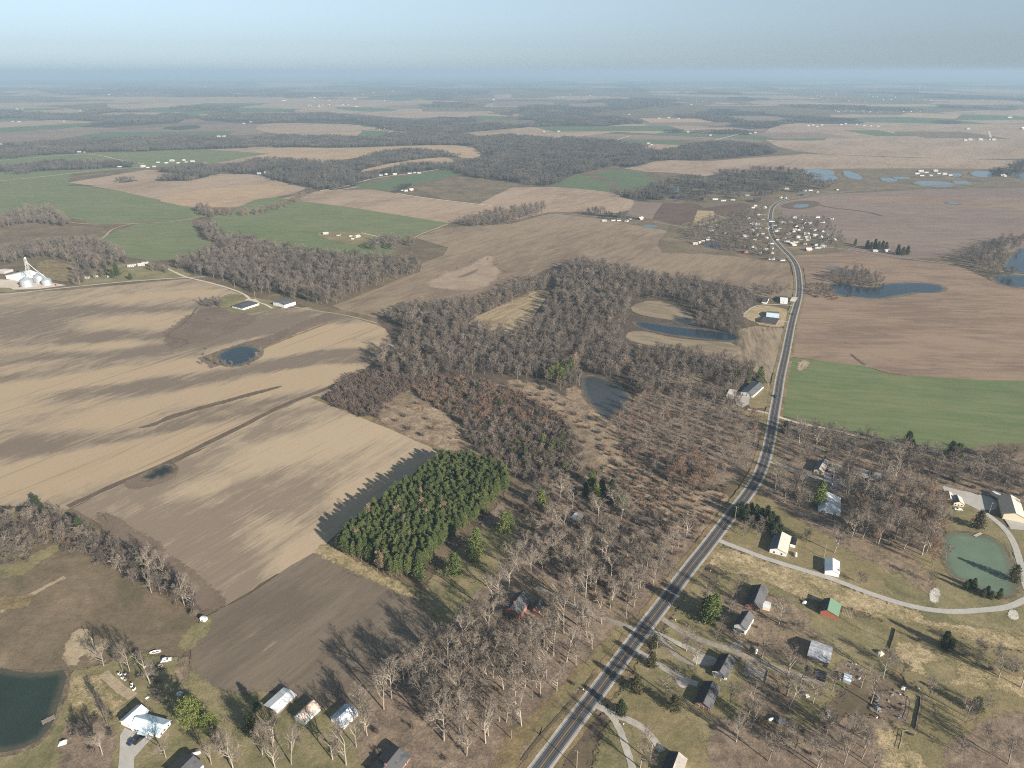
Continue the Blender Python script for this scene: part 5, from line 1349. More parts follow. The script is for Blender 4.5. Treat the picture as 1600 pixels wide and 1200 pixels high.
gable('big cream barn at the right edge above the green pond', 'barn', (1566,811), (1599,818), (1592,789), 4.8, 7.6, 'y', 'w_cream', 'r_tan', 'r_ivory', (0, 0), 'big', 0.3, rpos=0.52, name='barn')
gable('small cream cottage with navy left slope at the drive', 'cottage', (1489.5,790.5), (1505,793), (1509,784), 3.0, 5.0, 'y', 'w_cream', 'r_slate', 'r_ivory', (3, 0), None, 0.3, rpos=0.5, name='cottage')
gable('white shed with dark roof beside the cream cottage', 'shed', (1478,784), (1488,786), (1491,776), 2.5, 4.0, 'y', 'w_white', 'r_slate', 'r_ivory', (1, 0), None, 0.3, name='shed')
gable('white house with dark slate roof west of the highway', 'house', (1157,617), (1176,622), (1181,604), 3.3, 6.0, 'y', 'w_white', 'r_slate', 'r_grey', (3, 1), None, 0.5, rpos=0.62)
gable('pale roofed garage left of the slate roofed roadside house', 'garage', (1135,622), (1146,624), (1147,613), 2.8, 3.4, 'x', 'w_grey', 'r_ivory', None, (0, 0), None, name='garage', detail=False)
gable('grey roofed house ringed by bare yellow ground', 'house', (1197,498), (1216,500), (1217,491), 3.0, 5.0, 'x', 'w_brick', 'r_blue', 'r_slate', (3, 0), None)
gable('long dark shed below the grey roofed house', 'shed', (1188,505), (1212,509), (1214,501), 3.0, 4.6, 'x', 'w_wood', 'r_shingle', 'r_shingle', (0, 0), None, name='shed', detail=False)
gable('white cottage just west of the highway above the driveway', 'cottage', (1219,474), (1230,475), (1231,466), 3.0, 5.0, 'x', 'w_white', 'r_white', 'r_grey', (1, 0), None, name='cottage')
gable('small brown shed touching the highway verge', 'shed', (1234,473), (1241,474), (1241,467), 2.6, 3.8, 'x', 'w_wood', 'r_ivory', None, (0, 0), None, name='shed', detail=False)
gable('half hidden dark cottage at the edge of the wood', 'cottage', (1190,474), (1198,475), (1199,468), 2.8, 4.6, 'x', 'w_white', 'r_shingle', None, (0, 0), None, name='cottage', detail=False)
gable('tiny white shed in the thinned woods', 'shed', (893,812), (904,816), (911,808), 2.2, 3.0, 'x', 'w_white', 'r_white', None, (0, 0), None, 0.2, name='shed', detail=False)
# --- west
gable('new white house with charcoal hip roof', 'house', (363,481), (380,485), (401,476), 3.2, 6.4, 'y', 'w_white', 'r_shingle', 'r_shingle', (3, 4), None, 0.5, hip=4.5)
gable('white metal workshop with slate roof beside the wood', 'workshop', (427,477), (445,481.5), (458,475), 4.6, 6.4, 'y', 'w_white', 'r_slate', 'r_grey', (0, 0), 'big', 0.2, name='workshop')
gable('long white roofed grain shed with red trimmed end', 'grain shed', (10,436), (30,439.5), (43,429), 6.0, 9.0, 'y', 'w_white', 'r_white', 'r_white', (0, 0), 'big', 0.3, name='grain_shed')
gable('low grey shed at the left edge of the grain yard', 'shed', (-6,427), (7,428), (9,423), 3.5, 4.5, 'x', 'w_grey', 'r_ivory', None, (0, 0), None, name='shed', detail=False)

# details that belong to single buildings
def timber_frame():
    o = empty('pergola', at(1314, 968), math.atan2(*(lambda d: (d.y, d.x))(at(1308,970) - at(1281,961))), 'bare rafters leaning against the green roofed barn', 'timber frame')
    for i in range(3):
        for j in range(2): MB().box((i * 2.2, j * 6.0, 1.4), (0.15, 0.15, 2.8)).build('post', M['wood_grey'], o)
    for i in range(7): MB().box((i * 0.75, 3.0, 2.9), (0.12, 6.6, 0.16)).build('rafter', M['wood_pale'], o)
    for j in range(2): MB().box((2.2, j * 6.0, 2.76), (5.0, 0.12, 0.12)).build('beam', M['wood_grey'], o)
timber_frame()

# --- grain bins and elevator
def bin_(px, r, hw, label):
    c = at(*px); o = empty('grain_bin', (c.x, c.y, 0), 0, label, 'grain bin')
    m = MB(); prof = []
    n = int(hw / 0.8)
    for i in range(n):
        prof += [(r, hw * i / n - 0.2 * (i == 0)), (r + 0.05, hw * (i + 0.5) / n)]
    prof.append((r, hw)); m.lathe(prof, n=36); m.build('wall', M['galv'], o)
    MB().lathe([(r + 0.25, hw - 0.05), (r * 0.12, hw + r * 0.52), (r * 0.12, hw + r * 0.52 + 0.6)], n=36).build('roof', M['galv'], o)
    ld = MB()
    for i in range(int(hw / 0.6)): ld.box((0, -r - 0.2, 0.4 + i * 0.6), (0.5, 0.04, 0.04))
    ld.box((-0.25, -r - 0.2, hw / 2), (0.05, 0.05, hw)); ld.box((0.25, -r - 0.2, hw / 2), (0.05, 0.05, hw)); ld.build('ladder', M['steel_white'], o)
    MB().box((r * 0.6, -r * 0.82, 1.1), (0.9, 0.12, 2.0), 0.6).build('door', M['steel_white'], o)
    return c
cA = bin_((43,447), 8.0, 9.4, 'widest grain bin, left of the lattice elevator tower')
cB = bin_((63,441), 7.0, 10.0, 'grain bin behind and right of the elevator tower')
cC = bin_((74,445), 6.2, 7.4, 'smallest grain bin, at the foot of the sloping conveyor')
def elevator():
    c = at(50, 444); o = empty('grain_elevator', (c.x, c.y, 0), 0.3, 'tall lattice grain elevator tower with sloping conveyor pipe', 'grain elevator')
    Ht = 36.0; w0, w1 = 3.2, 1.2
    leg = lambda sx, sy, z: (sx * (w0 + (w1 - w0) * z / Ht), sy * (w0 + (w1 - w0) * z / Ht), z)
    for sx in (-1, 1):
        for sy in (-1, 1): MB().tube(leg(sx, sy, -0.3), leg(sx, sy, Ht), 0.11, 0.09, 5).build('leg', M['steel_white'], o)
    br = MB(); n = 9
    for i in range(n):
        z0_, z1_ = Ht * i / n, Ht * (i + 1) / n
        for (a, b) in (((-1,-1),(1,-1)), ((1,-1),(1,1)), ((1,1),(-1,1)), ((-1,1),(-1,-1))):
            br.tube(leg(*a, z0_), leg(*b, z1_), 0.05, 0.05, 4); br.tube(leg(*b, z0_), leg(*a, z1_), 0.05, 0.05, 4); br.tube(leg(*a, z1_), leg(*b, z1_), 0.05, 0.05, 4)
    br.build('bracing', M['steel_white'], o)
    MB().box((0.5, 0, Ht / 2 + 1), (0.6, 0.6, Ht)).build('bucket_leg', M['galv'], o)
    MB().box((0, 0, Ht + 0.1), (3.6, 3.0, 0.2)).box((0.5, 0, Ht + 1.3), (1.6, 1.2, 2.0)).build('head', M['steel_white'], o)
    lr = Matrix.Rotation(-0.3, 3, 'Z')
    for nm, tgt, zt_, z1 in (('conveyor', cC, 11.0, 31.0), ('spout', cA, 14, 33.5), ('spout', cB, 14, 34)):
        d = lr @ (tgt - c); MB().tube((0.4, 0, z1), (d.x, d.y, zt_), 0.30 if nm == 'conveyor' else 0.15, 0.30 if nm == 'conveyor' else 0.15, 6).build(nm, M['steel_white'], o)
elevator()

# --- village and scattered farmsteads: shared small buildings
def small_house(kind):
    """returns a thing with wall, roof, window parts, 11 x 8 m"""
    wall, rf1, rf2, L, D, ev, rg = {
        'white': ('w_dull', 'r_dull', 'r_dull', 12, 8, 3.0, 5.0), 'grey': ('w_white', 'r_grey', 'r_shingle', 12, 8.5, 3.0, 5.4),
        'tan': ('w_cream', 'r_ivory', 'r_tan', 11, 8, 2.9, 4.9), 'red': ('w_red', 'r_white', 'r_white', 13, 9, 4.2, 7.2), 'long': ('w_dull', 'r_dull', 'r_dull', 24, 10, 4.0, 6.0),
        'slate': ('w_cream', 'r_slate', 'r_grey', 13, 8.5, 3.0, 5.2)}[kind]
    o = bpy.data.objects.new('house' if kind not in ('red', 'long') else 'barn', None)
    m = MB().add([(-L/2,-D/2,-.3),(L/2,-D/2,-.3),(L/2,D/2,-.3),(-L/2,D/2,-.3),(-L/2,-D/2,ev),(L/2,-D/2,ev),(L/2,D/2,ev),(-L/2,D/2,ev),(-L/2,0,rg),(L/2,0,rg)], [(0,1,5,4),(2,3,7,6),(1,2,6,9,5),(3,0,4,8,7)])
    w = bpy.data.objects.new('wall', m.mesh('wall', M[wall])); w.parent = o
    m = MB(); s = (rg - ev) / (D / 2)
    for sg, mi in ((-1, 0), (1, 1)):
        q = [(-L/2-.4, sg*(D/2+.4), ev - s*.4), (L/2+.4, sg*(D/2+.4), ev - s*.4), (L/2+.4, 0, rg), (-L/2-.4, 0, rg)]
        m.add([(a, b, c + 0.03) for a, b, c in q] + [(a, b, c + 0.22) for a, b, c in q], [(0,3,2,1),(4,5,6,7),(0,1,5,4),(1,2,6,5),(2,3,7,6),(3,0,4,7)] if sg < 0 else [(0,1,2,3),(7,6,5,4),(4,5,1,0),(5,6,2,1),(6,7,3,2),(7,4,0,3)], mi)
    r = bpy.data.objects.new('roof', m.mesh('roof', [M[rf1], M[rf2]])); r.parent = o
    kids = [w, r]
    if kind not in ('red', 'long'):
        for u in (-L * .3, L * .3):
            k = bpy.data.objects.new('window', MB().box((u, -D/2 - .03, 1.6), (1.3, .08, 1.2)).mesh('window', M['glass'])); k.parent = o; kids.append(k)
    k = bpy.data.objects.new('door', MB().box((0, -D/2 - .03, 1.1 if L < 20 else 1.6), (1.1 if L < 13 else 3, .08, 2.2 if L < 20 else 3.2)).mesh('door', M['door_brown' if L < 13 else 'door_white'])); k.parent = o; kids.append(k)
    return o, kids
PROTO = {k: small_house(k) for k in ('white', 'grey', 'tan', 'red', 'long', 'slate')}
def put_house(px, kind, rz=0.0, s=1.0, label=None, group=None, cat=None, parts=True):
    o, kids = PROTO[kind]
    c = o.copy(); COL.objects.link(c)
    p = at(*px); c.location = (p.x, p.y, 0); c.rotation_euler = (0, 0, rz); c.scale = (s, s, s)
    tag(c, label, cat or ('barn' if kind in ('red', 'long') else 'house'), group)
    for k in kids:
        q = k.copy(); COL.objects.link(q); q.parent = c
    EXCL.append(np.array([(p.x + a, p.y + b) for a, b in ((-9*s,-8*s),(9*s,-8*s),(9*s,8*s),(-9*s,8*s))]))
    return c
rnd = random.Random(3)
VILL = [(115,140,'long'),(200,155,'long'),(300,150,'white'),(530,210,'white'),(510,230,'tan'),(630,230,'white'),(860,35,'white'),(1050,50,'white'),(1105,45,'white'),(1180,65,'long'),(1385,40,'white'),
 (540,405,'long'),(490,390,'grey'),(500,470,'white'),(550,512,'long'),(430,528,'tan'),(600,500,'long'),(610,350,'slate'),(730,410,'grey'),(820,385,'long'),(935,335,'white'),(1100,395,'white'),(1050,390,'tan'),
 (1025,495,'white'),(1160,520,'white'),(1230,470,'long'),(1105,455,'white'),(1085,520,'grey'),(840,545,'white'),(860,582,'long'),(905,600,'white'),(975,540,'white'),(960,588,'long'),(1080,565,'white'),
 (640,665,'white'),(700,652,'grey'),(700,697,'long'),(580,695,'white'),(700,762,'slate'),(810,775,'white'),(430,690,'red'),(690,600,'grey'),(50,560,'white'),(80,420,'white'),(150,420,'white'),
 (70,465,'grey'),(215,490,'white'),(1235,637,'white'),(1160,615,'white'),(800,125,'tan'),(850,132,'white'),(750,470,'slate'),(780,440,'grey'),(930,475,'white'),(560,440,'grey'),(660,440,'slate'),(450,480,'slate'),
 (1010,350,'grey'),(900,375,'slate'),(960,420,'grey'),(1140,460,'slate'),(880,500,'slate'),(760,560,'slate'),(640,540,'grey'),(520,560,'slate'),(1000,560,'slate'),(700,370,'grey'),(620,300,'grey'),(450,95,'white'),(570,300,'slate')]
VN = {'white': 'white roofed', 'long': 'long white', 'grey': 'grey roofed', 'slate': 'dark roofed', 'tan': 'tan', 'red': 'red walled'}
VH = []
def road_dist_px(x, y):
    p = at(x, y); return float(road_dist(np.array([[p.x, p.y]]))[0])
for zx, zy, k in VILL:
    if k == 'white' and rnd.random() < .4: k = rnd.choice(['grey', 'slate', 'tan'])
    px = 1100 + zx / 6.667; py = 290 + zy / 6.667 + 1.0
    nm = VN[k]; where = 'in the village along the highway' if px > 1160 else 'on the wooded western edge of the village'
    hs_ = put_house((px, py), k, rnd.choice([0, 0, 1.57, 0.3, 0.95, -0.4]), rnd.uniform(0.6, .85) if k != 'long' else rnd.uniform(.4, .6),
              '%s %s %s' % (nm, 'building' if k == 'long' else 'house', where) if k != 'red' else 'red walled barn at the south edge of the village', 'village %s houses %s' % (nm, where)); VH.append(hs_)
for i in range(26):
    px_, py_ = rnd.uniform(1170, 1305), rnd.uniform(338, 392)
    if road_dist_px(px_, py_) < 14: continue
    k = rnd.choice(['white', 'grey', 'slate', 'tan', 'white'])
    VH.append(put_house((px_, py_), k, rnd.choice([0, 1.57, .3, .95]), rnd.uniform(.6, .85), '%s house on the back lots of the village' % VN[k], 'village %s houses on the back lots' % VN[k]))
left_to_right(VH)
FARMS = [  # (x, y, kind, scale, rotation)  with the farmstead it belongs to
 ('among the trees beside the pond at the village edge', [(1086,382,'white',1,0),(1093,380,'tan',.9,.6),(1098,378,'red',.6,0),(1107,372,'white',.6,1)]),
 ('beside the round pond west of the village', [(944,346,'white',1,0),(958,345,'long',.7,.2),(967,345,'grey',.9,0),(979,346,'slate',.9,1),(1001,343,'red',1,.6),(985,343,'white',.5,0)]),
 ('beneath the dark pines east of the village', [(1367,393,'white',.9,0),(1385,393,'white',1.05,.3)]),
 ('beside the lane out of the village', [(1263,392,'red',1.0,.1)]),
 ('in the yard among green wheat', [(509,366,'white',1.1,.3),(529,368,'slate',.7,0),(548,370,'white',.7,.2),(558,371,'white',1.2,1.0),(551,374,'tan',.6,0)]),
 ('on the lane below the western wood', [(205,417,'white',1,.2),(212,414,'grey',.9,1),(221,415,'white',1.1,.4),(227,411,'slate',.9,0)]),
 ('beside the country road west', [(136,435,'tan',.8,.2),(150,433,'white',.7,.1),(172,433,'white',.7,.3)]),
 ('on the knoll behind the strip of woods', [(405,272,'white',1.2,.2),(417,271,'white',1.6,.3),(429,269,'tan',.7,0)]),
 ('along the pale road by dark wheat', [(595,275,'white',1.1,0),(603,273,'tan',1.0,1),(617,273,'white',1.3,.2),(640,271,'slate',1.1,0),(655,271,'white',1.1,0),(648,270,'grey',.8,0)]),
 ('at the tree clump above the fields', [(634,299,'white',1.1,.6),(643,298,'red',1.0,.2),(629,298,'slate',.8,0)]),
 ('beside the twin gravel lanes', [(224,261,'white',1.6,.3),(231,262,'long',.8,.5),(241,261,'white',1.1,0),(187,261,'long',1.0,.1)]),
 ('of the large dairy farm', [(247,254,'long',.9,.2),(260,255,'long',1.0,.5),(269,252,'white',1.6,0),(279,255,'long',1.0,.3),(291,254,'long',1.0,.6),(301,253,'white',1.4,0),(311,255,'long',.8,.8),(320,256,'white',1.2,0),(287,251,'white',1.2,1)]),
 ('in front of the western band of woods', [(20,225,'long',.9,0),(31,225,'white',1.3,0),(2,226,'white',1.2,0),(124,238,'white',1.3,0),(132,238,'long',.7,.2)]),
 ('on the far ridge', [(333,216,'long',1.2,0),(342,214,'white',1.6,0),(350,213,'grey',1.3,0),(345,218,'white',1.3,0),(381,193,'long',1.2,0),(393,191,'white',2,0),(20,190,'long',1.2,0),(30,191,'white',1.6,0),(100,190,'white',1.2,0),
   (145,175,'long',1.3,.1),(155,174,'long',1.3,0),(27,171,'white',2,0),(35,171,'white',1.6,0),(288,170,'white',2,0),(300,171,'white',1.6,0),(352,181,'long',1.4,0),(125,173,'white',1.6,0)]),
 ('by the sheet of flood water', [(1432,272,'long',1.2,.2),(1438,269,'white',1.7,0),(1447,270,'long',1,0),(1461,268,'white',1.5,0),(1467,272,'long',1.1,.1),(1475,273,'white',1.5,0),(1484,275,'white',1.2,0),(1440,275,'long',1,0),(1454,275,'white',1,0),
   (1566,275,'white',1.4,0),(1570,276,'white',1,0)]),
 ('standing in the wide mauve plain', [(1508,220,'white',1.6,0),(1515,219,'white',1.9,0),(1531,219,'white',2,0),(1552,219,'white',1.8,0),(1547,218,'grey',1.5,0),(1512,202,'white',2,0),(1598,202,'red',2,0),(1577,184,'long',2.4,0)]),
 ('in the hamlet on the plain', [(1263,197,'white',1.6,0),(1270,196,'white',1.5,0),(1277,198,'long',1,0),(1284,196,'white',1.5,0),(1314,195,'long',1.3,0),(1321,194,'white',1.6,0),(1338,195,'white',1.4,0),(1350,196,'grey',1.6,0),(1360,197,'grey',1.6,0),(1372,198,'white',1.3,0)]),
 ('beside the blue pond in the woods', [(1013,225,'white',1.5,0),(1018,226,'long',.8,0),(1075,207,'white',1.5,0),(1110,212,'white',1.3,0),(1172,209,'white',1.4,0),(1180,208,'white',1.4,0),(850,206,'long',1.0,0),(873,206,'white',1.5,0)]),
 ('in the line of houses beyond the woods', [(x, 163 + (x % 3), 'white', 1.7, 0) for x in range(962, 1040, 7)]),
 ('on the pale ground near the far woods', [(1030,185,'long',1.4,0),(1045,184,'long',1.4,.1),(1060,186,'white',1.6,0),(983,179,'long',1.2,0),(1080,164,'white',2,0),(880,151,'white',2,0),(872,151,'white',2,0)]),
]
FH = []
for where, L_ in FARMS:
    for (x, y, k, s, rz) in L_:
        nm = VN[k]; kind_ = 'barn' if k in ('long', 'red') else 'house'
        if k == 'long': nm = 'long white roofed'
        if k == 'grey' : nm = 'grey roofed'
        if k == 'white': nm = 'white roofed' + (' small' if s < .8 else '')
        FH.append(put_house((x, y), k, rz, s * (.72 if k != 'long' else .5), '%s %s %s' % (nm, kind_, where), '%s %ss %s' % (nm, kind_, where)))
left_to_right(FH)
# small distant settlements, plain single-mesh houses a pixel or two across
fh = {}
for k in ('white', 'long', 'tan'):
    o, kids = PROTO[k]
    V = []; F = []; mats = []
    for q in kids[:2]:
        n = len(V); b = len(mats)
        V += [tuple(v.co) for v in q.data.vertices]; mats += list(q.data.materials)
        F += [(tuple(i + n for i in p.vertices), b + p.material_index) for p in q.data.polygons]
    me = bpy.data.meshes.new('far_house'); me.from_pydata(V, [], [f for f, _ in F])
    for m_ in mats: me.materials.append(m_)
    me.polygons.foreach_set('material_index', [i for _, i in F]); fh[k] = me
def town(where, x0, x1, y0, y1, n, s, seed):
    r = random.Random(seed)
    for i in range(n):
        p = at(r.uniform(x0, x1), r.uniform(y0, y1))
        o = bpy.data.objects.new('distant_house', fh[r.choice(['white', 'white', 'tan', 'long'])]); link(o)
        o.location = (p.x, p.y, 0); o.rotation_euler = (0, 0, r.uniform(0, 3)); q = s * r.uniform(.28, .6); o.scale = (q, q, q)
        tag(o, 'pale distant house %s' % where, 'house', 'houses %s' % where)
town('in the subdivision on the eastern horizon', 1300, 1440, 169, 176, 48, 1.3, 1)
town('in the town below the water tower', 1390, 1600, 136, 160, 42, 2.6, 2)
town('in the far eastern suburbs', 1190, 1390, 132, 160, 42, 2.6, 3)
town('of the village on the far western plain', 480, 560, 163, 168, 24, 1.6, 4)
town('scattered before the northern horizon', 420, 900, 124, 158, 36, 2.6, 5)
town('on the northwestern skyline', 10, 400, 118, 152, 34, 2.6, 6)
town('scattered through the northern woods', 900, 1250, 126, 160, 28, 2.4, 7)
town('amid the woods past the peach stubble', 585, 700, 193, 203, 14, 1.3, 8)
# water towers
for px, h, lab in (((1436, 140), 42, 'white water tower above the eastern town'), ((48, 117), 45, 'faint water tower on the northwestern skyline')):
    p = at(*px); o = empty('water_tower', (p.x, p.y, 0), 0, lab, 'water tower')
    s = 1.6
    MB().lathe([(3*s, 0), (2*s, 4*s), (1.6*s, h*.7*s)], n=12).build('stem', M['steel_white'], o)
    MB().lathe([(1.6*s, h*.68*s), (6*s, h*.8*s), (7*s, h*.88*s), (5*s, h*.96*s), (1*s, h*s)], n=16).build('tank', M['steel_white'], o)
# ------------------------------------------------------------------ vehicles and small things
def car_mat(name, col):
    t = NT(name); t.b.inputs['Roughness'].default_value = 0.25; t.b.inputs['Specular IOR Level'].default_value = 0.5
    t.b.inputs['Coat Weight'].default_value = 0.4
    return t.out(col)
M['car_black'] = car_mat('black_car_paint', (0.012, 0.014, 0.018)); M['car_white'] = car_mat('white_car_paint', (0.75, 0.75, 0.75))
M['car_green'] = car_mat('dark_green_car_paint', (0.020, 0.045, 0.038)); M['car_blue'] = car_mat('navy_car_paint', (0.02, 0.035, 0.06)); M['car_silver'] = car_mat('silver_car_paint', (0.35, 0.36, 0.38))
def car(px, heading, paint, label, kind='car', z=0.14, grp=None):
    """heading in degrees from +X; body with sloped ends, cabin, four wheels"""
    p = at(*px); o = empty({'car': 'car', 'pickup': 'pickup_truck', 'suv': 'sport_utility_vehicle'}[kind], (p.x, p.y, z), math.radians(heading), label, {'car': 'car', 'pickup': 'pickup truck', 'suv': 'car'}[kind], grp)
    L, W, Hh = {'car': (4.7, 1.85, 1.42), 'pickup': (5.8, 2.0, 1.85), 'suv': (4.9, 1.95, 1.75)}[kind]
    def prof(pts, w, mat, name, inset=0.0, par=o):
        n = len(pts); V = [(x, -w/2 + (inset if zz > 1.05 else 0), zz) for x, zz in pts] + [(x, w/2 - (inset if zz > 1.05 else 0), zz) for x, zz in pts]
        return MB().add(V, [tuple(range(n)), tuple(range(n, 2*n))[::-1]] + [(i, n + i, n + (i+1) % n, (i+1) % n) for i in range(n)]).build(name, mat, par)
    h = L / 2; b = 0.95 if kind != 'pickup' else 1.05
    prof([(-h, .35), (h, .35), (h, .75), (h - .15, b - .12), (h * .45, b), (-h + .1, b), (-h, b - .1)], W, M[paint], 'body')
    if kind == 'pickup':
        prof([(h*.42, b), (h*.22, Hh - .05), (-h*.12, Hh), (-h*.2, b)], W - .12, M[paint], 'cabin', .12)
        MB().box((-h*.62, 0, b + .005), (h*.7, W - .35, .03)).build('bed', M['interior'], o)
        gl = [(h*.40, b + .06), (h*.235, Hh - .12)]
        MB().add([(gl[0][0]+.02, -W/2+.2, gl[0][1]), (gl[0][0]+.02, W/2-.2, gl[0][1]), (gl[1][0]+.03, W/2-.28, gl[1][1]), (gl[1][0]+.03, -W/2+.28, gl[1][1])], [(0,1,2,3)]).build('windscreen', M['glass'], o)
    else:
        tail = -h*.88 if kind == 'suv' else -h*.72
        prof([(h*.38, b), (h*.08, Hh), (tail*.72, Hh), (tail, b)], W - .1, M[paint], 'cabin', .15)
        MB().add([(h*.375, -W/2+.2, b+.05), (h*.375, W/2-.2, b+.05), (h*.12, W/2-.3, Hh-.06), (h*.12, -W/2+.3, Hh-.06)], [(0,1,2,3)]).build('windscreen', M['glass'], o)
    for s in (-1, 1):
        MB().box((-.05 * L, s * (W/2 - .085), (b + Hh) / 2 - .02), (L * .36, .05, (Hh - b) * .6)).build('side_window', M['glass'], o)
        for f in (-.31, .31):
            MB().tube((f*L, s*(W/2 - .22), .34), (f*L, s*(W/2 + .01), .34), .34, .34, 12).build('wheel', M['rubber'], o)
        MB().box((h - .01, s * (W/2 - .3), .68), (.06, .35, .14)).build('headlight', M['plastic_white'], o)
    EXCL.append(np.array([(p.x + a, p.y + c) for a, c in ((-5,-5),(5,-5),(5,5),(-5,5))]))
    return o
car((208,1160), 62, 'car_blue', 'dark sedan parked on the driveway, further from the house door', 'car')
car((218,1157), 62, 'car_black', 'black pickup truck parked close beside the white house', 'pickup')
car((1212,621), 268, 'car_green', 'dark green pickup heading south past the roadside house', 'pickup', zt)
car((1238.5,492), 250, 'car_black', 'dark car on the highway beside the yellow yard', 'suv', zt)
car((1314,748), 160, 'car_black', 'dark car parked on the concrete by the cottage', 'suv')
car((1497,797), 165, 'car_white', 'white car on the grass below the cream cottage', 'car')
car((1279,1062), 150, 'car_black', 'black pickup in the shade by the dark shelter', 'pickup')
car((1258,1085), 100, 'car_silver', 'silver car left under bare trees near the south lawn', 'car')
car((1294,1117), 70, 'car_silver', 'dusty pale green car standing alone among the trees', 'car')
car((260,1033), 20, 'car_white', 'white van bodied car in the weeds north of the house', 'suv')
# camper by the big barn
def camper(px, rz, label):
    p = at(*px); o = empty('camper_trailer', (p.x, p.y, 0.1), rz, label, 'camper')
    b = MB(); prof = [(-4, .5), (4, .5), (4.2, 1.4), (3.8, 2.9), (3.2, 3.1), (-3.9, 3.1), (-4, 2.8)]; n = len(prof)
    b.add([(x, -1.25, z) for x, z in prof] + [(x, 1.25, z) for x, z in prof], [tuple(range(n)), tuple(range(n, 2*n))[::-1]] + [(i, n+i, n+(i+1) % n, (i+1) % n) for i in range(n)]).build('body', M['plastic_white'], o)
    for f in (-.6, .6):
        for s in (-1, 1): MB().tube((f, s * 1.0, .4), (f, s * 1.28, .4), .4, .4, 12).build('wheel', M['rubber'], o)
    for u in (-2, 1.5): MB().box((u, -1.27, 2.0), (1.0, .05, .6)).build('window', M['glass'], o)
    MB().box((4.8, 0, .55), (1.4, .12, .12)).build('hitch', M['rubber'], o)
camper((1556,777), 1.75, 'white camper trailer parked behind the big cream barn')
# propane tanks, barrels
def tank(px, rz, label, s=1.0, group=None):
    p = at(*px); o = empty('propane_tank', (p.x, p.y, 0), rz, label, 'gas tank', group)
    prof = [(0.05, -1.6), (.4, -1.5), (.6, -1.2), (.62, 0), (.6, 1.2), (.4, 1.5), (.05, 1.6)]; V = []; F = []; n = 12
    for r, x in prof:
        for k in range(n): t = 2*math.pi*k/n; V.append((x*s, r*s*math.cos(t), .95*s + r*s*math.sin(t)))
    for i in range(len(prof)-1):
        for k in range(n): F.append((i*n+k, i*n+(k+1) % n, (i+1)*n+(k+1) % n, (i+1)*n+k))
    MB().add(V, F).build('tank', M['plastic_white'], o)
    for u in (-.9, .9): MB().box((u*s, 0, .2*s), (.15*s, .9*s, .5*s)).build('foot', M['wood_grey'], o)
tank((1243,869), 1.2, 'white gas tank behind the white farmhouse', 1.3)
tank((1181,1020), 1.1, 'white gas tank under the tree below the narrow white house', 1.1)
tank((1204,1126), 0.3, 'white gas tank at the corner of the small grey shed', 1.0)
tank((307,1180), 0.3, 'white gas tank beside the charcoal roofed house', 1.2)
def heap_item(px, kind, label, s=1.0, rz=0.0, mat='plastic_white', group=None):
    p = at(*px); z = 0.0
    if kind == 'barrel':
        o = empty('barrel', (p.x, p.y, z), rz, label, 'barrel', group)
        MB().lathe([(.42*s, -.05), (.46*s, .3*s), (.42*s, .35*s), (.46*s, .65*s), (.42*s, 1.0*s)], n=12).build('drum', M[mat], o); MB().lathe([(.3*s, 1.0*s), (.3*s, 1.05*s)], n=12).build('lid', M['rubber'], o)
    elif kind == 'tarp':
        r = random.Random(px[0]); m = MB(); n = 7; V = []
        for j in range(n):
            for i in range(n):
                u, v = i/(n-1)-.5, j/(n-1)-.5; e = max(abs(u), abs(v)) * 2
                V.append((u*3*s, v*2.2*s, (1 - e**2) * 1.1*s + r.uniform(0, .18)*s * (e < .9)))
        m.add(V, [(j*n+i, j*n+i+1, (j+1)*n+i+1, (j+1)*n+i) for j in range(n-1) for i in range(n-1)])
        o = m.build('covered_heap', M[mat], None, (p.x, p.y, 0), rz); tag(o, label, 'covered heap', group)
    elif kind == 'boat':
        o = empty('rowing_boat', (p.x, p.y, 0), rz, label, 'boat', group); V = []; m = MB(); st = 7
        for i in range(st):
            f = i/(st-1); w = math.sin(math.pi * (0.12 + .75*f)) * .8*s; x = (f-.5)*4.4*s
            V += [(x, -w, .75*s), (x, -w*.6, .1), (x, w*.6, .1), (x, w, .75*s)]
        F = []
        for i in range(st-1):
            for k in range(3): F.append((4*i+k, 4*i+k+1, 4*i+5+k, 4*i+4+k))
        F += [(0, 3, 2, 1), (4*st-4, 4*st-3, 4*st-2, 4*st-1)]
        m.add(V, F).build('hull', M[mat], o)
        for f in (-.8, .6): MB().box((f*s, 0, .55*s), (.3*s, 1.3*s, .06)).build('seat', M['wood_grey'], o)
    return o
for i, (x, y) in enumerate(((186,1054),(189,1056),(196,1055),(193,1061),(196,1063),(191,1060))):
    heap_item((x, y), 'barrel', 'white barrel in the upper cluster beside the dirt path', 1.3, 0, group='white barrels in the upper cluster by the path')
for i, (x, y) in enumerate(((206,1070),(206,1074),(211,1077),(209,1079))):
    heap_item((x, y), 'barrel', 'white barrel in the lower cluster nearer the house', 1.2, 0, group='white barrels in the lower cluster by the path')
heap_item((243,1020), 'boat', 'white upturned boat at the edge of the ploughed field', 1.2, 0.3)
heap_item((98,1162), 'tarp', 'white sheeted heap on the bank of the dark pond', 1.3, 0.4)
heap_item((249,1041), 'tarp', 'rusty sheeted heap beside the white vehicle', 1.2, 0.9, 'w_wood')
heap_item((230,1091), 'tarp', 'small white sheeted heap behind the house roof', .7, 0.9)
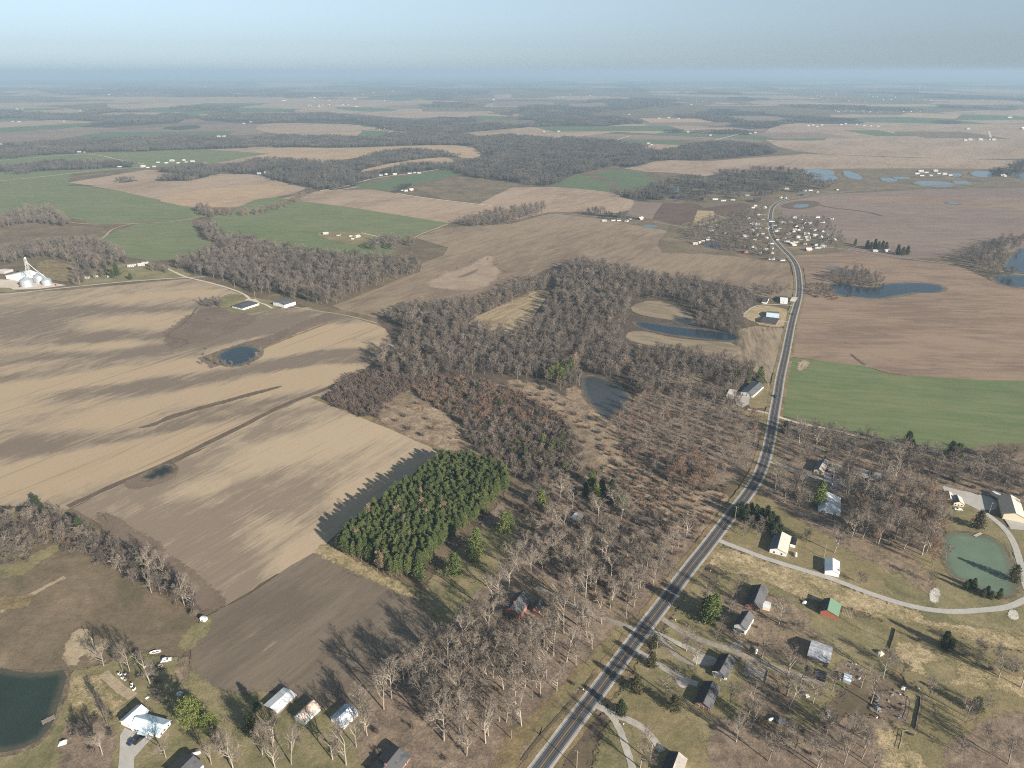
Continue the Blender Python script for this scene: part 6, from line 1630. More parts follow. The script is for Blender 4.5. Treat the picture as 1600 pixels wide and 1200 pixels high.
# docks
def dock(p1, p2, w, label, mat='wood_pale'):
    a, b = at(*p1), at(*p2); d = b - a; L = d.length; o = empty('dock', (a.x, a.y, 0.25), math.atan2(d.y, d.x), label, 'dock')
    m = MB(); n = int(L / 0.3)
    for i in range(n): m.box(((i + .5) * L / n, 0, .42), (L / n * .85, w, .06))
    m.build('deck', M[mat], o)
    MB().box((L/2, -w*.4, .34), (L, .12, .1)).box((L/2, w*.4, .34), (L, .12, .1)).build('joist', M['wood_grey'], o)
    for u in (.3, L * .5, L - .3):
        for s in (-1, 1): MB().box((u, s*w*.47, .1), (.14, .14, 1.3)).build('post', M['wood_grey'], o)
dock((66,1131), (86,1121), 2.6, 'weathered grey dock on the dark pond', 'wood_grey')
dock((1522,839), (1533,834), 1.8, 'pale plank dock on the green pond')
# excavator in the garage and in the clearing
def tractor(px, rz, paint, label):
    p = at(*px); o = empty('tractor', (p.x, p.y, 0.05), rz, label, 'tractor')
    MB().box((.7, 0, 1.0), (1.9, .9, .7)).box((-.5, 0, 1.0), (1.2, 1.1, .5)).build('body', M[paint], o)
    c = MB().box((-.5, 0, 1.75), (1.2, 1.2, 1.0)).build('cab', M['glass'], o); MB().box((-.5, 0, 2.3), (1.4, 1.4, .12)).build('cab_roof', M[paint], c)
    for s in (-1, 1):
        MB().tube((-.8, s*.65, .8), (-.8, s*1.05, .8), .8, .8, 14).build('wheel', M['rubber'], o)
        MB().tube((1.2, s*.55, .45), (1.2, s*.85, .45), .45, .45, 12).build('wheel', M['rubber'], o)
    MB().tube((1.0, .25, 1.3), (1.0, .25, 2.0), .06, .06, 6).build('exhaust', M['rubber'], o)
tractor((1300,745), 2.6, 'orange_paint', 'orange tractor in front of the tan garage')
tractor((977,818), 0.4, 'orange_paint', 'orange tractor in the thinned woods')
tractor((987,830), 1.4, 'red_paint', 'red tractor just below the orange one in the thinned woods')
tractor((31,449), 2.6, 'red_paint', 'red tractor in the grain yard')
tractor((88,446), 0.6, 'red_paint', 'red tractor right of the smallest grain bin')
# utility poles
def pole(px, h, rz, label, arm=True, group='timber utility poles along the roads', lamp=False):
    p = at(*px); o = empty('utility_pole' if not lamp else 'yard_lamp', (p.x, p.y, 0), rz, label, 'utility pole' if not lamp else 'yard lamp', None if label.startswith('*') is False else group)
    MB().tube((0, 0, -.3), (0, 0, h), .17, .12, 8).build('post', M['pole'], o)
    if arm:
        MB().box((0, 0, h - .7), (2.6, .12, .14)).build('crossarm', M['wood_grey'], o)
        for u in (-1.15, 0.5, 1.15): MB().tube((u, 0, h - .63), (u, 0, h - .38), .06, .04, 6).build('insulator', M['plastic_white'], o)
    if lamp: MB().box((.5, 0, h - .1), (1.0, .1, .1)).box((1.0, 0, h - .18), (.5, .28, .12)).build('lamp_head', M['steel_white'], o)
    return (Vector((p.x, p.y, h - .5)))
PL = [((978,968), 'utility pole left of the highway opposite the driveways'), ((1025,1027), 'utility pole beside the driveway fork'), ((901,1200), 'utility pole at the lower edge beside the highway'),
      ((1148,812), 'utility pole at the dirt drive by the cedar row'), ((1180,690), 'utility pole on the inside of the road bend'), ((1165,744), 'utility pole at the clearing below the road bend'),
      ((1287,872), 'short utility pole between the white farmhouse and white barn'), ((150,1021), 'utility pole in the bare patch of the lower left field'), ((367,449), 'utility pole beside the curving gravel lane'),
      ((1199,611), 'utility pole on the lawn beside the highway'), ((125,444), 'utility pole beside the west country road'), ((399,468), 'utility pole at the wood behind the new house'), ((455,462), 'utility pole behind the white workshop')]
for px, lab in PL: pole(px, 10.5, -0.6, lab)
pole((1545,803), 8.5, 0.5, 'yard lamp on the grass island before the big barn', False, lamp=True)
pole((971,812), 8.0, 0.5, 'yard lamp in the thinned woods near the tractors', False, lamp=True)
# signs and mailboxes
def mailbox(px, label):
    p = at(*px); o = empty('mailbox', (p.x, p.y, 0), .9, label, 'mailbox')
    MB().box((0, 0, .5), (.12, .12, 1.1)).build('post', M['wood_pale'], o)
    b = MB(); n = 8; V = []
    for x in (-.35, .35):
        V += [(x, -.18, 1.05), (x, .18, 1.05)] + [(x, .18 * math.cos(t), 1.25 + .18 * math.sin(t)) for t in [math.pi * k / 6 for k in range(7)]]
    b.add(V, [tuple(range(9)), tuple(range(9, 18))[::-1]] + [(i, (i+1) % 9, 9 + (i+1) % 9, 9 + i) for i in range(9)]).build('box', M['plastic_white'], o)
mailbox((911,1080), 'white mailbox on the left verge of the highway'); mailbox((1055,971), 'white mailbox by the upper gravel lane'); mailbox((1110,894), 'white mailbox by the concrete lane mouth'); mailbox((974,1134), 'white mailbox at the fork of the lower driveway')
# fences
def fence(pts, label, h=1.2, sp=3.0, mat='wood_pale', rails=2, panel=False):
    P = [at(*p) for p in pts]; c = P[0]; o = empty('fence', (c.x, c.y, 0), 0, label, 'fence')
    rl = MB(); k = 0
    for a, b in zip(P[:-1], P[1:]):
        d = b - a; L = d.length; n = max(1, int(L / sp)); ang = math.atan2(d.y, d.x)
        for i in range(n + 1):
            q = a + d * i / n - c
            if k < 60: MB().box((q.x, q.y, h / 2 - .1), (.14, .14, h + .2), ang).build('post', M[mat], o); k += 1
        mid = (a + b) / 2 - c
        if panel: rl.box((mid.x, mid.y, h / 2), (L, .06, h * .9), ang)
        else:
            for j in range(rails): rl.box((mid.x, mid.y, h * (j + 1) / rails - .1), (L, .06, .12), ang)
    rl.build('panel' if panel else 'rail', M[mat], o)
fence([(1438,1090),(1437,1105),(1433,1122),(1430,1140)], 'plank fence running down the paddock beside the junk pen', 1.2, 3, 'wood_pale', 3, True)
fence([(1410,1144),(1420,1145),(1430,1148)], 'short pale fence joining the plank fence at its foot', 1.4, 2.5, 'wood_pale', 2)
fence([(1410,1145),(1408,1158),(1404,1172)], 'narrow fence running into the dry weeds', 1.2, 2.5, 'wood_pale', 2)
fence([(1302,995),(1330,1005),(1360,1018),(1370,1028)], 'wire fence above the patched shed', 1.2, 4, 'wood_grey', 2)
fence([(1320,972),(1345,985),(1370,995),(1393,1007)], 'long rail fence across the weedy paddock', 1.2, 4, 'wood_grey', 2)
fence([(1399,984),(1395,1000),(1390,1015)], 'dark board screen at the far end of the paddock', 1.2, 2.5, 'wood_grey', 3, True)
fence([(1040,905),(1000,890),(960,900)], 'faint rail fence in the thinned woods', 1.1, 4, 'wood_grey', 2) if False else None
fence([(1195,1070),(1200,1050)], 'pale beam fence closing the bare concrete pad', 1.0, 2.2, 'wood_pale', 2, True)
fence([(1162,1053),(1178,1061),(1195,1069)], 'low fence along the front of the concrete pad', .8, 2.5, 'wood_pale', 2)
fence([(1410,1090),(1422,1096),(1420,1115),(1415,1128)], 'wire fence around the junk pen', 1.3, 2.5, 'wood_grey', 2)
sheet('concrete_pad', [(1166,1034),(1200,1050),(1195,1068),(1162,1052)], 'gravelD', 0, .3)
sheet('bare_ground', [(1370,1085),(1400,1080),(1420,1095),(1415,1128),(1390,1125),(1362,1110)], 'litter', 0, .5)
sheet('bare_ground', [(1310,1035),(1330,1038),(1352,1055),(1340,1068),(1318,1062),(1305,1050)], 'litter', 0, .5)
# scrap lying about, each piece its own thing
def scrap(where, x0, x1, y0, y1, n, seed):
    r = random.Random(seed)
    for i in range(n):
        px = (r.uniform(x0, x1), r.uniform(y0, y1)); k = r.random()
        mat = r.choice(['plastic_white', 'wood_pale', 'w_wood', 'galv', 'r_patch', 'blue_tarp', 'wood_grey', 'w_wood', 'r_rust'])
        p = at(*px); rz = r.uniform(0, 3)
        if k < .4:
            o = empty('crate', (p.x, p.y, 0), rz, 'crate in the scrap %s' % where, 'crate', 'crates in the scrap %s' % where); s = r.uniform(.4, .8)
            MB().box((0, 0, s/2), (s*1.5, s, s)).build('box', M[mat], o); MB().box((0, 0, s + .04), (s*1.6, s*1.1, .08)).build('lid', M['wood_grey'], o)
        elif k < .75:
            m = MB()
            for j in range(5): m.box((r.uniform(-.2, .2), j*.28 - .6, .1 + r.uniform(0, .25)), (r.uniform(2, 3.4), .2, .08), r.uniform(-.12, .12))
            o = m.build('plank_stack', M[mat], None, (p.x, p.y, 0), rz); tag(o, 'stack of planks in the scrap %s' % where, 'plank stack', 'plank stacks in the scrap %s' % where)
        else:
            heap_item(px, 'barrel', 'barrel in the scrap %s' % where, 1.1, rz, mat, 'barrels in the scrap %s' % where)
scrap('beside the pale blue shed', 1309, 1350, 1036, 1064, 30, 1)
scrap('inside the fenced junk pen', 1366, 1416, 1086, 1126, 24, 2)
scrap('along the weedy fence line', 1392, 1438, 1066, 1092, 14, 3)
scrap('in front of the patched shed', 1262, 1300, 1046, 1060, 8, 4)
scrap('behind the lower left house', 225, 270, 1035, 1045, 6, 5)
heap_item((1375,1022), 'tarp', 'pinkish sheeted heap at the end of the wire fence', 1.5, .5, 'r_rust')
heap_item((1370,1108), 'tarp', 'grey green tarpaulin over the junk pen corner', 1.3, .5, 'r_slate')
heap_item((1411,1076), 'tarp', 'white sheeted heap on the weedy fence line', .9, .9)
heap_item((1257,942), 'tarp', 'white sheeted heap beside a small pen near the red barn', 1.1, .9)
heap_item((1233,1047), 'tarp', 'grey heap on the lane below the patched shed', .9, .9, 'wood_grey') if False else None
# felled tree heaps in the clearing
def brush_pile(px, r_, n, label, seed):
    p = at(*px); rg = random.Random(seed); o = empty('brush_pile', (p.x, p.y, 0), 0, label, 'brush pile')
    logs = MB(); tw = MB()
    for i in range(n):
        a = rg.uniform(0, 6.28); d = rg.uniform(0, r_); c = Vector((math.cos(a)*d*1.5, math.sin(a)*d, rg.uniform(.2, 1.4)))
        b = rg.uniform(0, 6.28); L = rg.uniform(2, 6); q = Vector((math.cos(b)*L/2, math.sin(b)*L/2, rg.uniform(-.5, .8)))
        m = logs if i % 3 == 0 else tw
        rr = rg.uniform(.12, .25) if i % 3 == 0 else rg.uniform(.04, .09)
        e = c + q; m.tube(c - q, e, rr, rr * .6, 5)
        if i % 3:
            for k in range(3):
                m.tube(c + q * rg.uniform(-.5, 1), c + q * 1.2 + Vector((rg.uniform(-1.5, 1.5), rg.uniform(-1.5, 1.5), rg.uniform(0, 1))), .04, .02, 3)
    logs.build('logs', M['scrub_rust'], o); tw.build('branches', M['twig_tan'], o)
brush_pile((985,757), 5.5, 60, 'upper heap of felled branches in the clearing', 1)
brush_pile((1012,785), 7.0, 90, 'lower and larger heap of felled branches in the clearing', 2)
brush_pile((1095,715), 5.0, 50, 'dark heap of brush under the rusty young trees', 3)
brush_pile((1045,735), 4.0, 40, 'small heap of brush beside the rusty conical trees', 4)
brush_pile((975,668), 4.0, 40, 'fallen limbs below the grey pond', 5)
brush_pile((720,684), 3.5, 36, 'pale fallen limbs at the corner of the pine block', 6)
brush_pile((655,640), 5, 44, 'scattered fallen limbs in the brushy clearing', 7)
# ------------------------------------------------------------------ trees: collected first, then the ones that show largest become things
BARE = []      # x, y, kind, variant, rot, sxy, sz, group
PINES = []; CEDARS = []; SHRUBS = []
def add_bare(G, kinds, s0, s1, group):
    ks, ws = zip(*kinds)
    for g in G:
        k = RNG.choice(len(ks), p=np.array(ws) / sum(ws)); s = RNG.uniform(s0, s1) * 1.18
        BARE.append((g[0], g[1], ks[k], int(RNG.integers(0, 60)), RNG.uniform(0, 6.28), s * RNG.uniform(.9, 1.1), s * RNG.uniform(.92, 1.08), group))
def hand(pts, kind, s, group):
    for p in pts:
        q = at(p[0], p[1]); ss = 1.18 * s * (p[2] if len(p) > 2 else 1)
        BARE.append((q.x, q.y, kind, int(RNG.integers(0, 60)), RNG.uniform(0, 6.28), ss, ss * RNG.uniform(.94, 1.06), group))
# the oak grove left of the highway, placed one by one where trunks show
hand([(612,1092,1.1),(632,1070),(640,1067),(655,1062),(690,1034,1.1),(725,1035),(760,1025),(763,1008,1.2),(800,1040),(717,1099,1.1),(701,1108),(694,1158,1.25),(724,1147),(759,1162),(729,1182,.8),
      (787,1078),(780,1128,.7),(791,1129,.8),(760,1085),(820,1075,1.1),(832,1045),(850,1010),(865,1025),(881,990,1.1),(885,1035),(845,1090,.9),(900,1040,.9),(873,953,1.1),(898,945,1.1),(920,990),
      (805,1105),(815,1135,.9),(838,1075,.9),(740,1050),(705,1065),(675,1075),(660,1100,.9),(680,1120,.9),(730,1125),(770,1060,1.1),(850,1060,.9),(870,1080,.8),(905,1000,1.1),(925,1015,.8),(940,975,.9),
      (770,960,1.2),(748,990,1.1),(735,1000),(720,1015),(795,920,1.1),(778,930,.9),(700,1045),(735,1075),(810,1055),(790,1045),(830,1020,1.1),(600,1110,.9),(570,1142,.8)],
     'oak', 1.0, 'oaks in the grove left of the highway')
hand([(557,1168,.9),(520,1188,.9),(541,1196,1.15),(574,1150,.9),(565,1115,.8),(428,1160,.9),(455,1195,.95),(410,1180,.9),(365,1205,.9),(350,1180,.8),(260,1185,.85),(430,1200,.8),(160,1180,.8),(330,1195,.8)],
     'oak', 0.92, 'bare trees in the lower left farmyard')
hand([(867,872,1.0),(810,895,1.1),(886,940,.9),(915,935,1.0),(930,925,1.1),(968,935,.9),(985,930),(1000,920,.9),(955,900,1.0),(905,880,.9),(885,820,.8),(875,815,.8),(912,825,.8),(925,855,.8),(940,870,.9),
      (1010,890,.9),(1030,870,.8),(1050,905,.8),(980,870,.9),(960,850,.8),(1000,850,.8),(1040,890,.8),(1060,855,.9),(1072,840,1),(845,880,1),(830,900,1),(990,950,.9),(1020,915,.8),(780,905,.9),(850,850,.7),(860,835,.7),(890,900,1)],
     'oak', .92, 'oaks above the brick house driveway')
hand([(1217,976,1.05),(1232,1108,1.0),(1229,1090,.8),(1190,1028,.95),(1072,1018,.9),(1087,1040,.85),(1118,1005,.7),(1142,965,.75),(1128,985,.7),(1040,1086,.9),(1168,1120,1.0),(1140,1105,.85),(1150,1160,.9),(1172,1140,.8),
      (1228,1088,.9),(1015,1190,1.0),(1000,1200,.9),(1230,1055,1.1),(1250,1070,.8),(1300,1080,.8),(1270,1100,.9),(1360,1100,1.1),(1345,1075,.9),(1380,1060,.9),(1385,1035,.8),(1452,1090,.8),(1410,1055,.7),(1310,1100,.8),
      (1200,1190,.9),(1240,1180,.9),(1280,1200,.9),(1225,1150,.7),(1330,1160,.9),(1350,1170,.8),(1310,1175,.8),(1290,1150,.8),(1100,945,.8),(1112,925,.7),(1150,930,.8),(1160,915,.8),(1245,990,.8),(1540,1160,.8),(1500,1180,.7),
      (1560,1060,.9),(1595,1075,1.0),(1580,1055,.8),(1525,1040,.7),(1510,1130,.7),(1575,1195,.9)],
     'oak', 0.88, 'bare yard trees east of the highway')
hand([(1183,837,.8),(1171,830,.75),(1161,838,.75),(1190,830,.7),(1303,864,1.05),(1261,848,.7),(1345,912,.7),(1372,851,1.1),(1412,858,1.0),(1440,868,1.15),(1447,864,1.1),(1325,835,1.0),(1400,835,1.0),(1380,810,1.1),(1340,800,1.0),
      (1430,810,1.1),(1450,835,1.1),(1477,875,.8),(1452,910,.7),(1352,690,.9),(1300,760,1),(1225,785,1),(1240,775,1),(1212,765,1),(1345,830,1),(1360,820,1),(1415,790,1),(1315,770,.8),(1400,760,1)],
     'oak', 0.95, 'bare trees round the north east homestead')
# filled woods near the camera
add_bare(fill([(1208,700),(1240,668),(1300,682),(1400,702),(1470,715),(1560,720),(1640,730),(1640,810),(1540,770),(1480,765),(1440,790),(1400,790),(1340,780),(1270,735),(1215,745)], 8.5), [('oak',.6),('slim',.4)], .8, 1.05, 'bare trees in the wood around the cottages')
add_bare(fill([(1215,748),(1270,770),(1275,800),(1240,800),(1205,775)], 8.5), [('oak',1)], .8, 1.0, 'bare trees west of the blue roofed house')
add_bare(fill([(1325,770),(1440,790),(1470,840),(1445,868),(1400,858),(1330,850),(1320,810)], 8), [('oak',.75),('slimrust',.1),('slim',.25)], .85, 1.05, 'bare trees between the blue roofed house and the green pond')
add_bare(fill([(1440,775),(1475,790),(1470,850),(1458,900),(1450,860),(1440,820)], 6), [('slimrust',.6),('slimtan',.4)], .95, 1.15, 'tan leafless larch like trees left of the green pond')
add_bare(fill([(0,878),(0,815),(60,806),(110,815),(200,865),(280,905),(318,950),(305,962),(250,937),(180,897),(120,862),(60,843),(40,878)], 5.0, chk=False), [('slimdark',.3),('slim',.2),('oak',.5)], .6, .85, 'bushy hedgerow trees between the western fields')
add_bare(fill([(150,1030),(200,1020),(240,1050),(255,1085),(240,1080),(215,1060),(170,1050)], 7), [('oak',.5),('slimdark',.5)], .7, .95, 'bare trees in the thicket behind the lower left house')
add_bare(fill([(110,1130),(170,1110),(180,1160),(130,1190),(100,1170)], 9), [('slimdark',1)], .55, .8, 'dark low trees beside the lower left pond')
add_bare(fill([(330,1190),(360,1150),(440,1150),(450,1200)], 14), [('oak',1)], .6, .85, 'bare trees below the row of three barns')
add_bare(fill([(950,660),(1010,618),(1100,620),(1180,645),(1190,690),(1160,742),(1110,758),(1040,745),(980,705)], 8.5), [('thin',.6),('slimrust',.25),('slim',.15)], .62, .9, 'thin young trees on the cleared brown ground')
add_bare(fill([(1040,740),(1055,720),(1110,730),(1115,760),(1070,775),(1045,760)], 7), [('slimrust',1)], .6, .8, 'rusty leaved young trees below the thin wood')
add_bare(fill([(820,785),(860,760),(920,790),(990,800),(1060,850),(1090,840),(1040,925),(985,975),(930,950),(860,915),(820,880)], 10.5), [('oak',.7),('slim',.3)], .7, 1.0, 'bare trees in the thinned woods north of the driveway')
add_bare(fill([(690,1000),(760,945),(850,950),(975,985),(985,1000),(900,1075),(830,1140),(740,1190),(640,1110)], 12), [('oak',.7),('slim',.3)], .75, 1.0, 'oaks in the grove left of the highway')
add_bare(fill([(1300,1130),(1370,1130),(1400,1170),(1450,1210),(1180,1210),(1220,1160)], 11), [('oak',1)], .6, .85, 'bare trees along the lower right edge')
add_bare(fill([(1480,1080),(1600,1120),(1640,1200),(1480,1200),(1440,1120)], 22), [('oak',1)], .6, .85, 'bare trees in the lower right pasture')
add_bare(fill([(1475,990),(1520,1015),(1600,1050),(1600,1070),(1500,1030)], 14), [('oak',.5),('slim',.5)], .6, .85, 'bare trees on the diagonal fence line')
# middle distance woods
WOODS = [
 ([(590,560),(612,545),(650,520),(690,500),(760,515),(800,532),(845,505),(862,470),(880,440),(960,430),(985,450),(980,500),(968,555),(990,590),(940,600),(905,605),(880,618),(850,600),(800,592),(760,590),(700,592),(640,600),(600,590)], 7.6, [('slim',.6),('slimdark',.15),('oak',.15),('slimtan',.1)], .85, 1.15, 'bare trees of the big central wood'),
 ([(600,498),(640,482),(700,478),(760,470),(830,440),(862,436),(850,458),(790,480),(745,500),(690,505),(640,520)], 6.5, [('slim',.7),('oak',.3)], .75, 1.05, 'bare trees of the hedge strip north of the central wood'),
 ([(862,440),(900,412),(960,420),(1050,440),(1140,452),(1190,478),(1160,490),(1155,515),(1090,508),(1088,490),(1055,470),(1000,468),(985,475),(960,500),(880,470)], 7.4, [('slim',.7),('slimtan',.15),('slimdark',.15)], .8, 1.1, 'bare trees of the wood north of the long pond'),
 ([(1085,508),(1160,512),(1155,525),(1090,512)], 6, [('slim',1)], .6, .8, 'bare trees on the far bank of the long pond'),
 ([(975,560),(1050,548),(1110,562),(1160,570),(1195,590),(1190,612),(1150,612),(1100,600),(1080,602),(1030,604),(1000,625),(985,620),(985,590)], 6.5, [('slim',.7),('slimdark',.15),('slimtan',.15)], .75, 1.0, 'bare trees between the stubble strip and the roadside house'),
 ([(985,612),(1080,606),(1150,618),(1155,645),(1100,625),(1010,618)], 8, [('slim',.5),('slimtan',.5)], .75, .95, 'bare trees between the stubble strip and the roadside house'),
 ([(270,418),(310,405),(345,388),(400,380),(430,390),(520,402),(600,410),(640,410),(658,418),(655,428),(600,443),(560,458),(525,476),(495,476),(455,468),(430,462),(400,460),(380,452),(330,435),(300,430)], 8.0, [('slim',.75),('slimdark',.25)], 1.0, 1.3, 'bare trees of the western wood'),
 ([(310,356),(335,352),(352,372),(400,376),(400,384),(345,388),(318,372)], 9, [('slim',.8),('slimdark',.2)], .9, 1.2, 'bare trees of the western wood'),
 ([(0,396),(60,386),(120,382),(155,382),(205,404),(200,414),(150,425),(120,436),(112,440),(125,415),(100,408),(60,404),(30,410),(0,416)], 9, [('slim',.8),('slimdark',.2)], .9, 1.2, 'bare trees of the wood behind the grain yard'),
 ([(0,345),(40,330),(85,330),(115,352),(100,356),(50,350),(0,358)], 10, [('slim',.8),('slimtan',.2)], .9, 1.2, 'bare trees of the copse at the left edge'),
 ([(715,350),(745,340),(800,330),(850,322),(856,330),(845,338),(800,350),(770,356),(735,356)], 10, [('slim',1)], .9, 1.15, 'bare trees of the copse above the central field'),
 ([(575,385),(600,375),(645,376),(650,386),(610,393),(580,393)], 9, [('slim',1)], .9, 1.1, 'bare trees of the copse beside the green wheat'),
 ([(1495,405),(1540,385),(1600,372),(1600,384),(1570,402),(1560,428),(1600,431),(1600,436),(1555,440),(1530,425)], 10, [('slim',.7),('slimdark',.3)], .8, 1.1, 'bare trees round the flooded wood at the right edge'),
 ([(1285,440),(1310,425),(1345,425),(1382,440),(1375,450),(1335,449),(1310,444)], 7, [('slim',.6),('slimtan',.4)], .6, .9, 'bare trees on the spit in the east pond'),
 ([(1255,455),(1300,445),(1310,464),(1280,468),(1262,462)], 9, [('slimtan',.6),('slimdark',.4)], .5, .75, 'low trees at the west end of the east pond'),
 ([(305,326),(330,325),(335,342),(312,336)], 8, [('slim',1)], .9, 1.1, 'bare trees of the strip across the western wheat'),
 ([(335,330),(400,333),(440,322),(480,302),(494,300),(470,316),(440,328),(400,338),(345,338)], 9, [('slim',.5),('slimrust',.5)], .6, .9, 'bare trees of the strip across the western wheat'),
 ([(1165,450),(1230,452),(1240,470),(1215,466),(1190,470)], 8, [('slim',1)], .6, .8, 'bare trees by the highway cottages'),
 ([(305,478),(325,470),(345,474),(350,482),(325,482)], 6, [('slimdark',1)], .5, .7, 'low trees beside the new white house'),
 ([(1075,362),(1110,342),(1160,335),(1200,330),(1200,365),(1205,395),(1150,395),(1080,382)], 10, [('slim',.7),('slimtan',.3)], .7, .95, 'bare village trees'),
 ([(1212,342),(1290,345),(1325,380),(1310,390),(1240,386),(1212,370)], 11, [('slim',.7),('slimtan',.3)], .65, .9, 'bare village trees'),
 ([(1150,388),(1205,392),(1225,405),(1235,414),(1180,404)], 11, [('slim',.6),('slimtan',.4)], .65, .9, 'bare village trees'),
 ([(112,440),(125,430),(150,430),(165,433),(130,444),(116,447)], 7, [('slimdark',.6),('slim',.4)], .6, .8, 'bare trees by the west country road'),
 ([(225,415),(260,420),(262,428),(235,426)], 7, [('slim',1)], .6, .8, 'bare trees by the west country road'),
]
for poly, sp, kinds, s0, s1, grp in WOODS: add_bare(fill(poly, sp), kinds, s0, s1, grp)
hand([(316,571),(342,572),(352,573),(362,572),(392,568),(402,560),(408,552),(330,566)], 'slimtan', .45, 'low trees round the blue field pond')
hand([(711,478,1)], 'slim', .9, 'lone bare tree in the central field')
hand([(1335,424)], 'slimtan', .8, 'lone bare tree beside the little blue pool')
# red scrub
def add_shrub(G, kinds, s0, s1, group):
    ks, ws = zip(*kinds)
    for g in G:
        k = ks[RNG.choice(len(ks), p=np.array(ws) / sum(ws))]; s = RNG.uniform(s0, s1) * 1.18
        SHRUBS.append((g[0], g[1], k, RNG.uniform(0, 6.28), s * RNG.uniform(.85, 1.2), s, group))
add_shrub(fill([(507,624),(540,590),(600,578),(650,590),(640,612),(600,635),(590,655),(562,652),(530,640)], 3.6), [(0,3),(3,3),(5,1)], .8, 1.15, 'dark red brown bushes at the field corner')
add_shrub(fill([(640,600),(700,595),(760,597),(800,608),(860,640),(900,665),(880,680),(800,665),(720,665),(705,650),(660,625)], 4.5), [(0,3),(1,3),(4,3),(2,3),(5,2)], .7, 1.25, 'rust and grey bushes of the overgrown field')
add_shrub(fill([(720,665),(800,665),(890,675),(915,695),(905,745),(850,760),(800,748),(742,708)], 4.8), [(2,5),(5,2),(1,1)], .8, 1.2, 'grey bushes at the south of the overgrown field')
add_bare(fill([(715,662),(800,662),(890,672),(918,700),(900,745),(850,762),(800,750),(745,710)], 6.2), [('slim',.7),('slimdark',.2),('slimtan',.1)], .42, .62, 'grey saplings at the south of the overgrown field')
add_shrub(fill([(590,650),(605,638),(660,632),(700,655),(730,690),(700,698),(640,675)], 15), [(1,2),(2,1)], .5, .9, 'scattered bushes in the brushy clearing')
add_shrub(fill([(790,592),(840,602),(880,622),(905,645),(960,665),(1000,710),(960,705),(900,665),(860,640)], 9), [(1,1),(2,2),(4,1)], .5, .9, 'scattered bushes below the central wood')
add_shrub(fill([(0,885),(0,830),(60,815),(110,825),(200,875),(280,912),(315,955),(300,968),(250,942),(180,905),(120,870),(60,853),(40,885)], 5.5, chk=False), [(0,1),(5,2),(2,2)], .5, .8, 'undergrowth bushes of the hedgerow')
add_shrub(fill([(590,575),(640,600),(760,600),(850,612),(880,630),(850,610),(700,590),(610,595)], 6), [(4,2),(1,2)], .6, 1.0, 'rusty bushes along the south edge of the central wood')
add_shrub(fill([(150,1030),(215,1020),(260,1060),(290,1110),(250,1100),(200,1065)], 6), [(0,1),(5,2),(2,2)], .4, .8, 'bushes behind the lower left house')
add_shrub(fill([(120,1115),(180,1105),(185,1140),(150,1190),(110,1170)], 5.5), [(0,1),(5,2),(2,1)], .5, .8, 'brown bushes between the pond and the driveway')
add_shrub(fill([(960,650),(1100,625),(1180,650),(1180,700),(1120,755),(1000,720)], 9), [(0,2),(1,1),(2,1)], .3, .55, 'low brush on the cleared brown ground')
add_shrub(fill([(330,480),(310,560),(410,560),(405,545),(395,572),(340,575),(320,565)], 7), [(1,1),(0,1)], .35, .6, 'low bushes round the blue field pond')
add_shrub(fill([(1260,445),(1380,440),(1385,452),(1300,470),(1262,465)], 7), [(4,2),(0,1)], .5, .8, 'bushes at the east pond')
add_shrub(fill([(640,1000),(760,960),(960,990),(900,1075),(800,1150),(700,1180),(600,1120)], 14), [(0,1),(2,2)], .3, .5, 'low saplings in the oak grove')
add_shrub(fill([(800,790),(860,755),(960,720),(1060,765),(1110,820),(1050,910),(960,960),(850,905)], 5.6), [(2,3),(0,1),(4,1)], .35, .85, 'brush in the thinned woods')
add_shrub(fill([(930,700),(1000,690),(1140,765),(1120,815),(1060,850),(990,780)], 5.6), [(2,2),(4,2),(1,1)], .35, .85, 'brush on the clearing above the highway')
add_shrub(fill([(1210,700),(1600,725),(1600,790),(1480,765),(1460,860),(1300,850),(1210,775)], 12), [(2,2),(5,2)], .35, .7, 'undergrowth round the cottages')
add_shrub(fill([(560,1120),(620,1090),(800,1140),(760,1200),(330,1200),(340,1160)], 16), [(2,2),(0,1)], .35, .6, 'undergrowth along the lower edge')
add_shrub(fill([(1100,930),(1260,960),(1290,1060),(1420,1060),(1440,1180),(1150,1190),(1080,1100)], 14), [(2,2),(4,1),(5,1)], .35, .65, 'undergrowth in the east lots')
add_shrub(fill([(1400,990),(1600,1040),(1600,1070),(1480,1035)], 8), [(2,2),(5,1)], .4, .8, 'undergrowth on the diagonal fence line')
# evergreens
for g in fill([(529,866),(537,850),(582,808),(660,752),(690,728),(740,728),(783,742),(797,765),(774,788),(755,810),(711,840),(680,868),(662,902),(620,908),(577,883)], 2.6, .36, chk=False):
    PINES.append((g[0], g[1], int(RNG.integers(0, 7)), RNG.uniform(0, 6.28), RNG.uniform(1.0, 1.2)))
def cedar(px, v, s, label, k=1, big=False, grp=None):
    q = at(*px); CEDARS.append((q.x, q.y, v, s * 1.18 * (1.3 if k == 3 else 1.1), label, k, big, grp))
for px, s in (((788,833),1.0),((795,826),.85)): cedar(px, 0, s*1.55, 'dark spruce %s on the lawn east of the pine block' % ('pair member, left' if s == 1 else 'pair member, right'), 3)
cedar((845,792), 1, 1.55, 'single bright green spruce above the white shed', 3)
cedar((745,868), 2, 1.7, 'slender spruce below the pine block', 3); cedar((741,880), 0, 1.1, 'small spruce at the foot of the slender spruce', 3)
cedar((710,898), 3, 1.6, 'round bright spruce near the pine block corner', 3); cedar((655,905), 1, 1.5, 'round pine at the lowest corner of the pine block', 3)
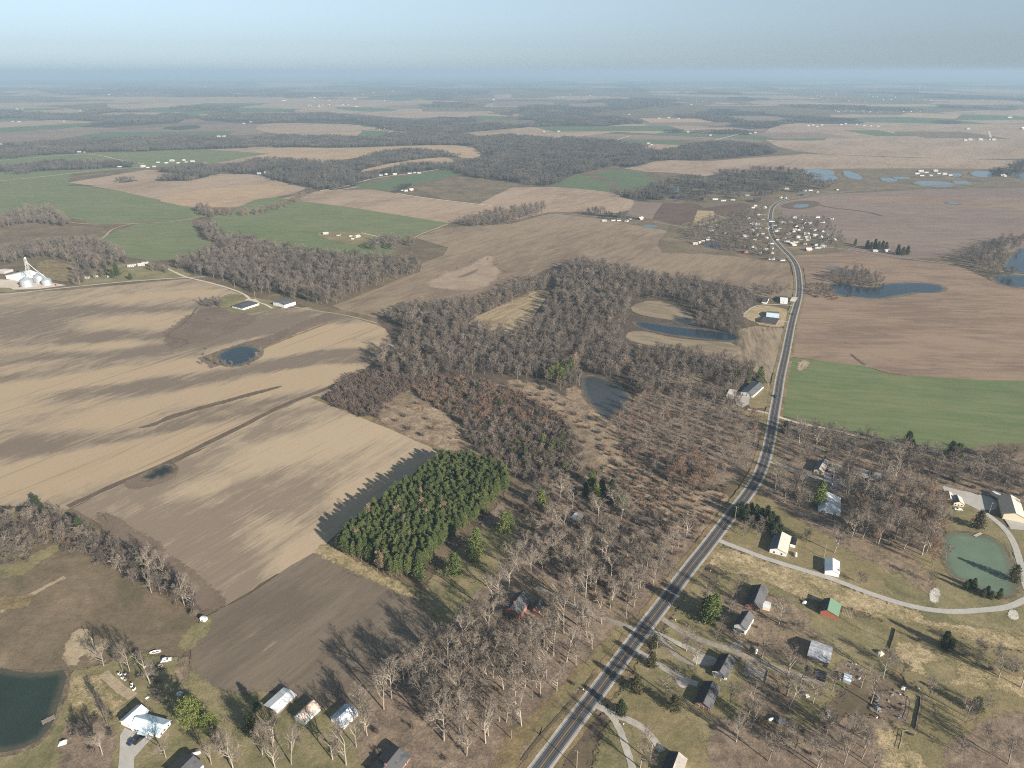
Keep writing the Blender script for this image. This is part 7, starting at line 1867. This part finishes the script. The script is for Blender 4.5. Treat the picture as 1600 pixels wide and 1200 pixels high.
for i, (px, s) in enumerate((((925,760),1.3),((940,770),1.5),((955,778),1.5),((968,795),1.3),((915,775),1.3),((948,785),1.4),((930,785),1.3),((975,790),1.0))):
    cedar(px, i, s, 'green cedar in the clump beside the felled branches', 1 + (i % 3 == 0) * 2, grp='cedars in the clump beside the felled branches')
for i, px in enumerate([(862,597),(870,590),(876,600),(884,594),(892,588),(880,585)]):
    cedar(px, i, 1.7, 'bright green pine at the central wood edge', 3, i < 3, grp='bright pines at the central wood edge')
for i, px in enumerate([(1150,808),(1157,802),(1164,812),(1172,806),(1180,810),(1188,812),(1197,815),(1205,820),(1212,828),(1218,838),(1200,828),(1208,838)]):
    cedar(px, i, 1.25, 'dark cedar in the row shading the white farmhouse', 1, grp='dark cedars in the row by the white farmhouse')
cedar((1278,790), 2, 1.7, 'tall yellow green cedar at the blue roofed house', 3)
cedar((1226,676), 1, 1.5, 'dark cedar at the mouth of the gravel lane', 1)
cedar((1416,702), 0, 1.8, 'dark cedar beside the gravel lane', 1); cedar((1422,706), 1, 1.5, 'smaller dark cedar touching the lane side cedar', 1)
cedar((1483,716), 0, 1.7, 'dark cedar in the eastern wood', 1); cedar((1495,718), 1, 1.6, 'green cedar in the eastern wood', 3)
cedar((1492,752), 1, 1.2, 'bronze green cedar above the cream cottage', 2)
cedar((1527,826), 3, 1.7, 'broad bronze cedar at the head of the green pond', 2); cedar((1583,908), 3, 1.4, 'broad bronze cedar on the east bank of the green pond', 2)
for i, px in enumerate([(1508,922),(1513,917),(1520,920),(1535,933),(1541,930),(1548,936),(1560,936)]):
    cedar(px, i, .75, 'small dark cedar on the south bank of the green pond', 1, grp='small cedars on the south bank of the green pond')
cedar((1523,1112), 3, 1.15, 'lone bronze cedar in the lower right pasture', 1)
cedar((1475,1012), 2, 1.1, 'dark cedar where the diagonal fence line begins', 1); cedar((1484,1015), 1, 1.0, 'lower dark cedar on the diagonal fence line', 1)
cedar((1116,960), 1, 1.6, 'green cedar cluster beside the highway, upper tree', 3); cedar((1105,972), 0, 1.7, 'green cedar cluster beside the highway, lower tree', 3); cedar((1100,962), 2, 1.2, 'thin cedar left of the green roadside pair', 1)
cedar((1018,1042), 1, 1.3, 'yellow green bush cedar at the gravel drive corner', 2); cedar((994,1082), 3, 1.3, 'spreading bronze cedar on the roadside lawn', 2); cedar((1053,1110), 3, 1.2, 'spreading bronze cedar by the long low house', 2)
cedar((970,1117), 3, 1.15, 'dark round cedar at the driveway mouth', 1); cedar((1022,1012), 3, 1.0, 'maroon brown cedar between the forked drives', 2)
cedar((304,1145), 0, 2.1, 'big yellow green pine beside the lower left house', 3, True); cedar((331,1150), 1, 1.5, 'second smaller yellow green pine by the ploughed field', 3, True)
cedar((392,1145), 1, 1.4, 'dark cedar left of the first barn', 1); cedar((402,1110), 0, 1.0, 'small dark cedar at the first barn', 1)
for i, px in enumerate([(1354,389),(1360,390),(1366,389),(1372,390),(1378,390),(1384,390),(1402,398),(1410,399),(1417,398)]):
    cedar(px, i, 1.7, 'dark evergreen sheltering the white house east of the village', 1, grp='evergreens sheltering the house east of the village')
cedar((1336,383), 0, 1.2, 'round dark evergreen at the village lane', 1); cedar((1412,397), 1, 1.5, 'tall evergreen nearest the lane bend', 1) if False else None
cedar((183,431), 0, 2.2, 'large dark evergreen by the west country road', 1); cedar((176,434), 1, 1.7, 'mid sized evergreen by the west country road', 1); cedar((204,437), 3, 1.2, 'small round evergreen on the west road verge', 1); cedar((165,430), 2, 1.6, 'left hand evergreen by the west country road', 1)
cedar((1157,466), 0, 1.3, 'dark cedar standing above the wood north of the long pond', 1)
cedar((1146,597), 1, 1.5, 'pale green cedar behind the roadside house', 3); cedar((1187,596), 3, 1.6, 'green cedar just behind the slate roofed house', 3); cedar((1168,598), 2, 1.2, 'small cedar behind the slate roofed house', 3)
cedar((60,795), 1, 1.4, 'dark evergreen at the head of the hedgerow', 1); cedar((128,838), 0, 1.6, 'dark evergreen in the hedgerow bend', 1); cedar((220,885), 1, 1.5, 'dark evergreen low in the hedgerow', 1)
for i, g in enumerate(fill([(660,610),(760,605),(860,650),(900,690),(880,730),(800,735),(730,690)], 17)):
    cedar(to_px(*g)[:2], i, RNG.uniform(.6, 1.0), 'dull green cedar among the rusty bushes', 2 if i % 2 else 1, grp='cedars among the rusty bushes')
for i, g in enumerate(fill([(790,700),(880,690),(910,720),(890,745),(800,745)], 11)):
    cedar(to_px(*g)[:2], i, RNG.uniform(.7, 1.1), 'yellow green cedar at the southern scrub edge', 3 if i % 2 else 2, grp='cedars at the southern scrub edge')
# bare trees inside the pine block
add_bare(fill([(560,830),(600,800),(650,790),(700,800),(720,815),(690,840),(640,840),(600,850)], 12, chk=False), [('slimtan',.7),('slim',.3)], .85, 1.0, 'bare trees standing in the pine block')
hand([(590,893),(600,897),(608,890),(560,860),(728,752),(768,745),(772,768)], 'slimtan', .8, 'bare trees standing in the pine block')

# ---- build
SLK = {'slim': 0, 'slimrust': 1, 'slimdark': 2, 'slimtan': 3, 'thin': 3}
LBL = {'oak': 'pale bare oak', 'slim': 'slender grey tree', 'slimrust': 'rusty twigged tree', 'slimdark': 'dark twigged tree', 'slimtan': 'tan twigged tree', 'thin': 'thin young tree'}
def onscreen(x, y):
    px, py = to_px(x, y)
    return -60 < px < 1660 and py < 1290
BARE = [b for b in BARE if onscreen(b[0], b[1])]
BARE.sort(key=lambda b: (b[0]**2 + b[1]**2 + H*H) / b[6]**2)
SING = {'oaks': 'one of the oaks', 'oak': 'oak', 'bare': 'one of the bare'}
N_IND = 300; TL = []; SZ = ['tall ', 'mid-sized ', 'small ']
for i, (x, y, k, v, rz, sx, sz, grp) in enumerate(BARE[:N_IND]):
    o = bpy.data.objects.new('oak_tree' if k == 'oak' else 'bare_tree', None); link(o)
    o.location = (x, y, 0); o.rotation_euler = (0, 0, rz); o.scale = (sx, sx, sz); o.empty_display_size = .5
    tag(o, LBL[k], 'tree', grp); TL.append((o, SZ[0 if sz > 1.2 else (1 if sz > 1.0 else 2)] + LBL[k]))
    if k == 'oak': tr, cr = OAKV[v % 6]
    else: tr, cr = SLIMV[v % 5][0], SLIMV[v % 5][1][SLK[k]]
    link(bpy.data.objects.new('trunk', tr), o); link(bpy.data.objects.new('crown', cr), o)
one_by_one(TL)
MIDK = {'slim': [0, 1, 3, 5], 'oak': [6, 0, 5], 'slimdark': [2, 7], 'slimrust': [4], 'slimtan': [6, 1, 6, 3], 'thin': [6]}
c_mid = proto_collection('wood_tree', MIDV)
if len(BARE) > N_IND:
    scatter('bare_woodland', [(b[0], b[1], b[4], b[5] * (1.2 if b[2] == 'oak' else 1.05), b[6] * .86, MIDK[b[2]][b[3] % len(MIDK[b[2]])]) for b in BARE[N_IND:]], c_mid)
PINES.sort(key=lambda p: p[0]**2 + p[1]**2)
for i, (x, y, v, rz, s) in enumerate(PINES[:300]):
    o = bpy.data.objects.new('pine_tree', None); link(o)
    o.location = (x, y, 0); o.rotation_euler = (0, 0, rz); o.scale = (s, s, s)
    tag(o, 'green pine of the close planted pine block beside the pale field', 'pine tree', 'pines of the planted block')
    link(bpy.data.objects.new('trunk', PINEV[v][0]), o); link(bpy.data.objects.new('crown', PINEV[v][1]), o)
c_pine = proto_collection('planted_pine', [join for join in [PINEV[i][1] for i in range(7)]])
if len(PINES) > 300: scatter('pine_stand', [(x, y, rz, s, s, v) for x, y, v, rz, s in PINES[300:]], c_pine)
for (x, y, v, s, lab, k, big, grp) in CEDARS:
    o = empty('cedar_tree' if not big else 'pine_tree', (x, y, 0), RNG.uniform(0, 6), lab, 'evergreen', grp)
    V_ = CEDARV[v % 4] if not big else None
    if big: s = s * .50; tr, cr = BIGPINE[v % 2]
    else: tr, cr = V_[0], V_[k]
    o.scale = (s, s, s)
    link(bpy.data.objects.new('trunk', tr), o); link(bpy.data.objects.new('crown', cr), o)
SHRUBS = [s for s in SHRUBS if onscreen(s[0], s[1])]
SHRUBS.sort(key=lambda b: (b[0]**2 + b[1]**2 + H*H) / b[5]**2)
for i, (x, y, k, rz, sx, sz, grp) in enumerate(SHRUBS[:300]):
    o = bpy.data.objects.new('bush', BUSHV[k]); link(o)
    o.location = (x, y, 0); o.rotation_euler = (0, 0, rz); o.scale = (sx, sx, sz)
    tag(o, 'leafless bush, one of the ' + grp, 'bush', grp)
c_bush = proto_collection('scrub_bush', BUSHV)
if len(SHRUBS) > 300: scatter('scrub_thicket', [(x, y, rz, sx, sz, k) for x, y, k, rz, sx, sz, g in SHRUBS[300:]], c_bush)

# ---- far woods, kilometres away: reads as one mass
FAR = []
TPOLY = []
for pl in FARTAN: P = [at(*p) for p in pl]; TPOLY.append(np.array([(p.x, p.y) for p in P]))
HOUSEP = [(o.location.x, o.location.y) for o in scene.objects if o.name.split('.')[0] in ('house', 'barn') and o.parent is None and o.location.y > 900]
HOUSEP = np.array(HOUSEP)
for poly, sp in FW:
    G = fill(poly, sp * .95, .3, 26, chk=False)
    if len(G): G = G[road_dist(G) > 26]
    for P in TPOLY:
        if len(G): G = G[~inside(G, P)]
    village = 1000 < poly[0][0] < 1230 and poly[0][1] > 280 or poly[0] == (1020,287)
    for g in G:
        d = np.min(np.hypot(HOUSEP[:, 0] - g[0], HOUSEP[:, 1] - g[1])) if len(HOUSEP) else 99
        if d < 20: continue
        s = sp * 1.18 / 46.0
        if d < 42 or (village and RNG.random() < .35): s = s * .5
        FAR.append((g[0], g[1], RNG.choice([0, 1.571, 3.1416, 4.712]) + RNG.uniform(-.3, .3), s * RNG.uniform(.95, 1.15), .95 * RNG.uniform(.8, 1.2), int(RNG.integers(0, 6))))
# beyond four kilometres the land is mostly wooded
from mathutils import noise as mnoise
for (y0, y1, sp, sc, thr) in ((150, 185, 90, 1.9, .14), (138, 150, 150, 3.2, .0), (129, 138, 260, 5.6, -.03), (121, 129, 420, 9.0, -.06)):
    G = fill([(-20, y1), (-20, y0), (1620, y0), (1620, y1)], sp, .4, chk=False)
    for P in TPOLY: G = G[~inside(G, P)]
    for g in G:
        px, py = to_px(g[0], g[1])
        n = mnoise.noise(Vector((g[0] / 900.0, g[1] / 2600.0, 3.3)))
        if n < thr + (.12 if px > 1200 else 0) + (.15 if px < 420 and py > 150 else 0): continue
        FAR.append((g[0], g[1], RNG.choice([0, 1.571]), sc * 1.18 * RNG.uniform(.9, 1.15), 1.0 * RNG.uniform(.8, 1.25), int(RNG.integers(0, 6))))
c_far = proto_collection('woodland_patch', FARV)
scatter('far_woodland', FAR, c_far)
print('TREES', len(BARE), 'PINES', len(PINES), 'SHRUBS', len(SHRUBS), 'CEDARS', len(CEDARS), 'FAR', len(FAR))
# ------------------------------------------------------------------ haze
hz = MB().box((0, 0, (H + 45 - 1.5) / 2), (117000, 117000, H + 45 + 1.5)).build('haze', [])
hm = bpy.data.materials.new('haze_air'); hm.use_nodes = True
ht = hm.node_tree; ht.nodes.remove(ht.nodes['Principled BSDF'])
hv = ht.nodes.new('ShaderNodeVolumePrincipled')
hv.inputs['Color'].default_value = (0.325, 0.462, 0.60, 1); hv.inputs['Density'].default_value = 1.05e-4
hv.inputs['Anisotropy'].default_value = 0.0
ht.links.new(hv.outputs[0], ht.nodes['Material Output'].inputs['Volume'])
hz.data.materials.append(hm)
tag(hz, kind='stuff')
